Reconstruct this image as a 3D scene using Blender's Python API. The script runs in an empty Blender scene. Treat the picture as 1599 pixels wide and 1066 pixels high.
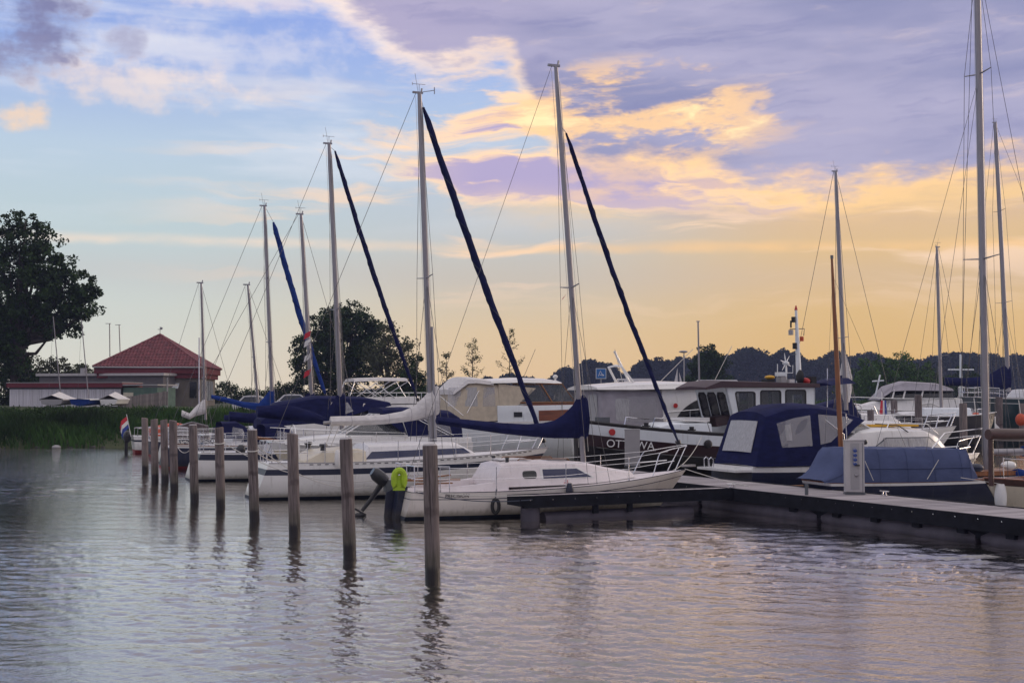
import bpy, bmesh, math, random
import numpy as np
from mathutils import Vector, Matrix
from mathutils.geometry import tessellate_polygon
R = math.radians
S = bpy.context.scene
C = S.collection
rnd = random.Random(7)

# ------------------------------------------------------------------ camera
CAM_H = 3.0
FPX = 2000.0            # focal length in photograph pixels
PITCH = math.atan(87 / FPX)
cd = bpy.data.cameras.new('camera')
cam = bpy.data.objects.new('camera', cd)
C.objects.link(cam)
cam.location = (0, 0, CAM_H)
cam.rotation_euler = (math.pi / 2 + PITCH, 0, 0)
cd.sensor_width = 36
cd.lens = 36 * FPX / 1599
cd.clip_start = 0.1
cd.clip_end = 9000
S.camera = cam

# ------------------------------------------------------------------ world
def lin(c):
    return tuple(((x / 255) / 12.92 if x / 255 <= .04045 else ((x / 255 + .055) / 1.055) ** 2.4) for x in c)

class X:
    """tiny expression wrapper round shader math nodes"""
    nt = None
    def __init__(s, k): s.k = k
    @staticmethod
    def m(op, *a, clamp=False):
        n = X.nt.nodes.new('ShaderNodeMath'); n.operation = op; n.use_clamp = clamp
        for i, v in enumerate(a):
            if isinstance(v, X): X.nt.links.new(v.k, n.inputs[i])
            else: n.inputs[i].default_value = v
        return X(n.outputs[0])
    def __add__(s, o): return X.m('ADD', s, o)
    __radd__ = __add__
    def __sub__(s, o): return X.m('SUBTRACT', s, o)
    def __rsub__(s, o): return X.m('SUBTRACT', o, s)
    def __mul__(s, o): return X.m('MULTIPLY', s, o)
    __rmul__ = __mul__
    def __truediv__(s, o): return X.m('DIVIDE', s, o)

def sstep(v, a, b):
    n = X.nt.nodes.new('ShaderNodeMapRange'); n.interpolation_type = 'SMOOTHSTEP'
    X.nt.links.new(v.k, n.inputs[0])
    fl = a > b
    n.inputs[1].default_value = min(a, b); n.inputs[2].default_value = max(a, b)
    n.inputs[3].default_value = 1 if fl else 0; n.inputs[4].default_value = 0 if fl else 1
    return X(n.outputs[0])

def vec(x, y, z):
    n = X.nt.nodes.new('ShaderNodeCombineXYZ')
    for i, v in enumerate((x, y, z)):
        if isinstance(v, X): X.nt.links.new(v.k, n.inputs[i])
        else: n.inputs[i].default_value = v
    return X(n.outputs[0])

def noise(v, scale=1, detail=5, rough=.55, dist=0):
    n = X.nt.nodes.new('ShaderNodeTexNoise')
    X.nt.links.new(v.k, n.inputs['Vector'])
    n.inputs['Scale'].default_value = scale; n.inputs['Detail'].default_value = detail
    n.inputs['Roughness'].default_value = rough; n.inputs['Distortion'].default_value = dist
    return X(n.outputs[0])

def mix(f, a, b):
    n = X.nt.nodes.new('ShaderNodeMix'); n.data_type = 'RGBA'; n.clamp_factor = True
    for i, v in ((0, f), (6, a), (7, b)):
        if isinstance(v, X): X.nt.links.new(v.k, n.inputs[i])
        elif i == 0: n.inputs[0].default_value = v
        else: n.inputs[i].default_value = (*v, 1)
    return X(n.outputs[2])

def ramp(v, stops):
    n = X.nt.nodes.new('ShaderNodeValToRGB')
    X.nt.links.new(v.k, n.inputs[0])
    cr = n.color_ramp
    while len(cr.elements) < len(stops): cr.elements.new(.5)
    for e, (p, c) in zip(cr.elements, stops):
        e.position = p; e.color = (*lin(c), 1)
    return X(n.outputs[0])

SUN_AZ, SUN_EL = 66, 14           # degrees right of the view direction, above the horizon
w = bpy.data.worlds.new('World'); S.world = w; w.use_nodes = True
nt = w.node_tree; nt.nodes.clear(); X.nt = nt
geo = nt.nodes.new('ShaderNodeTexCoord')
sep = nt.nodes.new('ShaderNodeSeparateXYZ'); nt.links.new(geo.outputs['Generated'], sep.inputs[0])
dx, dy, dz = (X(sep.outputs[i]) for i in range(3))
a = X.m('ARCTAN2', dx, dy)                  # azimuth, 0 = ahead, + right
e = X.m('ARCSINE', dz)                      # elevation
fold = X.m('ABSOLUTE', a)
# slow warp that gives every cloud edge an irregular line
w1 = noise(vec(a * 6, e * 14, 3.1), 1, 4, .55) - .5
w2 = noise(vec(a * 22, e * 60, 8.4), 1, 4, .6) - .5
pn = (noise(vec(a * 30, e * 34, 20.0), 1, 5, .6) - .5) * 3.2
ew = e + w1 * .03 + w2 * .012
# clear air: left, centre and right columns blended by azimuth
EN = 1.6
left = ramp(e * EN, [(0, (206, 200, 184)), (.10, (194, 198, 188)), (.21, (178, 194, 196)), (.30, (172, 190, 206)), (.40, (140, 162, 208)), (.52, (118, 142, 204)), (1, (96, 118, 188))])
mid = ramp(e * EN, [(0, (212, 178, 134)), (.08, (208, 182, 142)), (.15, (190, 182, 164)), (.22, (180, 186, 190)), (.34, (166, 184, 208)), (.48, (128, 150, 214)), (1, (100, 118, 188))])
right = ramp(e * EN, [(0, (206, 164, 98)), (.1, (208, 172, 112)), (.18, (212, 178, 124)), (.26, (206, 174, 144)), (.36, (160, 150, 190)), (.5, (128, 130, 190)), (1, (100, 110, 176))])
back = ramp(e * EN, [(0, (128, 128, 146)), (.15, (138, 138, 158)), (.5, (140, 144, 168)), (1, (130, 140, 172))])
clear = mix(sstep(a, -.30, .02), left, mid)
clear = mix(sstep(a, .0, .26), clear, right)
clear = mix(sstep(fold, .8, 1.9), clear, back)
# soft high haze streaks in the clear part
st = noise(vec(a * 5 + w1 * 1.2, e * 34, 5.2), 1, 5, .55)
col = mix(sstep(st, .46, .70) * sstep(e, .10, .2) * sstep(a, .1, -.05) * .55, clear, lin((214, 216, 222)))
# pinkish streaks lower left and centre
st2 = noise(vec(a * 4.5, e * 46 + w1 * 2.2, 9.7), 1, 5, .58)
m2 = sstep(st2, .50, .64) * sstep(ew, .05, .12) * sstep(ew, .26, .18) * sstep(a, -.34, -.05)
col = mix(m2 * .9, col, lin((240, 206, 172)))
# thin wavy band that crosses the whole view
bl = e - .116 + a * .012 + w1 * .016 + w2 * .006
wav = sstep(X.m('ABSOLUTE', bl), .0065, .0) * (.55 + w2 * 1.5)
col = mix(sstep(bl, .0, -.025) * sstep(bl, -.05, -.02) * .22, col, lin((184, 170, 168)))
col = mix(wav * .75, col, mix(sstep(a, -.2, .1), lin((236, 212, 186)), lin((246, 196, 128))))
# broad golden stratus under the deck on the right
gs = noise(vec(a * 5, e * 50 + w1 * 3, 2.7), 1, 6, .6)
m3 = sstep(gs, .40, .62) * sstep(ew, .125, .15) * sstep(ew, .20, .17) * sstep(a, -.06, .06)
col = mix(m3 * .7, col, lin((240, 198, 132)))
col = mix(sstep(gs, .52, .40) * sstep(ew, .125, .15) * sstep(a, .0, .1) * .5, col, lin((178, 158, 160)))
# streaky mauve cloud in the centre with lit edges
cc = noise(vec(a * 7 + w1 * 1.6, e * 30 + w1 * 1.5, 6.6), 1, 7, .6)
cm = sstep(ew, .12, .17) * sstep(ew, .27, .235) * sstep(a, -.17, -.02) * sstep(a, .42, .2)
dens = cc + cm * .22 - .20
col = mix(sstep(dens, .38, .48) * cm, col, lin((246, 208, 168)))
col = mix(sstep(dens, .47, .56) * cm, col, lin((168, 156, 190)))
# main mauve deck, upper right
eb = .168 + sstep(a, .05, -.01) * .088 + sstep(a, -.06, -.24) * .11
dk = (ew - eb) * 9 + (noise(vec(a * 6, e * 22, 12.1), 1, 6, .58) - .5) * .9 - w2 * .6
deckc = mix(sstep(noise(vec(a * 4, e * 18, 7.7), 1, 4, .55), .36, .64), lin((132, 134, 168)), lin((164, 160, 186)))
deckc = mix(sstep(a, .1, -.12) * .55, deckc, lin((160, 150, 180)))
deckc = mix(sstep(fold, .6, 1.6), deckc, lin((138, 138, 160)))
edge = mix(sstep(a, -.12, .1), lin((246, 222, 202)), lin((250, 204, 140)))
col = mix(sstep(dk, -.16, .03) * (.62 + w2), col, edge)
col = mix(sstep(dk, -.02, .20), col, deckc)
ds = noise(vec(a * 7 + w1 * 2, e * 60 + w2 - a * 5, 33.0), 1, 4, .6)
col = mix(sstep(ds, .54, .70) * sstep(dk, .1, .5) * .38, col, lin((196, 180, 186)))
col = mix(sstep(ds, .48, .34) * sstep(dk, .1, .5) * .30, col, lin((104, 108, 156)))
# glowing gaps in the deck
gl = noise(vec(a * 9 + w1 * 2.0, e * 36 + w2 * .5 - a * 3, 15.3), 1, 6, .6)
gx = (a - .095) / .16; gy = (e - .218) / .05
gm = sstep(gx * gx + gy * gy, 1.0, .15)
col = mix(sstep(gl + gm * .14 + w2 * .5, .58, .72) * gm * .85, col, lin((246, 200, 142)))
col = mix(sstep(gl + gm * .13, .68, .80) * gm, col, lin((255, 228, 172)))
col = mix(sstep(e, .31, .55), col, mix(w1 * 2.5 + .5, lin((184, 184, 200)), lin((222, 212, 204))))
# dark torn clouds, upper left
def puff(col, ca, ce, ra, re, c, k=1.0, seed=0.):
    px = (a - ca) / ra; py = (e - ce) / re
    d = 1.0 - (px * px + py * py) * .8 + pn * 1.25 + w2 * 2.0
    return mix(sstep(d, -.1, 1.3) * k, col, lin(c))
col = puff(col, -.245, .262, .13, .026, (220, 214, 216), .42, 1)
col = puff(col, -.30, .232, .09, .018, (240, 214, 192), .5, 2)
col = puff(col, -.345, .30, .028, .03, (220, 206, 200), .5, 3)
col = puff(col, -.362, .277, .040, .038, (112, 114, 152), .95, 4)
col = puff(col, -.385, .245, .045, .02, (128, 128, 160), .8, 5)
col = puff(col, -.297, .262, .016, .014, (150, 150, 178), .75, 6)
col = puff(col, -.372, .204, .03, .010, (238, 202, 162), .75, 7)
col = puff(col, -.205, .30, .06, .012, (236, 214, 204), .45, 8)
# physical sky adds its own low-sun glow
sky = nt.nodes.new('ShaderNodeTexSky'); sky.sky_type = 'NISHITA'; sky.sun_disc = False
sky.sun_elevation = R(SUN_EL); sky.sun_rotation = R(SUN_AZ)
b1 = nt.nodes.new('ShaderNodeBackground'); nt.links.new(sky.outputs[0], b1.inputs[0]); b1.inputs[1].default_value = .002
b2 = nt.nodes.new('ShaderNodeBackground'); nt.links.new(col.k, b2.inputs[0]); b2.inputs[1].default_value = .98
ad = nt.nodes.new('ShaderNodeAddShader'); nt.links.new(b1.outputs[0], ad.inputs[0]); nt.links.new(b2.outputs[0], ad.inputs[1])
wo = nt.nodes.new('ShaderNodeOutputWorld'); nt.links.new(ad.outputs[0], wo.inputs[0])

# ------------------------------------------------------------------ sun, low behind thin cloud
sl = bpy.data.lights.new('sun', 'SUN'); sl.energy = .7; sl.angle = R(20); sl.color = (1, .80, .62)
so = bpy.data.objects.new('sun', sl); C.objects.link(so)
sv = Vector((math.sin(R(SUN_AZ)) * math.cos(R(SUN_EL)), math.cos(R(SUN_AZ)) * math.cos(R(SUN_EL)), math.sin(R(SUN_EL))))
so.rotation_euler = sv.to_track_quat('Z', 'Y').to_euler()
so.location = (60, 120, 40)
vs = S.view_settings
vs.view_transform = 'Standard'; vs.look = 'None'; vs.exposure = .42; vs.gamma = 1; vs.use_curve_mapping = False

# ================================================================== helpers
def clamp(x, a=0., b=1.): return max(a, min(b, x))
def lerp(a, b, t): return a + (b - a) * t
def interp(x, pts):
    """piecewise linear through (x, y, ...) rows"""
    if x <= pts[0][0]: return pts[0][1]
    for (x0, y0), (x1, y1) in zip(pts, pts[1:]):
        if x <= x1: return lerp(y0, y1, (x - x0) / (x1 - x0 + 1e-9))
    return pts[-1][1]

CP, SP = math.cos(PITCH), math.sin(PITCH)
def ray(px, py):
    u, v = (px - 799.5) / FPX, (533 - py) / FPX
    return Vector((u, CP - v * SP, SP + v * CP))
def ground(px, py, z=0.0):
    """point of the level plane z that the photograph shows at px, py"""
    d = ray(px, py); t = (z - CAM_H) / d.z
    return Vector((d.x * t, d.y * t, z))
def at(px, py, dist):
    """point at forward distance dist"""
    d = ray(px, py); t = dist / d.y
    return Vector((d.x * t, dist, CAM_H + d.z * t))

class Frame:
    """a boat's own axes: x towards the bow, y to port, z up, origin on the waterline under the stern"""
    def __init__(s, x, y, deg):
        s.o = Vector((x, y, 0)); s.h = R(deg)
        s.ux = Vector((math.cos(s.h), math.sin(s.h), 0)); s.uy = Vector((-math.sin(s.h), math.cos(s.h), 0))
    def F(s, px, py, yl=0.):
        d = ray(px, py); p0 = Vector((0, 0, CAM_H)) - s.o
        t = (yl - p0.dot(s.uy)) / d.dot(s.uy)
        p = p0 + d * t
        return Vector((p.dot(s.ux), yl, p.z))

# ---- materials
M = {}
def mat(name, col, rough=.6, metal=0., var=.0, vscale=3., bump=0., bscale=40., coat=0., alpha=1., trans=0., stretch=(1, 1, 1), emit=None, spec=.5, dirt=None, orand=0.):
    m = bpy.data.materials.new(name); m.use_nodes = True
    n = m.node_tree.nodes; l = m.node_tree.links; b = n['Principled BSDF']
    b.inputs['Base Color'].default_value = (*col, 1); b.inputs['Roughness'].default_value = rough
    b.inputs['Metallic'].default_value = metal; b.inputs['Coat Weight'].default_value = coat
    b.inputs['Coat Roughness'].default_value = .1
    b.inputs['Alpha'].default_value = alpha; b.inputs['Transmission Weight'].default_value = trans
    b.inputs['Specular IOR Level'].default_value = spec
    tc = n.new('ShaderNodeTexCoord'); mp = n.new('ShaderNodeMapping'); mp.inputs['Scale'].default_value = stretch
    l.new(tc.outputs['Object'], mp.inputs[0])
    if var > 0:
        no = n.new('ShaderNodeTexNoise'); no.inputs['Scale'].default_value = vscale; no.inputs['Detail'].default_value = 5
        l.new(mp.outputs[0], no.inputs['Vector'])
        cr = n.new('ShaderNodeValToRGB')
        cr.color_ramp.elements[0].position = .3; cr.color_ramp.elements[1].position = .7
        cr.color_ramp.elements[0].color = (*[c * (1 - var) for c in col], 1)
        c2 = dirt if dirt else [min(1, c * (1 + var)) for c in col]
        cr.color_ramp.elements[1].color = (*c2, 1)
        l.new(no.outputs[0], cr.inputs[0]); l.new(cr.outputs[0], b.inputs['Base Color'])
    if bump > 0:
        no = n.new('ShaderNodeTexNoise'); no.inputs['Scale'].default_value = bscale; no.inputs['Detail'].default_value = 4
        l.new(mp.outputs[0], no.inputs['Vector'])
        bp = n.new('ShaderNodeBump'); bp.inputs['Strength'].default_value = 1; bp.inputs['Distance'].default_value = bump
        l.new(no.outputs[0], bp.inputs['Height']); l.new(bp.outputs[0], b.inputs['Normal'])
    if emit: b.inputs['Emission Color'].default_value = (*emit, 1); b.inputs['Emission Strength'].default_value = 1
    if orand > 0:
        src = b.inputs['Base Color'].links[0].from_socket if b.inputs['Base Color'].links else None
        oi = n.new('ShaderNodeObjectInfo'); mr = n.new('ShaderNodeMapRange'); mr.inputs[3].default_value = 1 - orand; mr.inputs[4].default_value = 1 + orand
        l.new(oi.outputs['Random'], mr.inputs[0]); hs = n.new('ShaderNodeHueSaturation'); l.new(mr.outputs[0], hs.inputs['Value'])
        if src: l.new(src, hs.inputs['Color'])
        else: hs.inputs['Color'].default_value = (*col, 1)
        l.new(hs.outputs[0], b.inputs['Base Color'])
    M[name] = m
    return m

mat('gelcoat', (.74, .73, .72), .28, coat=.4, var=.06, vscale=1.5)
mat('gelcoat_warm', (.66, .61, .57), .3, coat=.3, var=.07, vscale=1.4)
mat('deck_white', (.72, .71, .72), .5, var=.06, vscale=5, bump=.002, bscale=60)
mat('deck_pink', (.74, .68, .69), .5, var=.06, vscale=4)
mat('cream', (.60, .54, .43), .45, var=.06, vscale=3)
mat('navy_gel', (.008, .013, .04), .3, coat=.15, var=.15, vscale=2)
mat('navy_stripe', (.010, .016, .042), .35)
mat('black_gel', (.008, .007, .009), .35, coat=.15, var=.2, vscale=2)
mat('maroon_gel', (.024, .006, .009), .35, coat=.2, var=.15, vscale=2)
mat('maroon_roof', (.04, .016, .024), .6, var=.15, vscale=2)
mat('green_gel', (.012, .035, .042), .3, coat=.3, var=.15)
mat('greyblue_gel', (.16, .18, .27), .4, var=.15, vscale=1.5)
mat('antifoul', (.012, .02, .04), .7, var=.3, vscale=4)
mat('antifoul_red', (.22, .03, .03), .7, var=.2, vscale=4)
mat('white_paint', (.70, .74, .78), .4, var=.05, vscale=2, coat=.2)
mat('navy_canvas', (.010, .013, .062), .85, var=.25, vscale=3, bump=.012, bscale=7, stretch=(1, 1, 2.5), spec=.15)
mat('royal_canvas', (.012, .038, .19), .85, var=.2, vscale=3, bump=.012, bscale=7, stretch=(1, 1, 2.5), spec=.15)
mat('slate_canvas', (.075, .095, .19), .85, var=.12, vscale=2, bump=.015, bscale=3, stretch=(1, 1, 1.6), spec=.15)
mat('white_canvas', (.62, .60, .60), .85, var=.12, vscale=5, bump=.015, bscale=8, stretch=(1, 1, 2))
mat('cream_canvas', (.52, .45, .35), .85, var=.12, vscale=4, bump=.012, bscale=5)
mat('grey_canvas', (.33, .31, .35), .85, var=.12, vscale=3, bump=.01, bscale=5)
mat('clear_vinyl', (.55, .55, .58), .12, alpha=.38, bump=.02, bscale=6, stretch=(3, 3, .6))
mat('milky_vinyl', (.52, .52, .54), .3, alpha=.72, var=.2, vscale=9, bump=.02, bscale=7, stretch=(3, 3, .4))
mat('tinted_glass', (.015, .016, .02), .06, alpha=.82, coat=.3)
mat('clear_glass', (.10, .11, .12), .04, alpha=.35)
mat('navy_glass', (.012, .018, .07), .1, coat=.4)
mat('alu', (.30, .29, .31), .38, metal=.75, var=.08, vscale=6, stretch=(4, 4, .5))
mat('alu_dark', (.30, .30, .33), .42, metal=.6, var=.1, vscale=6, stretch=(4, 4, .5))
mat('steel', (.75, .75, .77), .16, metal=1.)
mat('wire', (.10, .10, .11), .5, metal=.6)
mat('rope', (.55, .53, .50), .9)
mat('rope_dark', (.06, .07, .10), .9)
mat('rubber', (.012, .012, .014), .6)
mat('black_plastic', (.014, .015, .02), .3, coat=.3)
mat('teak', (.24, .105, .04), .55, var=.3, vscale=4, stretch=(.4, 5, 5), bump=.002)
mat('mahogany', (.20, .062, .03), .35, coat=.4, var=.3, vscale=3, stretch=(.5, 4, 4))
mat('dark_wood', (.05, .019, .015), .4, coat=.3, var=.3, vscale=3, stretch=(.5, 4, 4))
mat('oregon', (.23, .085, .03), .45, coat=.2, var=.3, vscale=4, stretch=(4, 4, .4))
mat('lime', (.34, .50, .02), .6, var=.15, vscale=8)
mat('orange', (.50, .07, .02), .5, var=.1)
mat('red', (.45, .025, .025), .55, var=.1)
mat('yellow', (.60, .33, .02), .6)
mat('flag_red', (.50, .03, .05), .8)
mat('flag_white', (.7, .7, .7), .8)
mat('flag_blue', (.03, .06, .30), .8)
mat('print_black', (.02, .02, .03), .6)
mat('print_white', (.75, .75, .75), .6)
mat('print_blue', (.05, .10, .36), .6)
mat('print_pink', (.60, .10, .28), .6)
mat('sign_blue', (.02, .14, .42), .5)
mat('grey_metal', (.34, .33, .34), .5, metal=.2, var=.06, vscale=3)
mat('dark_metal', (.11, .12, .135), .5, metal=.2, var=.1, vscale=3)
mat('pedestal_grey', (.44, .42, .43), .5, var=.07, vscale=3)
mat('plank', (.33, .30, .32), .8, orand=.28, var=.16, vscale=2.5, stretch=(.5, 6, 6), bump=.004, bscale=20)
mat('fascia', (.010, .011, .017), .8, var=.3, vscale=4, spec=.15)
mat('float', (.07, .062, .085), .65, var=.3, vscale=2)
mat('bark', (.05, .042, .035), .9, var=.3, vscale=3, bump=.03, bscale=8)
mat('leaf', (.024, .050, .013), .75, var=.5, vscale=.6, spec=.2)
mat('leaf_light', (.05, .105, .02), .75, var=.5, vscale=.8, spec=.2)
mat('leaf_pale', (.075, .085, .045), .8, var=.4, vscale=.8, spec=.2)
mat('leaf_far', (.013, .022, .012), .85, var=.5, vscale=.08, spec=.1)
mat('grass', (.040, .085, .016), .85, var=.6, vscale=.5, spec=.2)
mat('reed', (.026, .062, .013), .85, var=.75, vscale=.16, spec=.2)
mat('earth', (.050, .062, .026), .95, var=.5, vscale=.3, bump=.05, bscale=2)
mat('asphalt', (.06, .06, .065), .9, var=.2, vscale=1)
mat('stone', (.05, .048, .045), .9, var=.3, vscale=3, bump=.02, bscale=9)
mat('roof_tile', (.175, .046, .056), .6, var=.4, vscale=2.2)
mat('red_fascia', (.13, .012, .022), .5, var=.1)
mat('render_wall', (.17, .15, .13), .85, var=.12, vscale=1.5, bump=.01, bscale=12)
mat('shed_white', (.66, .64, .70), .6, orand=.12, var=.12, vscale=1)
mat('shed_grey', (.13, .12, .13), .8, var=.1)
mat('shed_green', (.10, .16, .13), .8, var=.15)
mat('fence_wood', (.14, .13, .14), .85, orand=.25, var=.2, vscale=3)
mat('car_white', (.65, .65, .68), .25, coat=.6)
mat('car_red', (.32, .02, .04), .25, coat=.6)
mat('car_dark', (.03, .03, .045), .25, coat=.6)
mat('car_glass', (.04, .045, .055), .08, coat=.3)

def piling_material():
    m = bpy.data.materials.new('piling_wood'); m.use_nodes = True
    nt = m.node_tree; X.nt = nt; b = nt.nodes['Principled BSDF']
    tc = nt.nodes.new('ShaderNodeTexCoord'); g = nt.nodes.new('ShaderNodeNewGeometry')
    sp = nt.nodes.new('ShaderNodeSeparateXYZ'); nt.links.new(tc.outputs['Object'], sp.inputs[0])
    wp = nt.nodes.new('ShaderNodeSeparateXYZ'); nt.links.new(g.outputs['Position'], wp.inputs[0])
    x, y, z = (X(sp.outputs[i]) for i in range(3)); wx, wy, wz = (X(wp.outputs[i]) for i in range(3))
    gr = noise(vec(x * 26, y * 26, z * 1.6 + wx * .7), 1, 5, .6)
    bl = noise(vec(x * 4, y * 4, z * 1.5 + wx), 1, 4, .6)
    c = mix(sstep(gr, .32, .68), lin((76, 68, 68)), lin((128, 117, 117)))
    c = mix(sstep(bl, .5, .72) * .6, c, lin((84, 76, 78)))
    ring = sstep(X.m('ABSOLUTE', z - 1.16 + (bl - .5) * .3), .09, .02)
    c = mix(ring * .6, c, lin((50, 40, 42)))
    oi = nt.nodes.new('ShaderNodeObjectInfo'); rv = X(oi.outputs['Random'])
    c = mix(sstep(bl + rv * .3, .45, .8) * .55, c, mix(rv, lin((70, 66, 70)), lin((146, 132, 128))))
    crack = sstep(noise(vec(x * 55, y * 55, z * .7 + rv * 9), 1, 2, .5), .63, .70)
    c = mix(crack * .75, c, lin((34, 28, 30)))
    c = mix(sstep(wz + (bl - .5) * .3, .75, .35) * .5, c, lin((58, 62, 46)))
    wet = sstep(wz + (gr - .5) * .16, .36, .22)
    c = mix(wet, c, lin((26, 22, 26)))
    nt.links.new(c.k, b.inputs['Base Color'])
    rr = .9 - wet * .5; nt.links.new(rr.k, b.inputs['Roughness'])
    bp = nt.nodes.new('ShaderNodeBump'); bp.inputs['Distance'].default_value = .012
    hh = gr - crack * .9; nt.links.new(hh.k, bp.inputs['Height']); nt.links.new(bp.outputs[0], b.inputs['Normal'])
    M['piling_wood'] = m
piling_material()

def weathered(name, amt=1.):
    """waterline scum, run marks and scuffs on painted hulls"""
    m = M[name]; nt = m.node_tree; X.nt = nt; b = nt.nodes['Principled BSDF']
    g = nt.nodes.new('ShaderNodeNewGeometry'); sp = nt.nodes.new('ShaderNodeSeparateXYZ'); nt.links.new(g.outputs['Position'], sp.inputs[0])
    x, y, z = (X(sp.outputs[i]) for i in range(3))
    run = noise(vec(x * 9, y * 9, z * .8), 1, 4, .6); spot = noise(vec(x * 2.2, y * 2.2, z * 5), 1, 5, .65)
    l = b.inputs['Base Color'].links; c = X(l[0].from_socket)
    c = mix(sstep(run, .55, .72) * .28 * amt, c, lin((120, 110, 96)))
    c = mix(sstep(spot, .62, .74) * .22 * amt, c, lin((110, 104, 98)))
    c = mix(sstep(z + (run - .5) * .22, .26, .08) * .75 * amt, c, lin((92, 84, 58)))
    nt.links.new(c.k, b.inputs['Base Color'])
    rr = .26 + spot * .22; nt.links.new(rr.k, b.inputs['Roughness'])
for k_ in ('gelcoat', 'gelcoat_warm', 'cream', 'white_paint', 'navy_gel', 'black_gel', 'deck_white', 'deck_pink'): weathered(k_, .35 if k_ in ('navy_gel', 'black_gel') else .8)

# ---- mesh builder
class MB:
    def __init__(s): s.v = []; s.f = []; s.sm = []
    def add(s, vs, fs, smooth=False):
        k = len(s.v); s.v += [tuple(p) for p in vs]; s.f += [tuple(i + k for i in f) for f in fs]; s.sm += [smooth] * len(fs)
        return s
    def box(s, c, d, rz=0., ry=0.):
        hx, hy, hz = d[0] / 2, d[1] / 2, d[2] / 2
        m = Matrix.Rotation(rz, 3, 'Z') @ Matrix.Rotation(ry, 3, 'Y')
        vs = [m @ Vector((i * hx, j * hy, k * hz)) + Vector(c) for i in (-1, 1) for j in (-1, 1) for k in (-1, 1)]
        return s.add(vs, [(0, 1, 3, 2), (4, 6, 7, 5), (0, 4, 5, 1), (2, 3, 7, 6), (0, 2, 6, 4), (1, 5, 7, 3)])
    def tube(s, pts, r, n=6, cap=True, sy=1.):
        """tube through points; r a number or a list"""
        pts = [Vector(p) for p in pts]; m = len(pts)
        rs = r if isinstance(r, (list, tuple)) else [r] * m
        vs = []; fs = []
        up = None
        for i, p in enumerate(pts):
            d = (pts[min(i + 1, m - 1)] - pts[max(i - 1, 0)]).normalized()
            if up is None:
                up = Vector((0, 0, 1)) if abs(d.z) < .9 else Vector((1, 0, 0))
            a1 = d.cross(up).normalized(); a2 = a1.cross(d).normalized(); up = a2
            for k in range(n):
                t = 2 * math.pi * k / n
                vs.append(p + a1 * math.cos(t) * rs[i] * sy + a2 * math.sin(t) * rs[i])
        for i in range(m - 1):
            for k in range(n):
                k2 = (k + 1) % n
                fs.append((i * n + k, i * n + k2, (i + 1) * n + k2, (i + 1) * n + k))
        s.add(vs, fs, n > 4)
        if cap: s.add(vs[:n], [tuple(range(n))[::-1]]); s.add(vs[-n:], [tuple(range(n))])
        return s
    def loft(s, secs, closed=False, caps=False, smooth=True):
        n = len(secs[0]); vs = [p for q in secs for p in q]; fs = []
        for i in range(len(secs) - 1):
            for k in range(n if closed else n - 1):
                k2 = (k + 1) % n
                fs.append((i * n + k, i * n + k2, (i + 1) * n + k2, (i + 1) * n + k))
        s.add(vs, fs, smooth)
        if caps: s.add(secs[0], [tuple(range(n))[::-1]]); s.add(secs[-1], [tuple(range(n))])
        return s
    def prism(s, outer, off, holes=()):
        """flat polygon (3-D points, with holes) thickened by the vector off"""
        loops = [[Vector(p) for p in outer]] + [[Vector(p) for p in h] for h in holes]
        tri = tessellate_polygon(loops)
        allp = [p for lp in loops for p in lp]; n = len(allp); off = Vector(off)
        fs = [tuple(t) for t in tri] + [tuple(i + n for i in reversed(t)) for t in tri]
        k = 0
        for lp in loops:
            m = len(lp)
            for i in range(m):
                j = (i + 1) % m
                fs.append((k + i, k + j, k + j + n, k + i + n))
            k += m
        return s.add(allp + [p + off for p in allp], fs)
    def ball(s, c, r, nu=10, nv=7):
        if not isinstance(r, (tuple, list)): r = (r, r, r)
        vs = []; fs = []
        for i in range(nv + 1):
            p = math.pi * i / nv
            for k in range(nu):
                t = 2 * math.pi * k / nu
                vs.append((c[0] + r[0] * math.sin(p) * math.cos(t), c[1] + r[1] * math.sin(p) * math.sin(t), c[2] + r[2] * math.cos(p)))
        for i in range(nv):
            for k in range(nu):
                k2 = (k + 1) % nu
                fs.append((i * nu + k, (i + 1) * nu + k, (i + 1) * nu + k2, i * nu + k2))
        return s.add(vs, fs, True)
    def build(s, name, m, parent=None, loc=None):
        me = bpy.data.meshes.new(name)
        me.from_pydata(s.v, [], s.f)
        me.polygons.foreach_set('use_smooth', s.sm)
        b = bmesh.new(); b.from_mesh(me)
        bmesh.ops.remove_doubles(b, verts=b.verts, dist=1e-5)
        bmesh.ops.recalc_face_normals(b, faces=b.faces)
        b.to_mesh(me); b.free()
        me.set_sharp_from_angle(angle=R(38))
        me.materials.append(M[m] if isinstance(m, str) else m)
        o = bpy.data.objects.new(name, me); C.objects.link(o)
        if parent: o.parent = parent
        if loc: o.location = loc
        return o

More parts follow.
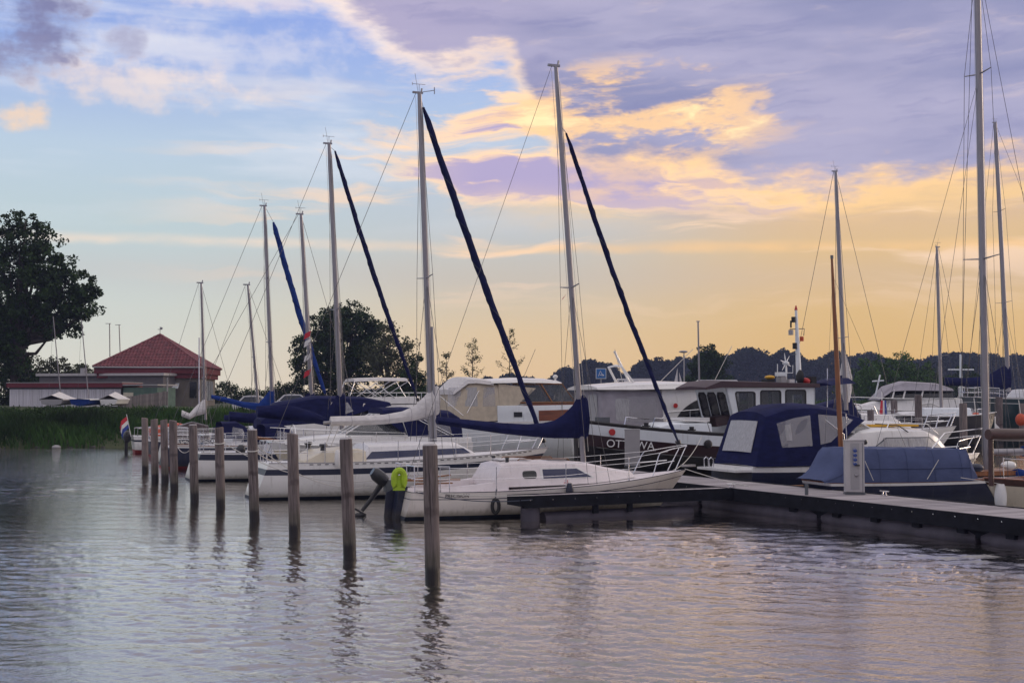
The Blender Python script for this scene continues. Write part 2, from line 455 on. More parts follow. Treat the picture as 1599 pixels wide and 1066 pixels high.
def tag(o, label=None, cat=None, group=None, kind=None):
    if label: o['label'] = label
    if cat: o['category'] = cat
    if group: o['group'] = group
    if kind: o['kind'] = kind
    return o
def empty(name, label, cat, loc=(0, 0, 0), rz=0., group=None):
    o = bpy.data.objects.new(name, None); C.objects.link(o); o.empty_display_size = .3
    o.location = loc; o.rotation_euler = (0, 0, rz)
    return tag(o, label, cat, group)
def copy_tree(o, parent=None):
    c = o.copy(); C.objects.link(c); c.parent = parent
    for ch in [q for q in list(C.objects) if q.parent == o]: copy_tree(ch, c)
    return c
def text(name, s, size, m, parent, loc, rot, ext=.004, shear=0., align='CENTER'):
    cu = bpy.data.curves.new(name, 'FONT'); cu.body = s; cu.size = size; cu.extrude = ext; cu.shear = shear
    cu.align_x = align; cu.align_y = 'CENTER'
    t = bpy.data.objects.new(name, cu); C.objects.link(t)
    dg = bpy.context.evaluated_depsgraph_get()
    me = bpy.data.meshes.new_from_object(t.evaluated_get(dg))
    bpy.data.objects.remove(t); bpy.data.curves.remove(cu)
    me.name = name; me.materials.clear(); me.materials.append(M[m])
    o = bpy.data.objects.new(name, me); C.objects.link(o); o.parent = parent
    o.location = loc; o.rotation_euler = rot
    return o
def fast_mesh(name, verts, faces, m, parent=None, loc=None):
    """numpy arrays of vertices (n,3) and quads (k,4)"""
    me = bpy.data.meshes.new(name)
    me.vertices.add(len(verts)); me.vertices.foreach_set('co', np.asarray(verts, np.float32).ravel())
    k = faces.shape[1]
    me.loops.add(faces.size); me.loops.foreach_set('vertex_index', faces.astype(np.int32).ravel())
    me.polygons.add(len(faces)); me.polygons.foreach_set('loop_start', np.arange(0, faces.size, k, dtype=np.int32))
    me.update(calc_edges=True); me.materials.append(M[m])
    o = bpy.data.objects.new(name, me); C.objects.link(o)
    if parent: o.parent = parent
    if loc: o.location = loc
    return o

# ================================================================== water
def water_material():
    m = bpy.data.materials.new('water'); m.use_nodes = True
    nt = m.node_tree; X.nt = nt; nt.nodes.clear()
    g = nt.nodes.new('ShaderNodeNewGeometry'); sp = nt.nodes.new('ShaderNodeSeparateXYZ')
    nt.links.new(g.outputs['Position'], sp.inputs[0]); x, y = X(sp.outputs[0]), X(sp.outputs[1])
    out = nt.nodes.new('ShaderNodeOutputMaterial')
    b = nt.nodes.new('ShaderNodeBsdfDiffuse'); b.inputs['Color'].default_value = (.022, .021, .018, 1)
    gl = nt.nodes.new('ShaderNodeBsdfGlossy'); gl.inputs['Roughness'].default_value = .035; gl.inputs['Color'].default_value = (.97, .94, .89, 1)
    fr = nt.nodes.new('ShaderNodeFresnel'); fr.inputs['IOR'].default_value = 1.45
    mx = nt.nodes.new('ShaderNodeMixShader'); fac = X.m('ADD', X(fr.outputs[0]) * 1.68, .11, clamp=True)
    nt.links.new(fac.k, mx.inputs[0]); nt.links.new(b.outputs[0], mx.inputs[1]); nt.links.new(gl.outputs[0], mx.inputs[2])
    big = noise(vec(x * .05, y * .05, 0), 1, 3, .5)
    x2 = x * .94 + y * .34; y2 = y * .94 - x * .34
    n1 = noise(vec(x2 * 2.1, y2 * 4.2, 1.0), 1, 3, .55)
    n2 = noise(vec(x2 * 10, y2 * 17, 2.0), 1, 3, .6)
    n3 = noise(vec(x * .5, y * 1.1, 5.0), 1, 2, .5)
    # calmer close behind the pontoons, rougher out in the open
    open_ = 1 - sstep(x + y * .45, 8.5, 13.5) * sstep(y - x * .28, 25, 33) * .74
    patch = sstep(big, .35, .62) * .55 + .55
    far_ = sstep(y, 26, 60) * .8 + .2
    h = (n1 * .046 * far_ + n2 * .007) * open_ * patch + n3 * .03 * far_
    bp = nt.nodes.new('ShaderNodeBump'); bp.inputs['Strength'].default_value = 1; bp.inputs['Distance'].default_value = 1.0
    nt.links.new(h.k, bp.inputs['Height']); [nt.links.new(bp.outputs[0], q.inputs['Normal']) for q in (b, gl, fr)]
    nt.links.new(mx.outputs[0], out.inputs[0]); M['water'] = m
water_material()
mb = MB(); mb.add([(-1500, -60, -.07), (1500, -60, -.07), (1500, 2600, -.07), (-1500, 2600, -.07)], [(0, 1, 2, 3)])
tag(mb.build('water', 'water'), 'rippled harbour water reflecting the evening sky', kind='structure')
# the waves of the harbour basin as real relief
def wave_field():
    rs = np.random.RandomState(21)
    tt = np.linspace(0, 1, 640); inv = 1 / 7.5 + (1 / 92.0 - 1 / 7.5) * tt; d = 1 / inv
    r = np.linspace(-.62, .62, 1380)
    D, Rr = np.meshgrid(d, r, indexing='ij'); X_ = D * Rr; Y_ = D.copy(); Z = np.zeros_like(D)
    sp = np.gradient(d)[:, None]                               # row spacing limits the shortest wave kept
    gust = np.zeros_like(D)
    for k in range(9):
        a_ = rs.uniform(0, 6.28); L_ = rs.uniform(9, 34); gust += np.sin((X_ * np.cos(a_) + Y_ * np.sin(a_)) * 6.283 / L_ + rs.uniform(0, 6.28))
    gust = np.clip(.62 + gust * .17, .22, 1.25)
    calm = 1 - .74 * np.clip((X_ + 1.3 + .45 * (Y_ - 20.7) - .5) / 5, 0, 1) * np.clip((Y_ - X_ * .28 - 25.5) / 8, 0, 1)
    for k in range(150):
        L_ = .085 * (1.4 / .085) ** (rs.uniform(0, 1) ** 1.4); th = rs.normal(R(80), R(30))
        kx, ky = np.cos(th) * 6.283 / L_, np.sin(th) * 6.283 / L_
        keep = np.clip((L_ / max(.35, abs(np.sin(th))) / sp - 2.0) / 1.5, 0, 1)
        slope = .0215 * (1.0 if L_ < .55 else .62 if L_ < 1.1 else .4)
        ph = kx * X_ + ky * Y_ + rs.uniform(0, 6.28); s_ = np.sin(ph)
        Z += (s_ + .22 * np.cos(2 * ph)) * slope * L_ / 6.283 * keep
    Z *= gust * calm
    edge = np.minimum(1, np.minimum((.62 - np.abs(Rr)) / .03, np.minimum((92 - D) / 3, (D - 7.5) / .6))); Z = Z * edge - .0685 * (1 - edge) ** 2
    V_ = np.stack([X_, Y_, Z], -1).reshape(-1, 3); n0, n1 = D.shape
    i0 = (np.arange(n0 - 1)[:, None] * n1 + np.arange(n1 - 1)[None, :]).ravel()
    F_ = np.stack([i0, i0 + 1, i0 + n1 + 1, i0 + n1], 1)
    o = fast_mesh('water_waves', V_, F_, 'water'); o.data.polygons.foreach_set('use_smooth', np.ones(len(F_), bool))
    tag(o, 'small wind waves on the harbour basin', kind='structure')
wave_field()
mb = MB(); mb.add([(-1500, -60, -1.9), (1500, -60, -1.9), (1500, 2600, -1.9), (-1500, 2600, -1.9)], [(0, 1, 2, 3)])
tag(mb.build('lake_bed', 'earth'), 'dark lake bed under the water', kind='structure')

# ================================================================== land
SHORE = [(-160, 66), (-60, 71), (-34, 74), (-25, 76), (-19, 80), (-10, 88), (0, 95), (12, 100), (24, 112), (36, 142), (60, 162), (120, 172), (400, 190)]
prof = [(0, -.6), (1.0, .05), (2.5, .7), (6, 1.35), (14, 1.9), (24, 2.2), (60, 2.25), (97, 2.2), (103, -.8)]
def shore_y(x): return interp(x, SHORE)
xs = [-400, -300, -220] + list(np.arange(-160, 121, 2.0)) + [160, 240, 400, 900]
rows = []
for off, z in prof:
    r = []
    for x in xs:
        xx = x * (1 + off / 500) if off > 60 else x
        r.append((xx, shore_y(x) + off + (math.sin(x * .9) * .35 + math.sin(x * .37) * .6 if off < 8 else 0), z + (math.sin(x * .7 + off) * .08 if off < 30 else 0)))
    rows.append(r)
mb = MB(); mb.loft(rows)
tag(mb.build('land', 'earth'), 'grassy land behind the harbour', kind='structure')
mb = MB(); mb.loft([[(x, y, z) for x in range(-1400, 1401, 100)] for y, z in ((478, -.8), (484, .8), (520, 1.2), (2500, 1.4))])
tag(mb.build('far_shore', 'earth'), 'low far shore under the distant wood', kind='structure')
def land_z(x, y): return interp(y - shore_y(x), prof)

# grass and reeds on the bank
def blades(name, n, x0, x1, o0, o1, h0, h1, wid, m, label, lean=.25, seed=1):
    rs = np.random.RandomState(seed)
    xx = rs.uniform(x0, x1, n); off = rs.uniform(0, 1, n) ** .8 * (o1 - o0) + o0
    yy = np.array([shore_y(a) for a in xx]) + off
    zz = np.array([land_z(a, b) for a, b in zip(xx, yy)]) - .05
    hh = rs.uniform(h0, h1, n) * (.6 + .55 * np.sin(xx * .55 + off * .6) ** 2)
    an = rs.uniform(0, math.pi, n); ln = rs.normal(0, lean, (n, 2)) * hh[:, None]
    wx, wy = np.cos(an) * wid / 2, np.sin(an) * wid / 2
    P = np.stack([np.stack([xx - wx, yy - wy, zz], 1), np.stack([xx + wx, yy + wy, zz], 1),
                  np.stack([xx + wx * .7 + ln[:, 0] * .45, yy + wy * .7 + ln[:, 1] * .45, zz + hh * .6], 1),
                  np.stack([xx + ln[:, 0], yy + ln[:, 1], zz + hh], 1)], 1).reshape(-1, 3)
    o = fast_mesh(name, P, np.arange(4 * n).reshape(-1, 4), m)
    return tag(o, label, 'grass', kind='stuff')
blades('reeds', 30000, -75, -15, .6, 8, .45, .95, .09, 'reed', 'dark green reeds and tall grass along the bank', seed=2)
blades('tall_grass', 16000, -75, -14, 7, 17, .25, .6, .12, 'grass', 'rough grass on the bank before the sheds', seed=3)
blades('meadow_grass', 16000, -14, 60, .5, 22, .3, .9, .14, 'grass', 'rough grass on the shore behind the moored boats', seed=4)

# stones at the water's edge
mb = MB()
for i in range(260):
    x = rnd.uniform(-75, 20); s = rnd.uniform(.06, .18)
    mb.ball((x, shore_y(x) + rnd.uniform(.2, 1.0) + math.sin(x * .9) * .35 + math.sin(x * .37) * .6, rnd.uniform(-.06, .03)), (s, s * rnd.uniform(.6, 1), s * .6), 6, 4)
tag(mb.build('stones', 'stone'), 'small grey stones along the foot of the bank', 'stones', kind='stuff')

# parking ground
P = MB(); P.box((3, 116, 1.9), (36, 9, 1.0), rz=R(8))
tag(P.build('parking_ground', 'asphalt'), 'strip of asphalt where the cars and the van are parked', kind='structure')

# ================================================================== trees
def leaf_cloud(centres, radii, per, size, seed, flat=.8):
    rs = np.random.RandomState(seed)
    c = np.repeat(np.asarray(centres, float), per, 0); r = np.repeat(np.asarray(radii, float), per)
    n = len(c)
    d = rs.normal(0, 1, (n, 3)); d /= np.linalg.norm(d, axis=1)[:, None]
    p = c + d * (r * rs.uniform(.15, 1, n) ** .5)[:, None] * np.array([1, 1, flat])
    a = rs.normal(0, 1, (n, 3)); a /= np.linalg.norm(a, axis=1)[:, None]
    b = np.cross(a, rs.normal(0, 1, (n, 3))); b /= np.linalg.norm(b, axis=1)[:, None]
    s = (size * rs.uniform(.6, 1.3, n))[:, None]
    P = np.stack([p - a * s * .5, p + b * s * .32, p + a * s * .5, p - b * s * .32], 1).reshape(-1, 3)
    return P, np.arange(4 * n).reshape(-1, 4)

def blob_centres(lobes, n, seed, shell=.45):
    """clump centres spread near the skins of several lobes (cx, cy, cz, rx, ry, rz)"""
    rs = np.random.RandomState(seed); out = []
    vol = np.array([l[3] * l[4] * l[5] for l in lobes]) ** .7; cnt = (vol / vol.sum() * n).astype(int) + 2
    for l, k in zip(lobes, cnt):
        d = rs.normal(0, 1, (k, 3)); d /= np.linalg.norm(d, axis=1)[:, None]
        q = rs.uniform(shell, 1.04, (k, 1))
        out.append(np.array(l[:3]) + d * q * np.array(l[3:]))
    return np.concatenate(out)

def tree(px, base_d, top_py, lobes, label, trunk_r=.3, n=120, per=60, leaf=.3, clump=.9, m='leaf', seed=1, name='broadleaf_tree', fork=None, cat='tree', group=None, x=None):
    """lobes given in units of crown height: (dx, z0..1, r) -> built round a trunk"""
    xx = (px - 799.5) / FPX * base_d if x is None else x
    z0 = land_z(xx, base_d); H = at(px, top_py, base_d).z - z0
    root = empty(name, label, cat, (xx, base_d, z0), group=group)
    lb = [(l[0] * H, l[3] * H if len(l) > 3 else 0, l[1] * H, l[2] * H, l[2] * H, l[2] * H * .85) for l in lobes]
    cen = blob_centres(lb, n, seed)
    rs = random.Random(seed)
    t = MB()
    fz = (fork or .3) * H
    t.tube([(0, 0, -.3), (.0, 0, fz * .5), (rs.uniform(-.2, .2), 0, fz), (rs.uniform(-.3, .3), 0, H * .72)], [trunk_r * 1.25, trunk_r, trunk_r * .85, trunk_r * .15], 8)
    for l in lb:
        for k in range(3):
            ex = Vector((l[0] + rs.uniform(-.5, .5) * l[3], l[1] + rs.uniform(-.5, .5) * l[3], l[2] + rs.uniform(-.2, .6) * l[3]))
            st = Vector((0, 0, fz * rs.uniform(.75, 1.25)))
            md = st.lerp(ex, .5) + Vector((0, 0, -.06 * H))
            t.tube([st, md, ex], [trunk_r * .45, trunk_r * .28, trunk_r * .06], 5)
    t.build('trunk', 'bark', root)
    P, Fc = leaf_cloud(cen, np.random.RandomState(seed).uniform(.55, 1.2, len(cen)) * clump, per, leaf, seed + 5)
    fast_mesh('crown', P, Fc, m, root)
    return root

# the big tree at the left edge, the round tree in the middle
tree(26, 122, 332, [(-.18, .80, .20), (.03, .86, .16), (.14, .74, .15), (.26, .62, .13), (.33, .50, .10), (.20, .54, .14), (.03, .60, .20), (-.14, .56, .20), (.0, .44, .13), (.28, .42, .08), (.37, .58, .07), (-.3, .62, .18), (.18, .40, .08), (.0, .30, .11), (-.06, .20, .10), (.05, .14, .08), (-.12, .34, .12), (.12, .46, .10)],
     'tall dark broadleaf tree at the left edge beside the white shed', trunk_r=.6, n=900, per=52, leaf=.32, clump=.66, seed=11, fork=.34)
tree(533, 150, 458, [(0, .78, .19), (-.13, .68, .18), (.14, .72, .17), (-.27, .50, .17), (0, .50, .26), (.26, .52, .17), (-.33, .34, .14), (.22, .34, .2), (-.12, .30, .2), (.3, .7, .1), (-.3, .2, .12)],
     'large round dark tree behind the two middle masts', trunk_r=.5, n=640, per=54, leaf=.30, clump=.68, seed=12, fork=.2)
tree(605, 144, 492, [(0, .78, .16), (.12, .60, .18), (-.1, .55, .2), (.2, .40, .16), (0, .35, .2), (.26, .68, .09)],
     'looser pale green tree leaning on the round dark tree', trunk_r=.22, n=130, per=34, leaf=.30, clump=.85, m='leaf_pale', seed=13, fork=.2)
tree(648, 128, 543, [(0, .8, .13), (-.05, .55, .2), (.1, .35, .26), (-.2, .3, .2)],
     'small dark tree just left of the mast with the white sail cover', trunk_r=.14, n=90, per=45, leaf=.22, clump=.5, seed=14, fork=.15)
tree(1106, 190, 530, [(0, .78, .16), (-.12, .6, .19), (.12, .62, .18), (0, .4, .26), (.2, .35, .2), (-.2, .3, .2)],
     'small dark rounded tree right of the slim bare flagpole mast', trunk_r=.3, n=180, per=60, leaf=.36, clump=.9, seed=15, fork=.2)
for i, (px, d, top, lab, mm) in enumerate([
    (22, 128, 520, 'pale bushy tree behind the trunk of the tall left tree', 'leaf_pale'),
    (92, 134, 548, 'pale willowy bush behind the flat grey shed', 'leaf_pale'),
    (128, 140, 562, 'low pale bush just left of the red tiled roof', 'leaf_pale'),
    (1352, 185, 552, 'green bush behind the mast with the furled white sail', 'leaf_light'),
    (1385, 180, 545, 'mid green bush between the white sail bundle and the twin shoots', 'leaf_light'),
    (1415, 182, 540, 'tallest green bush behind the white motor cruiser', 'leaf_light'),
    (1452, 188, 560, 'dark green bush behind the bare mast of the grey boat', 'leaf'),
    (1505, 192, 566, 'dark bush behind the white instrument mast', 'leaf')]):
    tree(px, d, top, [(0, .75, .2), (-.25, .5, .26), (.25, .5, .26), (0, .35, .34), (-.45, .3, .2), (.45, .3, .2)],
         lab, trunk_r=.12, n=120, per=46, leaf=.28, clump=.75, m=mm, seed=30 + i, name='bush', fork=.12, cat='bush', group='bushes along the shore')
def young_tree(px, d, top, lab, sp, seed, leafy=26):
    x = (px - 799.5) / FPX * d; z0 = land_z(x, d); H = at(px, top, d).z - z0
    root = empty('young_tree', lab, 'tree', (x, d, z0), group='young thin trees on the shore')
    rs = random.Random(seed); t = MB(); tips = []
    t.tube([(0, 0, -.1), (.05, 0, H * .5), (0, 0, H)], [.06, .045, .012], 6)
    for k in range(leafy):
        h = H * rs.uniform(.30, .97); an = rs.uniform(0, 6.28); ln = sp * (1.06 - h / H) * rs.uniform(.7, 1.2) + .15
        e = Vector((math.cos(an) * ln, math.sin(an) * ln, h + ln * .7))
        t.tube([(0, 0, h), Vector((e.x * .55, e.y * .55, h + ln * .3)), e], [.02, .014, .006], 4, cap=False)
        tips += [e, Vector((e.x * .6, e.y * .6, h + ln * .35)), Vector((e.x * .8, e.y * .8, h + ln * .5))]
    t.build('trunk', 'bark', root)
    P, Fc = leaf_cloud([tuple(p) for p in tips], [.28] * len(tips), 7, .15, seed)
    fast_mesh('crown', P, Fc, 'leaf', root)
young_tree(737, 122, 527, 'thin bare young tree right of the white mast base, pointed top', 1.4, 1, 34)
young_tree(697, 120, 552, 'short feathery sapling close to the mast with the white sail cover', 1.0, 2, 26)
young_tree(795, 118, 512, 'open young tree seen behind the slanting navy furled sail', 1.9, 3, 24)

# hedge behind the car park
def hedge(name, p0, p1, h, thick, n, label, seed, m='leaf', leaf=.24, rr=.6):
    rs = np.random.RandomState(seed); c = []
    for i in range(n):
        t = rs.uniform(); x = lerp(p0[0], p1[0], t); y = lerp(p0[1], p1[1], t) + rs.uniform(-thick, thick) / 2
        z = land_z(x, y); hh = h * (.8 + .25 * math.sin(t * 23 + seed) + rs.uniform(-.15, .15))
        c.append((x, y, z + rs.uniform(.1, 1) * hh))
    P, Fc = leaf_cloud(c, [rr] * len(c), 40, leaf, seed)
    tag(fast_mesh(name, P, Fc, m), label, 'hedge')
hedge('hedge', (-37, 152), (-11, 150), 2.2, 2.0, 520, 'long dark hedge behind the parked cars, right of the red roofed building', 5)
hedge('hedge', (-13, 126), (-2, 128), 1.5, 1.6, 240, 'low dark hedge right of the large round tree', 6)
hedge('shrubs', (-36, 84), (-24, 86), .55, 5, 330, 'dark green shrubs on the bank left of the far small boats', 17, leaf=.13, rr=.32)
hedge('shrubs', (-44, 79), (-33, 80), .45, 4, 260, 'brighter green shrubs on the bank under the beached dinghies', 18, m='leaf_light', leaf=.12, rr=.28)
hedge('hedge', (-60, 118), (-42, 121), 1.8, 2.0, 260, 'dark hedge under the tall left tree behind the white shed', 7)

# far shore: one unbroken wood
FAR = [(560, 604), (650, 600), (700, 592), (722, 588), (745, 590), (765, 582), (778, 590), (800, 577), (815, 581), (835, 588), (862, 589), (876, 576), (882, 562), (905, 566), (925, 556), (945, 558), (958, 574), (985, 578), (1003, 560), (1030, 553), (1052, 556), (1060, 549), (1080, 556), (1100, 545), (1142, 548), (1158, 541), (1176, 537), (1192, 543), (1205, 556), (1215, 541), (1235, 544), (1262, 560), (1285, 552), (1300, 542), (1330, 552), (1355, 541), (1366, 543), (1385, 555), (1420, 556), (1455, 552), (1480, 545), (1520, 546), (1560, 549), (1640, 547)]
rs_ = np.random.RandomState(77); cen = []; rad = []
domes = []; c_ = 550.
while c_ < 1670:
    wd = rs_.uniform(7, 21); c_ += wd * rs_.uniform(.55, .95); domes.append((c_, wd, rs_.uniform(-1, 7) + (6 if rs_.uniform() < .12 else 0)))
def far_top(p): 
    return min([interp(c, FAR) + h + 13 * ((p - c) / wd) ** 2 for c, wd, h in domes if abs(p - c) < 60] + [interp(p, FAR) + 12])
for px in np.arange(560, 1660, 1.0):
    for k in range(22):
        d = rs_.uniform(500, 640); p = px + rs_.uniform(-2, 2)
        top = far_top(p) + rs_.uniform(0, 2.5)
        zt = CAM_H + (620 - top) / FPX * d
        f = rs_.uniform(-.05, 1) if k > 2 else rs_.uniform(.88, 1)
        cen.append(((p - 799.5) / FPX * d, d, 1 + (zt - 2.4) * f)); rad.append(rs_.uniform(.9, 1.9))
P, Fc = leaf_cloud(cen, rad, 10, 1.3, 8)
tag(fast_mesh('far_wood', P, Fc, 'leaf_far'), 'far blue wooded shore along the horizon', 'wood', kind='stuff')
# distinct round crowns that stand out of the wood
for i, (px, top, r, lab) in enumerate([(920, 554, 26, 'broad round tree standing out of the far wood behind the blue sign'),
                                       (1030, 551, 24, 'round tree standing out of the far wood above the small white sails'),
                                       (1176, 536, 17, 'small ball-shaped tree topping the far wood above the maroon roof'),
                                       (1222, 539, 20, 'wispy open tree in the far wood left of the tugboat mast')]):
    tree(px, 497, top, [(0, .82, .13), (-.16, .74, .13), (.16, .76, .13), (-.1, .6, .2), (.12, .6, .2), (0, .42, .24)],
         lab, trunk_r=.4, n=130, per=34, leaf=.85, clump=1.5, m='leaf_far', seed=50 + i, fork=.3, group='round trees rising from the far wood')

# haze
mb = MB(); mb.box((0, 290, 40), (1300, 760, 87.0))
hz = mb.build('haze', 'water')
hm = bpy.data.materials.new('haze_air'); hm.use_nodes = True; hn = hm.node_tree; hn.nodes.clear()
pv = hn.nodes.new('ShaderNodeVolumePrincipled'); pv.inputs['Color'].default_value = (.50, .58, 1.0, 1)
pv.inputs['Density'].default_value = .0003; pv.inputs['Anisotropy'].default_value = 0
ho = hn.nodes.new('ShaderNodeOutputMaterial'); hn.links.new(pv.outputs[0], ho.inputs['Volume'])
hz.data.materials.clear(); hz.data.materials.append(hm)
tag(hz, 'thin blue evening haze in the air', 'haze', kind='stuff')

# ================================================================== mooring pilings
def piling_mesh(r=.118, h=2.9, below=.7, seed=0):
    rs = random.Random(seed); mb = MB(); secs = []
    for i in range(15):
        z = -below + (h + below) * i / 14; q = []
        for k in range(14):
            t = 2 * math.pi * k / 14
            rr = r * (1 + .035 * math.sin(3 * t + z * 1.1 + seed) + rs.uniform(-.018, .018)) * (1.06 - .05 * i / 14)
            q.append((rr * math.cos(t), rr * math.sin(t), z))
        secs.append(q)
    sl_ = rs.uniform(-.16, .16); secs[-1] = [(x, y, z + x * sl_) for x, y, z in secs[-1]]
    secs.append([(x * .86, y * .86, z + .02) for x, y, z in secs[-1]])
    mb.loft(secs, closed=True, caps=True)
    return mb.build('mooring_piling', 'piling_wood')
def put_piling(px, base_py, top_py, r, label, group, seed, lean=None, top_px=None, base=None):
    b = ground(px, base_py) if base is None else base
    h = at(px, top_py, b.y).z
    o = piling_mesh(r, h, .8, seed); o.location = b
    if top_px is not None:
        t = at(top_px, top_py, b.y); dv = (t - b).normalized()
        o.rotation_euler = Vector((0, 0, 1)).rotation_difference(dv).to_euler()
    if seed in (0, 1, 3, 5):
        mb = MB(); mb.tube([(0, 0, h + .01), (0, 0, h + .035)], [r * .98, r * .86], 14); mb.build('cap', 'pedestal_grey', o)
    tag(o, label, 'piling', group); return o
PIL = [(676, 912, 696, 671, 'nearest and tallest wooden piling, in front of the beige sailboat'),
       (546, 872, 686, 540, 'second nearest wooden piling, left of the black outboard motor'),
       (460, 838, 678, 457, 'third wooden piling, against the white hull with the navy stripe'),
       (397.5, 814, 672, 394, 'fourth wooden piling, just left of the near white stern'),
       (345, 795, 668, 342, 'fifth wooden piling, in front of the farther white hull with a navy stripe'),
       (304, 784, 664, 301, 'sixth wooden piling, just left of the farther white stern'),
       (272, 767, 657, 270, 'seventh wooden piling, right one of the tight group of four'),
       (257.5, 753, 656, 256, 'third piling from the left in the tight group of four'),
       (242, 752, 655, 241, 'second piling from the left in the tight group of four'),
       (227, 738, 653, 226, 'leftmost and farthest wooden piling of the row')]
for i, (px, b, t, tx, lab) in enumerate(PIL):
    put_piling(px, b, t, .118 if i < 6 else .125, lab, 'mooring pilings in a long row', i, top_px=tx)
for i, (px, b, t, lab, r) in enumerate([(1360, 704, 640, 'grey piling behind the varnished rudder, leftmost across the water', .13),
                                   (1397, 694, 625, 'grey piling in front of the black barge hull', .13), (1435, 697, 617, 'grey piling against the grey blue bow', .14),
                                   (1505, 702, 630, 'grey piling left of the tall near mast, across the water', .15),
                                   (1561, 690, 620, 'grey piling between the two dark green hulls', .14),
                                   (1597, 690, 630, 'grey piling cut by the right edge of the picture', .13)]):
    o = put_piling(px, b, t, r * ground(px, b).y / 52, lab, 'mooring pilings across the water', 20 + i)

# ================================================================== pontoon
DH = .60                                     # deck height
A0 = Vector((5.84, 33.8, 0))                 # inner corner of walkway and finger
U = Vector((-.44, .898, 0)).normalized()     # along the walkway, away from the camera
V = Vector((U.y, -U.x, 0))                   # across the walkway, away from the water in front
PW = 2.05
NEAR, FARL = -18.0, 38.0
pang = math.atan2(U.y, U.x)
root = empty('walkway_pontoon', 'long grey planked floating walkway running across the right side', 'pontoon', A0, pang)
root['kind'] = 'structure'
# local: x along U, y = -V (to the left of U), z
def strip(name, x0, x1, y0, y1, z0, z1, m, parent=root):
    mb = MB(); mb.box(((x0 + x1) / 2, (y0 + y1) / 2, (z0 + z1) / 2), (x1 - x0, y1 - y0, z1 - z0)); return mb.build(name, m, parent)
# planks: single boards across the walkway
pm = MB(); pm.box((0, 0, 0), (.132, PW - .1, .028)); pl0 = pm.build('plank', 'plank', root)
npl = 0; xx = NEAR + .1
pl0.location = (xx, -PW / 2, DH - .012)
while npl < 296:
    xx += .15; npl += 1
    c = pl0.copy(); C.objects.link(c); c.parent = root
    c.location = (xx, -PW / 2, DH - .014 + rnd.uniform(-.002, .002)); c.rotation_euler = (0, 0, rnd.uniform(-.003, .003))
strip('deck_beyond', xx + .12, FARL, -PW + .05, -.05, DH - .03, DH, 'plank')
bm_ = MB()
fr = strip('side_beam', NEAR, FARL, -.03, .07, DH - .31, DH + .012, 'fascia')
fr2 = strip('side_beam', NEAR, FARL, -PW - .07, -PW + .03, DH - .24, DH + .012, 'fascia')
strip('under_frame_shade', NEAR, FARL, -PW + .1, -.16, .10, DH - .05, 'fascia')  # under-frame deepened into a solid dark mass, standing in for shade below deck
def bolts(parent, y, x0, x1, step, z, face=1):
    b = MB(); b.tube([(0, 0, 0), (0, .02 * face, 0)], .014, 6); b0 = b.build('bolt', 'steel', parent); x = x0; b0.location = (x, y, z)
    while x + step < x1:
        x += step; c = b0.copy(); C.objects.link(c); c.parent = parent; c.location = (x, y, z)
bolts(fr, .07, -13.4, 9, .62, DH - .07)
def floats(parent, xs, y, wid, ln, z=.10, r=.27, name='float'):
    for x in xs:
        mb = MB(); pts = [(x - ln / 2 + ln * i / 12, y, z) for i in range(13)]
        mb.tube(pts, [r * (.6 if i in (0, 12) else .97 + .03 * math.cos(i * math.pi)) for i in range(13)], 16); o = mb.build(name, 'float', parent)
floats(root, [NEAR + 2.3 + i * 5.0 for i in range(11)], -.31, 1, 4.85)
floats(root, [NEAR + 2.3 + i * 5.0 for i in range(11)], -PW + .38, 1, 4.7)
mb = MB()
for i in range(3): pass
def hanger(x, parent=root):
    mb = MB(); mb.box((x, -.03, .27), (.22, .10, .16)); mb.build('hanger', 'fascia', parent)
for x in (-16.5, -15.4, -14.2, -13.1, -12.0, -9.2, -7.9, -6.6, -5.3, -4.0, -2.4): hanger(x)
# steel sleeve pile under the walkway
for xq in (-11.0,):
    mb = MB(); mb.box((xq + .35, -.02, .05), (.62, .30, .9)); mb.build('pile_sleeve', 'fascia', root)
# finger pontoon in front of the beige sailboat
FL = 6.25
fr_ = empty('finger_pontoon', 'narrow dark finger pontoon beside the beige sailboat', 'pontoon', A0, math.atan2(-.452, -.892))
fr_['kind'] = 'structure'
# local x away from walkway, y towards the beige sailboat is negative
mbp = MB(); mbp.box((0, 0, 0), (.138, .50, .028)); q0 = mbp.build('plank', 'plank', fr_); k = 0
while .08 + k * .15 < FL:
    c = q0 if k == 0 else q0.copy()
    if k: C.objects.link(c); c.parent = fr_
    c.location = (.08 + k * .15, -.32, DH - .012 + rnd.uniform(-.002, .002)); k += 1
fb = strip('side_beam', 0, FL, -.06, .04, DH - .27, DH + .02, 'fascia', fr_)
strip('side_beam', 0, FL, -.66, -.58, DH - .20, DH + .02, 'fascia', fr_)
strip('end_beam', FL + .003, FL + .10, -.66, .04, DH - .22, DH + .02, 'fascia', fr_)
bolts(fb, .04, .5, FL, .62, DH - .08)
mb = MB(); mb.tube([(FL - .35, -.3, -.5), (FL - .35, -.3, .38)], .24, 14); mb.build('float', 'float', fr_)
mb = MB(); mb.tube([(1.2, -.30, .02), (FL - .7, -.30, .02)], .18, 12); mb.build('float', 'float', fr_)
for x in (3.2, 4.2): 
    mb = MB(); mb.box((x, -.05, .28), (.14, .08, .30)); mb.build('hanger', 'fascia', fr_)

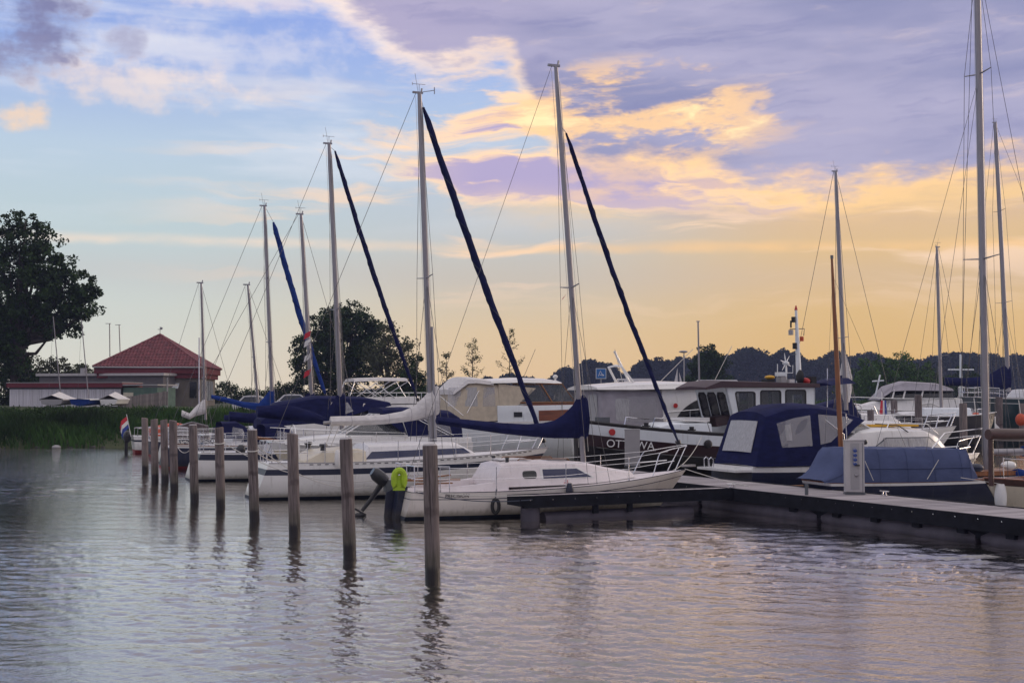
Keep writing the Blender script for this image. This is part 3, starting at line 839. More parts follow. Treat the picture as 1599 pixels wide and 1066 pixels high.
# cleats, bollards
def cleat(p, rz, lab):
    r = empty('cleat', lab, 'cleat', p, rz, 'mooring cleats on the pontoon')
    mb = MB(); mb.tube([(-.06, 0, 0), (-.05, 0, .09)], .018, 8); mb.tube([(.06, 0, 0), (.05, 0, .09)], .018, 8); mb.box((0, 0, .006), (.22, .07, .012)); mb.build('base', 'steel', r)
    mb = MB(); mb.tube([(-.16, 0, .10), (0, 0, .095), (.16, 0, .10)], [.014, .02, .014], 8); mb.build('horn', 'steel', r)
def on_walk(s, v, z=DH): return A0 + U * s + V * v + Vector((0, 0, z))
cleat(A0 + Vector((-.06, .08, DH + .022)) - U * .02, .4, 'steel cleat at the corner where finger and walkway meet')
cleat(on_walk(-3.6, 1.85, DH + .013), pang, 'small steel cleat on the far edge of the walkway near the pedestal')
mb = MB(); mb.tube([(0, 0, 0), (0, 0, .26)], .045, 12); o = mb.build('bollard', 'dark_metal'); o.location = on_walk(-2.55, .32, DH + .004)
tag(o, 'small round steel bollard left of the near service pedestal', 'bollard')

# service pedestals
def pedestal(px, base_py, w, dpt, top_py, m, label, logo, flip):
    b = ground(px, base_py, DH + .004); h = at(px, top_py, b.y).z - b.z
    r = empty('service_pedestal', label, 'pedestal', b, math.atan2(-.45, .89) * 0 + R(-6), 'service pedestals on the walkway')
    mb = MB(); mb.box((0, 0, h / 2 + .03), (w, dpt, h - .06)); mb.build('body', m, r)
    mb = MB(); mb.box((0, 0, .02), (w + .03, dpt + .03, .04)); mb.build('foot', 'dark_metal', r)
    mb = MB(); mb.prism([(-w / 2 - .01, -dpt / 2 - .012, h), (w / 2 + .01, -dpt / 2 - .012, h + .005), (w / 2 + .01, -dpt / 2 - .012, h + .035), (-w / 2 - .01, -dpt / 2 - .012, h + .03)], (0, dpt + .024, 0)); mb.build('cap', m, r)
    if logo:
        mb = MB(); mb.box((-.0, -dpt / 2 - .006, h * .53), (w * .46, .014, h * .86)); mb.build('front_panel', 'grey_metal', r)
        for k in range(4):      # column of blue power sockets with sprung lids
            z_ = h * (.845 - .085 * k)
            mb = MB(); mb.tube([(.0, -dpt / 2 - .01, z_), (.0, -dpt / 2 - .075, z_ - .03)], [.052, .046], 12); sk = mb.build('socket', 'print_blue', r)
            mb = MB(); mb.box((.0, -dpt / 2 - .075, z_ + .012), (.085, .02, .05), 0, 0); mb.build('lid', 'grey_metal', sk)
        mb = MB(); mb.box((.05, -dpt / 2 - .06, h * .845 - h * .085 * 3.5), (.11, .06, .03)); mb.build('plug', 'rubber', r)
        mb = MB(); mb.ball((.03, -dpt / 2 - .03, h * .36), (.045, .03, .04)); mb.build('socket_cover', 'alu', r)
        mb = MB(); mb.box((w / 2 - .045, -dpt / 2 - .004, h * .5), (.012, .01, h * .93)); mb.build('side_trim', 'dark_metal', r)
pedestal(1334, 771, .46, .30, 688, 'pedestal_grey', 'light grey service pedestal with a column of blue sockets on the near walkway', True, 0)
pedestal(987.5, 729, .52, .34, 671, 'grey_metal', 'plain dark grey service pedestal on the walkway, hiding part of the black hull', False, 0)

# ================================================================== boat library
class Boat:
    def __init__(s, name, label, cat, x, y, deg, L, beam, fs, fm, fb, wt=.7, draft=.35, rake_b=.8, rake_s=.15, group=None, pw=2.1, bowk=1.25, tm=.45):
        s.fr = Frame(x, y, deg); s.L = L; s.B = beam; s.z = (fs, fm, fb); s.wt = wt; s.dr = draft; s.rb = rake_b; s.rs = rake_s; s.pw = pw; s.bowk = bowk; s.tm = tm
        s.rr = {}; s.keep = []
        s.root = empty(name, label, cat, (x, y, 0), R(deg), group)
    def F(s, px, py, yl=0.): return s.fr.F(px, py, yl)
    def hb(s, t):
        if t < s.tm: q = s.wt + (1 - s.wt) * math.sin(math.pi / 2 * t / s.tm)
        else: q = 1 - ((t - s.tm) / (1 - s.tm)) ** s.pw
        return max(.012, q * s.B / 2)
    def sh(s, t):
        a, b, c = s.z
        # quadratic through (0,a) (.45,b) (1,c)
        m = .45
        return a * (t - m) * (t - 1) / (m) + b * t * (t - 1) / (m * (m - 1)) + c * t * (t - m) / (1 - m)
    def pt(s, t, z, side=-1):
        zs = s.sh(t); d = s.dr * (1 - .5 * t ** 3)
        q = clamp((z + d) / (zs + d)); k = lerp(4.2, s.bowk, clamp(t) ** 2.2)
        y = s.hb(t) * (1 - (1 - q) ** k) if q < 1 else s.hb(t)
        x = t * s.L - (1 - q) * s.rb * t ** 4 + (1 - q) * s.rs * (1 - t) ** 6
        return Vector((x, side * y, z))
    def xt(s, x): return clamp(x / s.L, 0, .995)
    def edge(s, x, dz=0., inset=0., side=-1):
        t = s.xt(x); h = max(.01, s.hb(t) - inset)
        return Vector((x, side * h, s.sh(t) + dz))
    def band(s, name, m, z0, z1, n=28, nz=5, out=0.):
        """z0,z1: functions of t giving the lower and upper edge"""
        root = s.root
        mb = MB()
        for side in (-1, 1):
            secs = []
            for i in range(n + 1):
                t = i / n; t = 1 - (1 - t) ** 1.25 if t > 0 else 0
                a, b = z0(t), z1(t); q = []
                for k in range(nz + 1):
                    p = s.pt(t, lerp(a, b, k / nz), side)
                    if out: p.y += side * out
                    q.append(p)
                secs.append(q)
            mb.loft(secs)
            if side == -1: sa = secs[0]
            else: sb = secs[0]
        mb.loft([sa, sb], smooth=False)   # transom
        return mb.build(name, m, root)
    def hull(s, top='gelcoat', stripes=(), boot=('antifoul', .07), toe='alu'):
        f = s.dr
        s.band('bottom', boot[0], lambda t: -s.dr * (1 - .5 * t ** 3) + .0, lambda t: boot[1])
        edges = [lambda t: boot[1]]
        # stripes: (material, lower offset below sheer, upper offset below sheer)
        cur = None; todo = sorted(stripes, key=lambda q: -q[1])
        lo = lambda t: boot[1]
        for (m, a, b) in todo:
            s.band('hull', top, lo, (lambda a: lambda t: s.sh(t) - a)(a))
            s.band('sheer_stripe', m, (lambda a: lambda t: s.sh(t) - a)(a), (lambda b: lambda t: s.sh(t) - b)(b), nz=2)
            lo = (lambda b: lambda t: s.sh(t) - b)(b)
        if not todo or todo[-1][2] > 0.001: s.band('hull', top, lo, lambda t: s.sh(t))
        if toe:
            mb = MB()
            for side in (-1, 1): mb.tube([s.edge(s.L * i / 24, .012, .015, side) for i in range(25)], .018, 5)
            mb.build('toe_rail', toe, s.root)
    def deck(s, m='deck_white', x0=0, x1=None, dz=-.015, crown=.05, inset=.01, name='deck'):
        x1 = x1 or s.L; secs = []
        for i in range(25):
            x = lerp(x0, x1, i / 24); e = s.edge(x, dz, inset)
            secs.append([(x, e.y * c, e.z + crown * (1 - c * c) * (e.y / (s.B / 2)) ** 2) for c in (1, .75, .4, 0, -.4, -.75, -1)])
        mb = MB(); mb.loft(secs); return mb.build(name, m, s.root)
    # superstructure -------------------------------------------------
    def house(s, name, m, st, parent=None, crown=.05, r=.05, cap0=True, cap1=True, smooth=True):
        """stations (x, half width bottom, half width top, z bottom, z top)"""
        s.last = st; s.rr[id(st)] = r; s.keep.append(st); secs = []
        for (x, wb, wtp, zb, zt) in st:
            rr = min(r, (zt - zb) * .45, wtp * .5)
            h = [(x, wb, zb), (x, lerp(wb, wtp, .5), lerp(zb, zt - rr, .5)), (x, wtp, zt - rr), (x, wtp - rr * .3, zt - rr * .3), (x, wtp - rr, zt), (x, wtp * .5, zt + crown * .8), (x, 0, zt + crown)]
            secs.append([(p[0], -p[1], p[2]) for p in h] + [p for p in h[::-1][1:]])
        mb = MB(); mb.loft(secs, smooth=smooth)
        n = len(secs[0])
        if cap0: mb.add(secs[0], [tuple(range(n))])
        if cap1: mb.add(secs[-1], [tuple(range(n))])
        return mb.build(name, m, parent or s.root)
    def side_y(s, x, z, st=None):
        st = st or s.last; r = s.rr.get(id(st), .05)
        if x <= st[0][0] and st[0][0] < st[-1][0] or x >= st[0][0] and st[0][0] > st[-1][0]: a = b = st[0]; t = 0
        else:
            a = b = st[-1]; t = 0
            for a1, b1 in zip(st, st[1:]):
                if min(a1[0], b1[0]) <= x <= max(a1[0], b1[0]):
                    a, b = a1, b1; t = (x - a[0]) / (b[0] - a[0] + 1e-9); break
        wb, wtp, zb, zt = (lerp(a[i], b[i], t) for i in range(1, 5))
        rr = min(r, (zt - zb) * .45, wtp * .5)
        return lerp(wb, wtp, clamp((z - zb) / max(.01, zt - rr - zb)))
    def panel(s, name, m, poly, st=None, out=.008, thick=.012, sides=(-1, 1), parent=None):
        """side pane following the house side; poly of (x, z), convex in x"""
        st = st or s.last; xs = [p[0] for p in poly]; x0, x1 = min(xs), max(xs)
        cols = sorted(set([round(lerp(x0 + 1e-4, x1 - 1e-4, i / 14), 5) for i in range(15)] + [round(x, 5) for x in xs if x0 < x < x1] + [round(q[0], 5) for q in st if x0 < q[0] < x1]))
        res = []; rng = []
        for x in cols:
            zs = []
            for i in range(len(poly)):
                (xa, za), (xb, zb) = poly[i], poly[(i + 1) % len(poly)]
                if min(xa, xb) <= x <= max(xa, xb) and abs(xa - xb) > 1e-9: zs.append(lerp(za, zb, (x - xa) / (xb - xa)))
            if len(zs) > 1: rng.append((x, min(zs), max(zs)))
        for side in sides:
            mb = MB(); secs = []
            for x, za, zb in rng:
                zm = (za + zb) / 2; q = [(x, side * (s.side_y(x, z, st) + out), z) for z in (za, zm, zb)] + [(x, side * (s.side_y(x, z, st) + out - thick), z) for z in (zb, zm, za)]
                secs.append(q)
            mb.loft(secs, closed=True, caps=True, smooth=False)
            res.append(mb.build(name, m, parent or s.root))
        return res
    def tubes(s, name, m, lines, r=.014, n=6, parent=None):
        mb = MB()
        for ln in lines: mb.tube(ln, r, n)
        return mb.build(name, m, parent or s.root)
    def rig(s, base, top, r=.075, m='alu', spread=(), jib=None, jibm='navy_canvas', jibr=.075, foretop=None, backstay=True, windex=1, shroud_y=None, stay_r=.006, forepx=None, aft=None, chain=None):
        """mast from pixel base to pixel top on the centre plane"""
        b = s.F(*base); t = s.F(*top); d = t - b; root = s.root; r *= .88
        mast = MB(); mast.tube([b, b + d * .5, b + d * .92, t], [r, r, r * .92, r * .72], 10, sy=.75)
        mo = mast.build('mast', m, root); s.mast = (b, t)
        sp_pts = []
        for (f, w) in spread:
            c = b + d * f
            mb = MB(); mb.tube([c + Vector((-.05, -w, .06)), c, c + Vector((-.05, w, .06))], [.014, .026, .014], 6); mb.build('spreader', 'alu_dark', root); sp_pts.append((c, w))
        w0 = shroud_y or s.B * .44
        zb = s.sh(s.xt(b.x))
        lines = []
        for side in (-1, 1):
            foot = Vector((b.x - .1, side * w0, zb)); p = [foot] + [c + Vector((-.05, side * w, .06)) for c, w in sp_pts] + [t - d.normalized() * .15]
            lines.append(p)
            if sp_pts:
                lines.append([Vector((b.x - .35, side * w0, zb)), sp_pts[0][0]]); lines.append([Vector((b.x + .3, side * w0 * .95, zb)), sp_pts[0][0]])
        s.tubes('shroud', 'wire', lines, stay_r, 4)
        ap = aft if aft is not None else .05
        if backstay: s.tubes('backstay', 'wire', [[Vector((ap, 0, s.sh(0) + .02)), t + Vector((-.12, 0, .0))]], stay_r, 4)
        # masthead fittings
        mb = MB(); mb.box(t + Vector((-.06, 0, .02)), (.34, .07, .06)); mb.tube([t + Vector((.05, 0, 0)), t + Vector((.08, 0, .16))], .03, 6); mb.build('masthead', 'alu_dark', root)
        if windex:
            q = t + Vector((0, .03, .04)); mb = MB()
            mb.tube([q, q + Vector((0, 0, .26))], .009, 5); mb.tube([q + Vector((-.22, .02, .26)), q + Vector((.2, -.02, .26))], .008, 4)
            mb.tube([q + Vector((-.22, .02, .22)), q + Vector((-.22, .02, .31))], .01, 4)
            if windex > 1:
                mb.tube([t + Vector((.1, 0, .05)), t + Vector((.5, 0, .14))], .012, 5); mb.tube([t + Vector((.5, 0, .02)), t + Vector((.5, 0, .24))], .016, 5)
            mb.build('wind_vane', 'alu_dark', root)
            s.tubes('aerial', 'wire', [[t + Vector((-.05, -.03, 0)), t + Vector((-.16, -.03, .62))]], .006, 4)
        if jib:
            a_, c_ = s.F(*jib[0]), s.F(*jib[1]); n = 26; rs = random.Random(int(base[0])); pts = []; rr = []
            for i in range(n + 1):
                f = i / n; p = a_.lerp(c_, f); sag = math.sin(math.pi * f) * .10
                p = p + Vector((-sag * .6 + rs.uniform(-.012, .012), rs.uniform(-.012, .012), -sag)); pts.append(p)
                rr.append(jibr * (.35 if i in (0, n) else (.55 + .55 * math.sin(math.pi * (.15 + .8 * f))) * (1 + rs.uniform(-.09, .09))))
            mb = MB(); mb.tube(pts, rr, 9); fj = mb.build('furled_jib', jibm, root)
            hp = []; sx = Vector((1, 0, 0)); ax = (c_ - a_).normalized(); s1 = ax.cross(Vector((0, 1, 0))).normalized(); s2 = Vector((0, 1, 0))
            for i in range(n * 6 + 1):
                f = i / 6; k = min(n - 1, int(f)); p = pts[k].lerp(pts[k + 1], f - k); r_ = lerp(rr[k], rr[k + 1], f - k) * 1.02; q = f * 1.9
                hp.append(p + s1 * math.cos(q) * r_ + s2 * math.sin(q) * r_)
            mb = MB(); mb.tube(hp, .013, 4); mb.build('cloth_edge', 'navy_canvas' if jibm != 'navy_canvas' else 'navy_stripe', fj)
            dj = (c_ - a_)
            end = c_ + dj.normalized() * .25
            ft = foretop if foretop else t
            s.tubes('forestay', 'wire', [[ft if not isinstance(ft, tuple) else s.F(*ft), a_]], .009, 5)
            s.tubes('tack_strop', 'wire', [[c_, end]], .009, 5)
            mb = MB(); mb.tube([c_ - dj.normalized() * .02, c_ + dj.normalized() * .10], .075, 12); mb.build('furling_drum', 'black_plastic', root)
        elif forepx:
            s.tubes('forestay', 'wire', [[t, s.F(*forepx)]], stay_r, 4)
        # halyards beside the mast
        s.tubes('halyard', 'rope', [[b + Vector((-.12, .03, .4)), t + Vector((-.12, .02, -.1))], [b + Vector((.12, -.05, .3)), t + Vector((.1, -.02, -.4))]], .006, 4)
        return mo
    def cover(s, pts, m='navy_canvas', hw=.13, name='sail_cover', seed=1, boom=True, wrap=None):
        """pts: (px, py top, py bottom) along the boom in the centre plane"""
        rs = random.Random(seed); secs = []; P = []
        for (px, a, b) in pts: P.append((s.F(px, a), s.F(px, b)))
        # densify
        D = []
        for i in range(len(P) - 1):
            for k in range(5): D.append((P[i][0].lerp(P[i + 1][0], k / 5), P[i][1].lerp(P[i + 1][1], k / 5)))
        D.append(P[-1])
        for i, (a, b) in enumerate(D):
            h = (a - b).length / 2; c = (a + b) / 2; w = min(hw, h * 1.05) * (1 + rs.uniform(-.10, .10)); q = []
            for k in range(12):
                t = 2 * math.pi * k / 12; ct, stt = math.cos(t), math.sin(t)
                wz = w * (1 - .35 * max(0, stt)) * (1 + rs.uniform(-.05, .05))
                q.append((c.x, wz * ct, c.z + h * stt))
            secs.append(q)
        mb = MB(); mb.loft(secs, closed=True, caps=True); o = mb.build(name, m, s.root)
        for k in range(4, len(secs) - 4, 7):
            mb = MB(); cx = sum(p[0] for p in secs[k]) / 12; cz = sum(p[2] for p in secs[k]) / 12
            mb.tube([(cx + .012, p[1] * 1.02, cz + (p[2] - cz) * 1.02) for p in secs[k] + secs[k][:1]], .007, 4, cap=False); mb.build('sail_tie', m if m != 'white_canvas' else 'grey_canvas', o)
        return o
    def stanchions(s, xs, h=.58, side=(-1, 1), wires=(.3, .56), x0=None, x1=None, inset=.05, r=.012):
        for sd in side:
            for x in xs:
                p = s.edge(x, 0, inset, sd); mb = MB(); mb.tube([p, p + Vector((0, 0, h))], r, 6); mb.tube([p, p + Vector((0, 0, .05))], r * 2, 6); mb.build('stanchion', 'steel', s.root)
        lines = []
        for sd in side:
            ax = ([x0] if x0 is not None else []) + list(xs) + ([x1] if x1 is not None else [])
            for wz in wires: lines.append([s.edge(x, wz, inset, sd) + Vector((0, 0, 0)) for x in ax])
        s.tubes('lifeline', 'steel', lines, .006, 4)
    def pulpit(s, x0, h=.6, r=.014, low=True):
        L = s.L; lines = []
        xa = L - .12
        top = [s.edge(x0, h, .06, -1), s.edge(lerp(x0, xa, .5), h + .04, .06, -1), Vector((xa + .05, -.16, s.sh(1) + h + .06)), Vector((xa + .12, 0, s.sh(1) + h + .07)),
               Vector((xa + .05, .16, s.sh(1) + h + .06)), s.edge(lerp(x0, xa, .5), h + .04, .06, 1), s.edge(x0, h, .06, 1)]
        for sd in (-1, 1):
            lines.append([s.edge(x0 - .28, 0, .06, sd), s.edge(x0 - .06, h * .85, .06, sd), top[0 if sd < 0 else -1]])
            lines.append([s.edge(xa - .35, 0, .05, sd), Vector((xa + .03, sd * .16, s.sh(1) + h + .05))])
            if low: lines.append([s.edge(x0 - .12, h * .5, .06, sd), s.edge(lerp(x0, xa, .6), h * .5, .06, sd)])
        lines.append(top)
        s.tubes('pulpit', 'steel', lines, r, 7)
    def pushpit(s, x1, h=.6, r=.014, gate=False):
        lines = []; z0 = s.sh(0)
        for sd in (-1, 1):
            p = s.edge(.08, h, .08, sd); q = s.edge(x1, h, .06, sd)
            lines.append([s.edge(x1, 0, .06, sd), q, p, Vector((.06, sd * .25, z0 + h))]); lines.append([s.edge(.1, 0, .08, sd), p])
            lines.append([s.edge(x1, h * .5, .06, sd), s.edge(.1, h * .5, .08, sd), Vector((.06, sd * .25, z0 + h * .5))])
            lines.append([Vector((.06, sd * .25, z0)), Vector((.06, sd * .25, z0 + h))])
        s.tubes('pushpit', 'steel', lines, r, 7)
    def fender(s, x, z, m='gelcoat', ln=.55, r=.11, side=-1, lab=None):
        p = s.pt(s.xt(x), z, side); p.y += side * (r + .01)
        f = empty('fender', lab or 'fender hanging on the side of the boat', 'fender', s.fr.o + s.fr.ux * p.x + s.fr.uy * p.y, s.fr.h)
        f['_skip'] = 1
        del f['_skip']
        n = 9; mb = MB()
        mb.tube([(0, 0, z + ln * (i / n - .5)) for i in range(n + 1)], [r * math.sin(math.pi * clamp(i / n * .86 + .07)) ** .35 for i in range(n + 1)], 12); mb.build('body', m, f)
        top = s.edge(x, .03, .02, side)
        lx = p.x; mb = MB(); mb.tube([(0, 0, z + ln / 2), (top.x - p.x, top.y - p.y, top.z)], .008, 5); mb.build('rope', 'rope', f)
        return f

def W(boat, p):
    """boat point to world"""
    p = Vector(p); return boat.fr.o + boat.fr.ux * p.x + boat.fr.uy * p.y + Vector((0, 0, p.z))
def line_rope(name, label, a, b, sag=.3, m='rope', r=.012, n=14, wrap=True):
    a, b = Vector(a), Vector(b); pts = []
    for i in range(n + 1):
        t = i / n; p = a.lerp(b, t); p.z -= sag * 4 * t * (1 - t); pts.append(p)
    mb = MB(); mb.tube(pts, r, 6)
    o = mb.build(name, m); o.data.name = name
    return tag(o, label, 'rope')
def rrect(x0, x1, z0, z1, r, n=3, sl=0., sr=0.):
    """rounded rectangle in (x, z); sl, sr lean the left and right edges by that much at the top"""
    out = []
    for (cx, cz, a0) in ((x1 - r, z1 - r, 0), (x0 + r, z1 - r, 90), (x0 + r, z0 + r, 180), (x1 - r, z0 + r, 270)):
        for k in range(n + 1):
            a = R(a0 + 90 * k / n); x, z = cx + r * math.cos(a), cz + r * math.sin(a)
            f = (z - z0) / (z1 - z0); u = (x - x0) / (x1 - x0)
            out.append((x + lerp(sl, sr, u) * f, z))
    return out

# ================================================================== 1: beige daysailer beside the finger pontoon
b = Boat('sailboat', 'beige sailboat with a navy boom cover and lime lifebuoy beside the dark finger pontoon', 'sailboat', -2.78, 32.35, 21, 8.1, 2.45, .68, .70, 1.04, wt=.74, rake_b=1.0, rake_s=-.22)
b.hull('gelcoat_warm', [('navy_stripe', .02, .0), ('navy_stripe', .19, .17)], toe=None)
b.deck('deck_pink')
B1 = b
X1 = lambda px, py, y=-.8: b.F(px, py, y)
ca = X1(784, 745).x; cbx = X1(1002, 737).x
st = [(X1(772, 745).x, .93, .90, .74, .93), (X1(781, 716).x + .04, .93, .80, .74, 1.28), (X1(800, 716).x, .94, .78, .74, 1.33), (X1(880, 720).x, .94, .74, .76, 1.30), (X1(925, 727).x, .88, .66, .78, 1.25), (X1(962, 733).x, .70, .48, .82, 1.10), (X1(1003, 738).x, .42, .26, .88, .96)]
b.house('cabin', 'deck_pink', st, crown=.05, r=.07)
b.panel('window', 'tinted_glass', rrect(X1(815, 745).x, X1(837, 745).x, X1(826, 747, -.9).z, X1(826, 735, -.9).z, .07), st)
wz0, wz1 = X1(880, 746, -.9).z, X1(880, 732, -.9).z
b.panel('window_frame', 'gelcoat', [(X1(843, 740).x, wz0 - .03), (X1(930, 740).x, wz0 - .015), (X1(905, 740).x, wz1 + .03), (X1(843, 740).x, wz1 + .03)], st, out=.005)
b.panel('window', 'navy_glass', [(X1(847, 740).x, wz0), (X1(924, 740).x, wz0 + .01), (X1(902, 740).x, wz1), (X1(847, 740).x, wz1)], st, out=.012)
# cockpit coamings and companionway
for sd in (-1, 1):
    mb = MB(); secs = []
    for i in range(9):
        x = lerp(.45, ca + .1, i / 8); e = b.edge(x, 0, .28, sd); h = lerp(.04, .24, i / 8)
        secs.append([(x, e.y + sd * .12, e.z - .02), (x, e.y + sd * .05, e.z + h), (x, e.y - sd * .08, e.z + h), (x, e.y - sd * .12, e.z - .02)])
    mb.loft(secs, caps=True); mb.build('coaming', 'deck_pink', b.root)
mb = MB(); mb.box((ca + .03, 0, .98), (.03, .62, .50), ry=R(-14)); mb.build('companionway', 'cream', b.root)
mb = MB(); mb.box((ca + .55, 0, 1.395), (.85, .66, .03)); mb.build('sliding_hatch', 'deck_white', b.root)
mb = MB(); mb.box((ca + 1.75, 0, 1.37), (.50, .50, .04)); mb.build('hatch', 'grey_metal', b.root)
b.tubes('handrail', 'teak', [[(ca + .5, sd * .60, 1.39), (ca + .55, sd * .60, 1.43), (ca + 1.9, sd * .56, 1.41), (ca + 1.95, sd * .56, 1.36)] for sd in (-1, 1)], .014)
for x, y in ((ca + .1, -.5), (ca + .1, .5)):
    mb = MB(); mb.tube([(x + .15, y, 1.34), (x + .15, y, 1.42), (x + .15, y, 1.44), (x + .15, y, 1.47)], [.05, .045, .06, .05], 12); mb.build('winch', 'black_plastic', b.root)
mb = MB(); mb.box((1.0, 0, .90), (1.1, .10, .05)); mb.tube([(.1, 0, .92), (1.3, 0, 1.02)], .022, 6); mb.build('tiller', 'teak', b.root)
for sd in (-1, 1):
    mb = MB(); mb.box((.65, sd * .62, .86), (.95, .16, .03)); mb.build('seat_slat', 'teak', b.root)
b.rig((911, 722), (868, 104), r=.085, spread=[(.44, .62)], jib=((884, 208), (1058, 688)), jibr=.064, foretop=(875, 196), windex=0)
b.cover([(682, 650, 662), (742, 656, 671), (784, 660, 677), (824, 662, 681), (848, 660, 683), (866, 656, 684), (880, 647, 684), (894, 633, 684), (902, 619, 684), (911, 616, 684), (917, 622, 684)], hw=.15, seed=2)
t0 = b.F(884, 470)
mb = MB(); mb.add([t0 + Vector((0, .3, .04)), t0 + Vector((.16, .32, .22)), t0 + Vector((.02, .28, .1)), t0 + Vector((-.08, .30, -.14))], [(0, 1, 2, 3)]); mb.build('pennant', 'flag_red', b.root)
b.stanchions([X1(690, 760, -1.1).x, X1(775, 760, -1.1).x, X1(882, 750, -1.1).x, X1(980, 735, -.8).x], h=.60, wires=(.30, .58), x0=.9, x1=b.L - .75)
b.pulpit(b.L - 1.05, h=.58)
b.pushpit(.95, h=.62)
# bow roller
mb = MB(); mb.box((b.L + .06, 0, 1.13), (.42, .09, .06)); mb.build('bow_roller', 'steel', b.root)
# rudder and tilted outboard
mb = MB(); mb.prism([(-.06, -.02, .78), (-.40, -.02, .62), (-.46, -.02, -.1), (-.50, -.02, -.35), (-.02, -.02, -.35), (-.02, -.02, .5)], (0, .05, 0)); mb.build('rudder', 'navy_gel', b.root)
om = Vector((-.42, .62, .98))
mb = MB(); secs = []
for i, (u, w_, h_) in enumerate([(-.26, .10, .10), (-.22, .15, .16), (-.05, .17, .19), (.12, .16, .18), (.22, .12, .12)]):
    q = []
    for k in range(12):
        t = 2 * math.pi * k / 12; cx = om.x - u * .8; cz = om.z + u * .62
        nx, nz = .62, .8
        q.append((cx - .0 + nx * h_ * math.sin(t) * -.8 * -1, om.y + w_ * math.cos(t), cz + nz * h_ * math.sin(t)))
    secs.append(q)
mb.loft(secs, closed=True, caps=True); e0 = mb.build('outboard_motor', 'black_plastic', b.root)
mb = MB(); mb.tube([(-.30, .62, .86), (-.62, .62, .42), (-.86, .62, .12)], [.085, .06, .05], 8, sy=.6); mb.build('shaft', 'black_plastic', e0)
mb = MB(); mb.box((-.9, .62, .10), (.34, .03, .05), ry=R(30)); mb.ball((-.93, .62, .02), (.17, .05, .06)); mb.build('propeller_leg', 'black_plastic', e0)
mb = MB(); mb.box((-.16, .62, .74), (.22, .24, .30)); mb.build('motor_bracket', 'dark_metal', b.root)
mb = MB(); mb.box((-.12, -.2, .30), (.22, .34, 1.0), ry=R(8)); mb.build('swim_ladder', 'navy_gel', b.root)
# lime horseshoe lifebuoy in its holder on the stern rail
lb = W(b, (-.24, -.62, .97)); hs = empty('lifebuoy', 'lime green horseshoe lifebuoy on the stern rail of the beige sailboat', 'lifebuoy', lb, R(12)); hs.scale = (.88, .88, .88)
pts = [(.0 + .14 * math.cos(R(a_)), 0, .20 * math.sin(R(a_)) + (.06 if math.sin(R(a_)) > 0 else -.06)) for a_ in range(-50, 231, 20)]
pts = [(x, 0, z + (.08 if i in (0, 14) else 0)) for i, (x, _, z) in enumerate(pts)]
mb = MB(); mb.tube(pts, [.07] + [.095] * (len(pts) - 2) + [.07], 9); mb.build('ring', 'lime', hs)
mb = MB(); mb.prism([(-.17, 0, -.30), (.17, 0, -.30), (.13, 0, .12), (-.13, 0, .12)], (0, .05, 0)); mb.build('holder', 'lime', hs)
# name on the hull
pa, pb_ = b.pt(b.xt(X1(700, 770, -1.15).x), .70, -1), b.pt(b.xt(X1(730, 770, -1.15).x), .70, -1)
ang = math.atan2(pb_.y - pa.y, pb_.x - pa.x); pm_ = (pa + pb_) / 2
text('lettering', 'PRECISION', .125, 'print_black', b.root, (pm_.x, pm_.y - .02, b.sh(b.xt(pm_.x)) - .098), (R(90), 0, ang), .002, .2)
text('lettering', '23', .11, 'flag_red', b.root, (X1(880, 748).x, -b.side_y(X1(880, 748).x, .82, st) - .03, .84), (R(90), 0, 0), .002, .3)
b.fender(X1(887, 760, -1.2).x, .58, 'navy_gel', .5, .10, -1, 'dark fender between the beige hull and the finger pontoon')
# tyre hanging on the pontoon end
ty = empty('tyre', 'small black tyre hanging by a rope in front of the beige hull', 'tyre', at(774, 790, 31.9), R(10))
mb = MB(); mb.tube([(.085 * math.cos(R(q)), 0, .17 * math.sin(R(q))) for q in range(0, 361, 24)], .045, 8, cap=False); mb.build('ring', 'rubber', ty)
mb = MB(); mb.tube([(0, 0, .19), (.02, .03, .42)], .012, 6); mb.build('rope', 'rope_dark', ty)

# ================================================================== 2: white sloop, navy stripe, white boom cover
b = Boat('sailboat', 'near white sloop with a navy stripe and a white canvas boom cover', 'sailboat', -7.45, 38.4, 22, 9.3, 3.0, 1.06, 1.10, 1.36, wt=.62, rake_b=1.2, rake_s=-.55)
B2 = b
b.hull('gelcoat', [('navy_stripe', .34, .17)], toe='alu'); b.deck('deck_white')
F2 = lambda px, py=700, y=-1.0: b.F(px, py, y)
st = [(F2(568).x, 1.02, .98, 1.0, 1.22), (F2(578).x, 1.02, .88, 1.0, 1.52), (F2(660).x, 1.0, .82, 1.0, 1.56), (F2(722).x, .88, .68, 1.04, 1.52), (F2(752).x, .7, .5, 1.08, 1.22)]
b.house('coachroof', 'deck_white', st, r=.08, crown=.07)
b.panel('window', 'navy_glass', [(F2(571).x, 1.14), (F2(680).x, 1.22), (F2(742).x, 1.26), (F2(730).x, 1.42), (F2(660).x, 1.40), (F2(582).x, 1.36)], st)
st2 = [(1.0, 1.15, 1.10, 1.0, 1.12), (1.6, 1.18, 1.08, 1.0, 1.40), (F2(560).x, 1.12, .98, 1.0, 1.46), (F2(572).x, 1.05, .95, 1.0, 1.40)]
b.house('cockpit_coaming', 'cream', st2, r=.08, crown=-.02)
for px in (505,):
    for sd in (-1, 1):
        q = F2(px); mb = MB(); mb.tube([(q.x, sd * .98, 1.42), (q.x, sd * .98, 1.52), (q.x, sd * .98, 1.56), (q.x, sd * .98, 1.62)], [.09, .08, .13, .11], 14); mb.build('winch', 'black_plastic', b.root)
mb = MB(); mb.tube([(.9 + .0, .42 * math.cos(R(q)), 1.75 + .42 * math.sin(R(q))) for q in range(0, 361, 20)], .016, 6, cap=False)
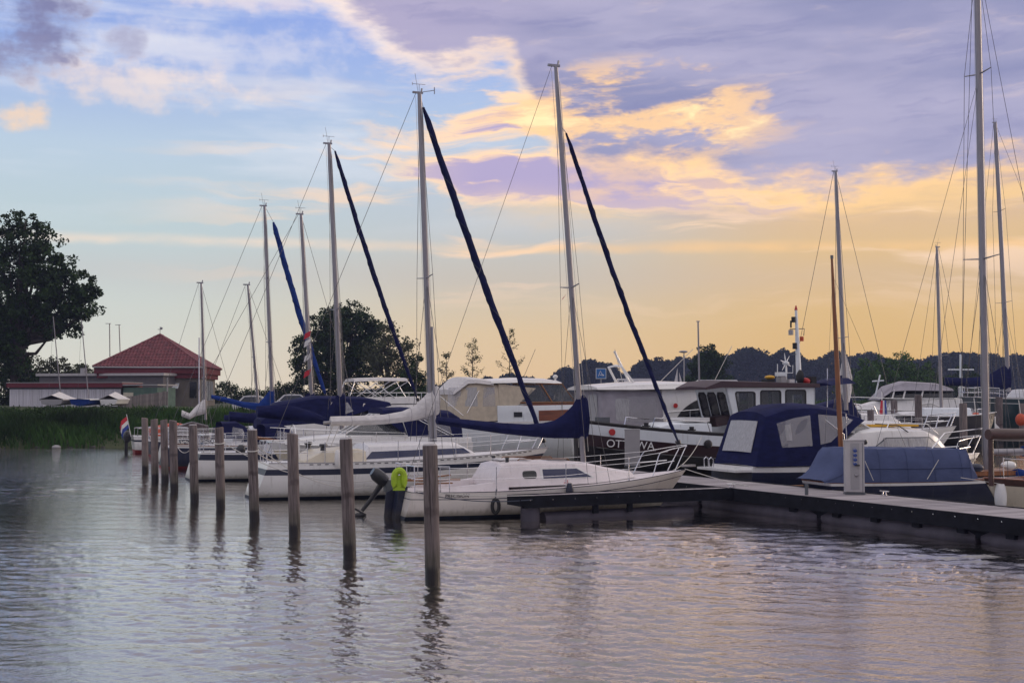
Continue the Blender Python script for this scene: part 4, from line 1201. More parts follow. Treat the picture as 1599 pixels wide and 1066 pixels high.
for q in range(0, 180, 60): mb.tube([(.9, .42 * math.cos(R(q)), 1.75 + .42 * math.sin(R(q))), (.9, -.42 * math.cos(R(q)), 1.75 - .42 * math.sin(R(q)))], .009, 5)
mb.build('steering_wheel', 'steel', b.root)
mb = MB(); mb.box((1.0, 0, 1.35), (.18, .2, .8)); mb.build('steering_column', 'gelcoat', b.root)
b.rig((675, 692), (655, 146), r=.105, spread=[(.47, .8)], jib=((661, 168), (848, 686)), jibr=.105, foretop=(657, 152), windex=2, stay_r=.008)
b.cover([(516, 650, 665), (555, 649, 664), (600, 647, 662), (628, 642, 659), (648, 633, 656), (662, 619, 653), (674, 606, 650), (682, 602, 648), (685, 604, 646)], m='white_canvas', hw=.17, seed=3)
b.tubes('boom', 'alu', [[b.F(505, 660), b.F(680, 652)]], .05, 8)
b.tubes('mainsheet', 'rope', [[b.F(520, 664), (1.9, 0, 1.5)], [b.F(530, 664), (2.1, .1, 1.5)]], .012, 5)
b.stanchions([F2(440, 720, -1.2).x, F2(505).x, F2(562).x, F2(615).x, F2(648).x, F2(706).x, F2(765).x], h=.62, wires=(.32, .60), x0=.3, x1=b.L - .8)
b.pulpit(b.L - 1.1, h=.6); b.pushpit(1.1, h=.62)
b.tubes('kicker_pole', 'alu_dark', [[b.F(674, 510), b.F(680, 690, -.12)]], .05, 8)
mb = MB(); q = b.F(632, 712, -1.25)
for i in range(34):
    x = 1.2 + i * .22
    if x < b.L - .6:
        e = b.edge(x, -.03, 0, -1); mb.box((x, e.y - .012, e.z), (.11, .012, .022))
mb.build('slotted_rail', 'black_plastic', b.root)['kind'] = 'stuff'
b.fender(F2(522).x, 1.20, 'gelcoat', .5, .1, -1, 'worn fender hanging inside the rail of the near white sloop')

# ================================================================== 3: farther white sloop
b = Boat('sailboat', 'farther white sloop with navy stripe, masthead jib furled in thin dark cover', 'sailboat', -11.45, 46.7, 22, 8.6, 2.9, 1.02, 1.02, 1.3, wt=.66, rake_b=1.1, rake_s=-.45)
B3 = b
b.hull('gelcoat', [('navy_stripe', .26, .05)], toe='alu'); b.deck('deck_white')
F3 = lambda px, py=700, y=-1.0: b.F(px, py, y)
st = [(2.6, 1.0, .95, .98, 1.2), (2.8, 1.0, .84, .98, 1.45), (5.2, .92, .74, 1.0, 1.46), (6.4, .6, .42, 1.05, 1.22)]
b.house('coachroof', 'deck_white', st, r=.08); b.panel('window', 'navy_glass', [(3.0, 1.18), (5.6, 1.22), (5.2, 1.36), (3.1, 1.34)], st)
b.rig((534, 672), (514, 225), r=.105, spread=[(.42, .8)], jib=((523, 236), (652, 622)), jibr=.085, foretop=(516, 230), stay_r=.008)
b.cover([(401, 634, 651), (430, 632, 654), (460, 634, 657), (490, 643, 661), (514, 655, 665)], hw=.19, seed=4)
b.cover([(512, 640, 665), (525, 618, 662), (533, 612, 660), (538, 614, 658)], hw=.14, seed=5, name='mast_cover')
b.stanchions([1.6, 2.9, 4.3, 5.7, 7.0], h=.6, x0=.3, x1=7.8); b.pulpit(7.5, h=.6); b.pushpit(1.2, h=.62)
# dinghy outboard on the rail and a coil of rope
mb = MB(); q = b.F(376, 703, -1.1); mb.ball((q.x, q.y, q.z), (.17, .13, .22)); mb.tube([(q.x, q.y, q.z - .1), (q.x + .1, q.y, q.z - .8)], .05, 6); mb.build('spare_outboard', 'black_plastic', b.root)
b.tubes('boat_hook', 'teak', [[(1.9, -1.2, 1.55), (4.2, -1.32, 1.15)]], .06, 7)
# sprayhood with clear panes
def sprayhood(b, x0, x1, w, z0, z1, m='navy_canvas'):
    st = [(x0, w, w * .86, z0, z1), (lerp(x0, x1, .5), w, w * .84, z0, z1 + .03), (lerp(x0, x1, .8), w * .98, w * .76, z0, lerp(z0, z1, .72)), (x1, w * .95, w * .7, z0, z0 + .06)]
    b.house('sprayhood', m, st, r=.12, cap0=False)
    b.panel('hood_window', 'clear_vinyl', [(lerp(x0, x1, .30), z0 + .1), (lerp(x0, x1, .75), z0 + .1), (lerp(x0, x1, .68), lerp(z0, z1, .6)), (lerp(x0, x1, .34), lerp(z0, z1, .75))], st)
sprayhood(b, 2.3, 3.6, 1.0, 1.3, 1.95)

# ================================================================== 4..7 more sailing boats along the walkway
b = Boat('sailboat', 'dark blue hulled sailboat with a navy mast cover and ribbons on its mast', 'sailboat', -14.7, 54.6, 22, 8.6, 2.9, .95, .95, 1.25, wt=.66, rake_b=1.0, rake_s=-.3)
b.hull('navy_gel', [('flag_white', .06, .0)], boot=('antifoul_red', .10), toe='teak'); b.deck('deck_white')
b.house('coachroof', 'deck_white', [(2.6, 1.0, .95, .9, 1.1), (2.8, 1.0, .84, .9, 1.4), (5.6, .92, .74, .95, 1.4), (6.6, .6, .42, 1.0, 1.15)], r=.08)
b.panel('window', 'navy_glass', [(3.0, 1.08), (5.9, 1.12), (5.4, 1.26), (3.1, 1.26)])
b.rig((489, 660), (470, 335), r=.10, spread=[(.38, .7)], windex=1, forepx=(560, 650), stay_r=.009)
b.cover([(358, 642, 658), (400, 646, 661), (440, 646, 663), (462, 640, 664), (472, 622, 664), (481, 613, 664), (492, 612, 664)], hw=.17, seed=6)
b.stanchions([1.6, 3.0, 4.6, 6.2], h=.6, x0=.3, x1=7.6); b.pulpit(7.4, h=.6); b.pushpit(1.2, h=.62)
p0 = b.F(481, 521)
for k, (dz, m) in enumerate([(0, 'flag_red'), (-.35, 'flag_white'), (-1.0, 'flag_white'), (-1.7, 'flag_red')]):
    mb = MB(); z = p0.z + dz; mb.add([(p0.x - .15, -.08, z), (p0.x + .12, -.1, z + .15), (p0.x + .08, -.06, z - .1), (p0.x - .22, -.12, z - .28)], [(0, 1, 2, 3)]); mb.build('ribbon', m, b.root)
sprayhood(b, 2.2, 3.5, 1.0, 1.25, 1.9)
# heap of mooring ropes on the stern
rs = random.Random(5)
for k in range(9):
    cx, cy = .5 + rs.uniform(0, 1.2), rs.uniform(-.8, .5); rr = rs.uniform(.16, .34); mb = MB()
    mb.tube([(cx + rr * math.cos(R(q)), cy + rr * .8 * math.sin(R(q)), .99 + .22 * rs.random() + .03 * math.sin(R(q * 3))) for q in range(0, 720, 30)], .016, 5); mb.build('rope_coil', 'rope' if k % 3 else 'rope_dark', b.root)

b = Boat('sailboat', 'sailboat with a royal blue boom cover and royal blue furled jib', 'sailboat', -15.9, 58.6, 22, 8.3, 2.8, 1.0, 1.0, 1.3, wt=.66, rake_b=1.0, rake_s=-.3)
b.hull('gelcoat', [('navy_stripe', .2, .06)]); b.deck('deck_white')
b.house('coachroof', 'deck_white', [(2.6, 1.0, .95, .9, 1.1), (2.8, 1.0, .84, .9, 1.45), (5.6, .92, .74, .95, 1.45), (6.6, .6, .42, 1.0, 1.15)], r=.08)
b.rig((426, 655), (413, 322), r=.095, spread=[(.36, .7), (.66, .55)], jib=((427, 347), (508, 615)), jibm='royal_canvas', jibr=.125, foretop=(415, 325), stay_r=.009)
b.cover([(330, 616, 622), (352, 620, 628), (380, 627, 636), (404, 629, 641), (414, 618, 642), (421, 609, 641), (428, 608, 638)], m='royal_canvas', hw=.16, seed=7)
b.stanchions([1.6, 3.0, 4.6, 6.2], h=.6, x0=.3, x1=7.4); b.pulpit(7.2, h=.6); b.pushpit(1.2, h=.62)

b = Boat('sailboat', 'small sailboat with a thin leaning mast and no sail cover, behind the royal blue one', 'sailboat', -16.0, 62.8, 22, 6.8, 2.5, .8, .8, 1.05, wt=.66, rake_b=.8)
b.hull('gelcoat', [('navy_stripe', .12, .05)]); b.deck('deck_white')
b.house('coachroof', 'deck_white', [(2.0, .8, .75, .75, .95), (2.2, .8, .66, .75, 1.2), (4.4, .72, .56, .8, 1.2), (5.2, .5, .32, .85, .95)], r=.08)
b.rig((404, 640), (387, 445), r=.075, spread=[(.42, .5)], windex=0, forepx=(455, 640), stay_r=.009)
b.cover([(350, 648, 656), (380, 647, 657), (402, 643, 657)], m='navy_canvas', hw=.14, seed=8)

b = Boat('sailboat', 'small sailboat with a loosely furled white sail and red cockpit cover at the far end', 'sailboat', -18.6, 65.6, 22, 6.4, 2.4, .85, .8, 1.0, wt=.66, rake_b=.8)
b.hull('navy_gel', [('flag_white', .08, .0)], boot=('antifoul_red', .08)); b.deck('deck_white')
b.rig((321, 655), (314, 442), r=.075, spread=[(.3, .5)], windex=0, forepx=(372, 655), stay_r=.009)
b.cover([(284, 640, 650), (296, 645, 655), (304, 636, 650), (312, 628, 648), (320, 622, 646)], m='white_canvas', hw=.2, seed=9)
b.house('cockpit_cover', 'maroon_gel', [(.8, .8, .5, .8, 1.3), (2.2, .85, .4, .8, 1.7), (3.0, .8, .3, .8, 1.5)], r=.1)
b.house('foredeck_cover', 'navy_canvas', [(3.3, .9, .3, .8, 1.4), (4.4, .7, .2, .8, 1.45), (5.8, .3, .1, .9, 1.1)], r=.1)
b.tubes('gin_pole', 'steel', [[b.F(311, 527), b.F(311, 648)]], .035, 6)
b.pushpit(1.0, h=.6); b.stanchions([1.6, 3.0, 4.4], h=.55, x0=.3, x1=5.6)

# ================================================================== motor boats
def windscreen(b, x0, x1, zb, zt, w0, w1, m='clear_glass', frame='gelcoat', lean=.5, sides=True, parent=None):
    """raked screen: bottom front at x0 (w0), top at x1 behind it (w1)"""
    q = [(x0, -w0 * .55, zb), (x0, w0 * .55, zb), (x1, w1 * .5, zt), (x1, -w1 * .5, zt)]
    d = 1 if x0 > x1 else -1
    mb = MB(); mb.prism(q, (.02 * d, 0, 0)); fr = mb.build('windscreen', m, parent or b.root)
    lines = [[q[0], q[1], q[2], q[3], q[0]], [(x0, 0, zb), (x1, 0, zt)]]
    for sd in (-1, 1):
        a1 = (x0, sd * w0 * .55, zb); a2 = (x1, sd * w1 * .5, zt); a3 = (x1 - d * lean, sd * w1, zt - .02); a4 = (x1 - d * lean * 1.3, sd * w0, zb)
        mb = MB(); mb.prism([a1, a2, a3, a4], (0, -sd * .015, 0)); mb.build('side_screen', m, parent or b.root)
        lines += [[a1, a2, a3, a4, a1]]
    b.tubes('screen_frame', frame, lines, .028, 6)

# cruiser lying bow-out between the two white sloops
b = Boat('motorboat', 'white cruiser with raised navy canopy, bow towards the pilings, between the white sloops', 'motorboat', -1.75, 45.3, 202, 6.9, 2.6, 1.45, 1.45, 1.55, wt=.85, rake_b=1.1, bowk=1.6)
b.hull('cream', [('gelcoat', .3, .0)], toe=None); b.deck('gelcoat', x0=0)
fx = lambda px, py=680, y=1.1: b.F(px, py, y)
b.house('foredeck', 'gelcoat', [(fx(545).x, 1.1, 1.0, 1.4, 1.72), (fx(500).x, 1.0, .8, 1.4, 1.66), (fx(452).x, .5, .3, 1.45, 1.52)], r=.1)
b.house('cockpit_side', 'gelcoat', [(.05, 1.1, 1.08, 1.3, 1.62), (fx(548).x, 1.2, 1.1, 1.35, 1.72)], crown=-.15, r=.05)
windscreen(b, fx(540).x, fx(596).x, 1.70, 2.42, 1.12, .95, lean=.7)
cst = [(.35, 1.05, .85, 1.55, 2.30), (.7, 1.05, .9, 1.6, 2.50), (fx(640).x, 1.06, .92, 1.62, 2.62), (fx(600).x, 1.06, .94, 2.30, 2.60)]
b.house('canopy', 'navy_canvas', cst, r=.2)
b.panel('canopy_window', 'clear_vinyl', [(.75, 1.75), (1.6, 1.75), (1.6, 2.2), (.85, 2.2)], cst)
b.tubes('canopy_frame', 'steel', [[(fx(640).x, sd * 1.0, 2.4), (fx(700).x, sd * 1.1, 1.7)] for sd in (-1, 1)] + [[(fx(648).x, sd * 1.0, 2.4), (fx(708).x, sd * 1.1, 1.7)] for sd in (-1, 1)], .016)
b.tubes('rail', 'steel', [[b.edge(x, .3 + .15 * (x / 7), .05, sd) for x in (2.5, 3.5, 4.5, 5.5, 6.4, 6.8)] for sd in (-1, 1)] + [[b.edge(x, 0, .05, sd), b.edge(x, .3 + .15 * x / 7, .05, sd)] for sd in (-1, 1) for x in (2.5, 3.5, 4.5, 5.5, 6.4)], .013)

b = Boat('motorboat', 'white cruiser with swept back navy canopy and raked windscreen, behind the farther sloop', 'motorboat', -10.2, 50.4, 22, 7.3, 2.7, 1.6, 1.6, 1.8, wt=.85, rake_b=1.1, bowk=1.6)
b.hull('gelcoat', [('navy_stripe', .42, .34)], toe=None); b.deck('gelcoat')
fx = lambda px, py=640, y=-1.1: b.F(px, py, y)
b.house('foredeck', 'gelcoat', [(fx(560).x, 1.15, 1.0, 1.55, 2.15), (fx(640).x, 1.0, .8, 1.6, 2.1), (min(7.0, fx(700).x), .4, .2, 1.7, 1.8)], r=.12)
b.house('cockpit_side', 'gelcoat', [(.05, 1.15, 1.1, 1.5, 1.85), (fx(562).x, 1.2, 1.1, 1.55, 2.1)], crown=-.15, r=.05)
windscreen(b, fx(645).x, fx(600).x, 2.08, 2.75, 1.1, .95, lean=.8, m='tinted_glass')
cst = [(.2, 1.1, .8, 1.75, 2.1), (.9, 1.1, .9, 1.8, 2.75), (2.4, 1.1, .92, 1.9, 3.02), (fx(560).x + .3, 1.1, .92, 2.45, 2.98), (fx(612).x, 1.05, .9, 2.66, 2.78)]
b.house('canopy', 'navy_canvas', cst, r=.2)
b.panel('canopy_window', 'clear_vinyl', [(2.9, 2.15), (3.8, 2.45), (3.6, 2.8), (2.9, 2.82)], cst); b.panel('canopy_window', 'milky_vinyl', [(1.7, 2.1), (1.95, 2.1), (1.95, 2.35), (1.7, 2.35)], cst)

# flybridge cruiser with bimini frame on the far side of the walkway
b = Boat('motorboat', 'flybridge cruiser with a white bimini top on crossed steel tubes', 'motorboat', -9.6, 71, 22, 8.6, 3.0, 1.7, 1.7, 2.0, wt=.88, rake_b=1.2, bowk=1.6)
b.hull('gelcoat', [('navy_stripe', .5, .42)], toe=None); b.deck('gelcoat')
cst = [(1.0, 1.3, 1.15, 1.6, 2.6), (5.0, 1.3, 1.1, 1.7, 2.65), (6.6, 1.0, .7, 1.8, 1.95)]
b.house('deckhouse', 'gelcoat', cst, r=.12); b.panel('window', 'tinted_glass', [(1.3, 1.95), (5.4, 1.98), (4.7, 2.4), (1.4, 2.4)], cst)
b.house('flybridge', 'gelcoat', [(1.2, 1.2, 1.2, 2.62, 3.0), (4.4, 1.1, 1.0, 2.66, 3.05)], crown=-.2, r=.05)
bx0, bx1 = b.F(553, 590, -1).x, b.F(636, 590, -1).x
b.house('bimini', 'white_canvas', [(bx0, 1.15, 1.0, 3.86, 4.0), (lerp(bx0, bx1, .5), 1.15, 1.05, 3.92, 4.06), (bx1, 1.15, 1.0, 3.9, 4.04)], r=.08)
ln = []
for sd in (-1, 1):
    for (a_, c_) in ((0, .45), (.35, .75), (.65, .2), (1, .5), (0, -.1), (1, 1.2)): b.tubes('bimini_tube', 'steel', [[(lerp(bx0, bx1, a_), sd * 1.12, 3.88), (lerp(bx0, bx1, c_), sd * 1.12, 2.95)]], .024, 5)
b.tubes('rail', 'steel', [[(x, sd * 1.2, 3.25) for x in (.9, 5.2)] for sd in (-1, 1)] + [[(x, sd * 1.2, 2.7), (x, sd * 1.2, 3.25)] for sd in (-1, 1) for x in (.9, 2.3, 3.7, 5.2)], .02, 5)

# large cruiser with cream canopy and varnished side
b = Boat('motorboat', 'large white cruiser with cream canvas enclosure aft and varnished wood side', 'motorboat', -3.1, 57.6, 22, 10.2, 3.5, 1.9, 1.95, 2.2, wt=.9, rake_b=1.2, bowk=1.6)
b.hull('white_paint', [('gelcoat', .08, .0)], toe=None); b.deck('gelcoat')
fx = lambda px, py=640, y=-1.5: b.F(px, py, y)
zz = lambda px, py, y=-1.5: b.F(px, py, y).z
cst = [(.12, 1.55, 1.2, 1.9, 3.2), (.75, 1.58, 1.35, 1.9, 3.72), (fx(745).x, 1.58, 1.38, 1.92, 3.72), (fx(772).x, 1.58, 1.36, 1.95, 3.62), (fx(800).x, 1.56, 1.34, 2.1, 3.55)]
b.house('canopy', 'cream_canvas', cst, r=.25, crown=.1)
b.house('canopy_top', 'white_canvas', [(.05, 1.30, 1.22, 3.12, 3.24), (.68, 1.44, 1.38, 3.60, 3.80), (fx(745).x, 1.46, 1.40, 3.62, 3.80), (fx(772).x, 1.44, 1.38, 3.54, 3.70)], r=.06, crown=.12)
for (a_, c_, mt) in ((701, 722, 'clear_vinyl'), (727, 746, 'milky_vinyl'), (754, 774, 'clear_vinyl')):
    b.panel('canopy_window', mt, [(fx(a_).x, zz(a_, 634)), (fx(c_).x, zz(c_, 634)), (fx(c_).x, zz(c_, 604)), (fx(a_ + 3).x, zz(a_, 605))], cst)
b.tubes('canopy_frame', 'steel', [[(fx(681).x, -1.45, 3.2), (fx(722).x, -1.6, 2.2)], [(fx(728).x, -1.6, 2.3), (fx(748).x, -1.5, 3.3)]], .018)
# deckhouse with wood side, white belt and roof
wst = [(fx(776).x, 1.62, 1.58, 1.9, 2.62), (fx(905).x, 1.62, 1.56, 1.95, 2.68), (fx(940).x, 1.2, 1.1, 2.0, 2.66)]
b.house('deckhouse', 'white_paint', wst, r=.04)
b.panel('side_panel', 'mahogany', [(fx(840).x, 1.72), (fx(906).x, 1.72), (fx(906).x, 2.46), (fx(840).x, 2.40)], wst, out=.012)
b.panel('belt', 'mahogany', [(fx(812).x, 2.60), (fx(903).x, 2.64), (fx(900).x, 2.74), (fx(830).x, 2.72)], wst, out=-.01, thick=.03)
b.panel('locker_door', 'white_paint', [(fx(816).x, 1.75), (fx(839).x, 1.75), (fx(839).x, 2.28), (fx(816).x, 2.28)], wst, out=.03)
b.panel('porthole', 'black_plastic', [(fx(801).x, 2.12), (fx(814).x, 2.12), (fx(814).x, 2.34), (fx(801).x, 2.34)], wst, out=.02)
hx0, hx1 = fx(768).x, fx(882).x
b.house('hardtop', 'gelcoat', [(hx0, 1.45, 1.38, 3.62, 3.72), (lerp(hx0, hx1, .4), 1.5, 1.4, 3.66, 3.80), (lerp(hx0, hx1, .8), 1.45, 1.3, 3.64, 3.78), (hx1, 1.3, 1.15, 3.60, 3.68)], r=.05, crown=.1)
tri = [(fx(780).x, 1.52, 2.3), (fx(812).x, 1.52, 2.7), (fx(838).x, 1.42, 3.4), (fx(780).x, 1.36, 3.6)]
for sd in (-1, 1):
    mb = MB(); mb.prism([(x, sd * y, z) for x, y, z in tri], (0, -sd * .03, 0)); mb.build('side_curtain', 'cream_canvas', b.root)
    mb = MB(); mb.prism([(fx(812).x, sd * 1.54, 2.74), (fx(896).x, sd * 1.48, 2.78), (fx(878).x, sd * 1.34, 3.58), (fx(838).x, sd * 1.38, 3.60)], (0, -sd * .02, 0)); mb.build('side_window', 'clear_glass', b.root)
b.tubes('screen_frame', 'teak', [[(fx(812).x, sd * 1.55, 2.76), (fx(898).x, sd * 1.5, 2.78), (fx(880).x, sd * 1.35, 3.6), (fx(838).x, sd * 1.40, 3.62)] for sd in (-1, 1)] + [[(fx(862).x, sd * 1.52, 2.78), (fx(846).x, sd * 1.4, 3.6)] for sd in (-1, 1)], .035, 6)
mb = MB(); mb.prism([(fx(902).x + .25, -1.1, 2.76), (fx(902).x + .25, 1.1, 2.76), (hx1 + .1, .95, 3.62), (hx1 + .1, -.95, 3.62)], (.02, 0, 0)); mb.build('windscreen', 'clear_glass', b.root)
q = b.F(867, 588, 0); mb = MB(); mb.tube([(q.x, 0, 3.75), (q.x, 0, q.z)], .05, 8); mb.ball((q.x, 0, q.z), (.12, .12, .1)); mb.build('searchlight', 'gelcoat', b.root)
b.tubes('aerial', 'wire', [[(fx(836).x, 0, 3.8), b.F(836, 545, 0)]], .01, 4)

# cruiser with grey enclosure and arched side window
b = Boat('motorboat', 'white cruiser with grey mauve canvas enclosure and dark arched side window', 'motorboat', 3.0, 52.4, 22, 10.0, 3.3, 1.75, 1.8, 2.1, wt=.9, rake_b=1.2, bowk=1.6)
b.hull('gelcoat', [('gelcoat', .1, .0)], toe=None); b.deck('gelcoat')
fx = lambda px, py=640, y=-1.4: b.F(px, py, y); zz = lambda px, py, y=-1.4: b.F(px, py, y).z
cst = [(.10, 1.48, 1.25, 1.78, 3.22), (.4, 1.5, 1.32, 1.8, 3.30), (fx(1000).x, 1.52, 1.34, 1.8, 3.32), (fx(1034).x, 1.52, 1.34, 1.85, 3.22)]
b.house('enclosure', 'grey_canvas', cst, r=.1)
b.panel('enclosure_window', 'milky_vinyl', rrect(fx(961).x, fx(980).x, zz(970, 657), zz(970, 622), .1, 3, 0, .1), cst)
b.panel('enclosure_window', 'clear_vinyl', rrect(fx(972).x, fx(1024).x, zz(1000, 658), zz(1000, 619), .2, 4, .1, .12), cst, out=.004)
mb = MB(); mb.prism([(.085, -1.0, 2.0), (.085, -.15, 2.0), (.085, -.12, 3.1), (.085, -.9, 3.1)], (-.012, 0, 0)); mb.build('aft_window', 'milky_vinyl', b.root)
mb = MB(); mb.prism([(.085, .15, 2.0), (.085, 1.0, 2.0), (.085, .9, 3.1), (.085, .12, 3.1)], (-.012, 0, 0)); mb.build('aft_window', 'milky_vinyl', b.root)
b.house('hardtop', 'gelcoat', [(-.15, 1.5, 1.42, 3.30, 3.38), (1.4, 1.62, 1.5, 3.30, 3.50), (fx(1050).x, 1.62, 1.45, 3.34, 3.56), (fx(1130).x, 1.5, 1.3, 3.35, 3.5)], r=.06, crown=.12)
hst = [(fx(1034).x, 1.58, 1.38, 1.7, 3.36), (fx(1110).x, 1.58, 1.34, 1.8, 3.40), (fx(1150).x, 1.4, 1.1, 1.85, 2.7)]
b.house('deckhouse', 'gelcoat', hst, r=.06)
arch = [(fx(1055).x, zz(1055, 651))] + [(fx(1055 + 58 * k / 8).x, zz(1060, 651 - 32 * math.sin(math.pi / 2 * (k / 8)) ** .75)) for k in range(1, 9)] + [(fx(1113).x, zz(1113, 651))]
b.panel('arched_window', 'tinted_glass', arch, hst)
q = fx(1053, 633); mb = MB(); mb.tube([(q.x, -1.49, q.z), (q.x, -1.52, q.z)], .10, 10); mb.build('emblem', 'red', b.root)
b.tubes('rail', 'steel', [[(fx(1030).x, -1.5, 2.1), (fx(1042).x, -1.52, 2.4), (fx(1115).x, -1.5, 2.55)], [(fx(1075).x, -1.52, 1.9), (fx(1075).x, -1.52, 2.47)]], .016, 5)
mb = MB(); rb = fx(1005, 590)
b.tubes('radar_arch', 'gelcoat', [[(fx(1003).x, sd * .8, 3.5), (fx(985).x, sd * .6, 4.25), (fx(985).x, 0, 4.3)] for sd in (-1, 1)] + [[(fx(1010).x, 0, 3.5), (fx(984).x, 0, 4.9)]], .05, 6)
b.tubes('aerial', 'rope', [[(fx(990).x, -.4, 3.6), b.F(960, 545, -.4)], [(fx(1128).x, -.6, 3.5), b.F(1143, 540, -.6)], [(fx(1060).x, .5, 3.5), b.F(1082, 545, .5)]], .014, 4)

# ================================================================== black hulled steel cruiser with white wheelhouse
b = Boat('motorboat', 'black and maroon hulled steel cruiser with white name lettering, white wheelhouse and maroon roof', 'motorboat', 12.4, 51.1, 202, 10.7, 3.3, 1.55, 1.58, 2.12, wt=.8, rake_b=.25, rake_s=-.1, bowk=2.2, pw=2.6)
s_ = b; near = 1
b.hull('black_gel', [('maroon_gel', .86, .44), ('white_paint', .44, .06), ('black_gel', .06, -.01)], boot=('black_gel', .1), toe=None)
b.deck('deck_white', dz=-.35)
BX = lambda px, py=660, y=1.55: b.F(px, py, y)
mb = MB()
for sd in (-1, 1): mb.tube([b.edge(b.L * i / 24, .03, .02, sd) for i in range(25)], .05, 6)
mb.build('gunwale', 'black_gel', b.root)
mb = MB(); mb.prism([(b.L - .02, -.10, .2), (b.L + .16, -.10, .2), (b.L + .22, -.10, 2.28), (b.L - .38, -.10, 2.28), (b.L - .38, -.10, 1.9)], (0, .20, 0)); mb.build('stem_post', 'black_gel', b.root)
# rubbing strake
mb = MB()
for sd in (-1, 1): mb.tube([b.pt(i / 24, b.sh(i / 24) - .9, sd) + Vector((0, sd * .03, 0)) for i in range(24)], .045, 6)
mb.build('rubbing_strake', 'black_gel', b.root)
# name
q0 = b.pt(b.xt(BX(962, 683, 1.0).x), 1.60, 1); q1 = b.pt(b.xt(BX(1012, 685, 1.2).x), 1.60, 1)
an = math.atan2(q1.y - q0.y, q1.x - q0.x); c = (q0 + q1) / 2
zt_ = b.sh(b.xt(c.x)) - .655
nm = text('lettering', 'OTTAWA', .40, 'print_white', b.root, (c.x, c.y + .035, zt_), (R(90), R(0), an), .01)
nm.rotation_euler = (R(90), R(-3.5) * -1, an)
b.panel('nameplate', 'white_paint', [(0.1, .1), (.2, .1), (.2, .12)], [(0, 1, 1, .1, .2), (1, 1, 1, .1, .2)], out=.0)[0]
for k in list(C.objects):
    if k.name.startswith('nameplate'): bpy.data.objects.remove(k)
e_ = b.edge(BX(951, 664, .4).x, -.26, 0, 1); mb = MB(); mb.tube([(e_.x, e_.y - .02, e_.z), (e_.x, e_.y + .05, e_.z)], .12, 14); mb.build('emblem', 'red', b.root)
# foredeck trunk and hatch
tst = [(BX(1122).x, 1.15, 1.05, 1.1, 2.02), (BX(1060).x, 1.1, .98, 1.2, 2.02), (BX(1046).x, .95, .85, 1.2, 1.9)]
b.house('trunk', 'white_paint', tst, r=.08)
mb = MB(); mb.box((BX(1082, 650, .5).x, .3, 2.16), (1.1, 1.0, .16)); mb.build('hatch', 'gelcoat', b.root)
mb = MB(); mb.box((BX(1128, 660, .8).x, .5, 2.12), (.75, .9, .34), ry=R(10)); mb.build('skylight_cover', 'maroon_gel', b.root)
# wheelhouse: flat walls with real window openings
xf0, xf1 = BX(1150, 665, 1.15).x, BX(1133, 605, 1.15).x       # front bottom, front top (raked forward)
xb = BX(1273, 640, 1.15).x; zb, zt = 1.62, 3.36; hw = 1.15
def opening(px0, px1, y0, y1, sl=0., sr=0., r=.10):
    x0, x1 = BX(px0, 630, hw).x, BX(px1, 630, hw).x
    return rrect(min(x0, x1), max(x0, x1), BX(px0, y1, hw).z, BX(px0, y0, hw).z, r, 4, sl, sr)
wins = [opening(1154, 1179, 612, 645, 0, .16), opening(1188, 1219, 610, 643), opening(1227, 1258, 609, 642)]
for sd in (-1, 1):
    y = sd * hw
    outer = [(xb, y, zb), (xf0, y, zb), (xf1, y, zt), (xb, y, zt)]
    mb = MB(); mb.prism(outer, (0, -sd * .05, 0), [[(x, y, z) for x, z in w_] for w_ in wins]); wl = mb.build('side_wall', 'white_paint', b.root)
    for w_ in wins:
        mb = MB(); n = len(w_); cx = sum(x for x, z in w_) / n; cz = sum(z for x, z in w_) / n
        ou = [(cx + (x - cx) * 1.07, y + sd * .012, cz + (z - cz) * 1.07) for x, z in w_]; inn = [(cx + (x - cx) * .95, y + sd * .012, cz + (z - cz) * .95) for x, z in w_]
        mb.prism(ou, (0, -sd * .02, 0), [inn]); fr_o = mb.build('window_frame', 'rubber', wl)
        mb = MB(); mb.prism([(cx + (x - cx) * .96, y - sd * .01, cz + (z - cz) * .96) for x, z in w_], (0, -sd * .01, 0)); mb.build('pane', 'clear_glass', wl)
# front wall with three raked windows
fwv = Vector((xf1 - xf0, 0, zt - zb)); fn = Vector((zt - zb, 0, -(xf1 - xf0))).normalized()
def fp(y, f): return Vector((xf0, y, zb)) + fwv * f
fo = [fp(-hw, 0), fp(hw, 0), fp(hw, 1), fp(-hw, 1)]; fh = []
for y0, y1 in ((-.98, -.42), (-.30, .30), (.42, .98)):
    fh.append([fp(y, f) for y, f in rrect(y0, y1, .38, .86, .12, 4)] if False else [fp(y0 + .1, .36), fp(y1 - .1, .36), fp(y1, .42), fp(y1, .82), fp(y1 - .1, .88), fp(y0 + .1, .88), fp(y0, .82), fp(y0, .42)])
mb = MB(); mb.prism(fo, -fn * .05, fh); fw = mb.build('front_wall', 'white_paint', b.root)
for h in fh:
    cc = sum(h, Vector()) / 8; mb = MB(); mb.prism([cc + (p - cc) * 1.10 + fn * .012 for p in h], -fn * .02, [[cc + (p - cc) * .94 + fn * .012 for p in h]]); mb.build('window_frame', 'rubber', fw)
    mb = MB(); mb.prism([cc + (p - cc) * .96 - fn * .015 for p in h], -fn * .01); mb.build('pane', 'tinted_glass', fw)
mb = MB(); mb.prism([(xb, -hw, zb), (xb, hw, zb), (xb, hw, zt), (xb, -hw, zt)], (.05, 0, 0), [[(xb, -.3, 1.7), (xb, .35, 1.7), (xb, .35, 3.1), (xb, -.3, 3.1)]]); mb.build('back_wall', 'white_paint', b.root)
mb = MB(); mb.box(((xf0 + xb) / 2, 0, 1.7), (abs(xf0 - xb) - .1, 2.2, .08)); mb.build('cabin_floor', 'dark_wood', b.root)
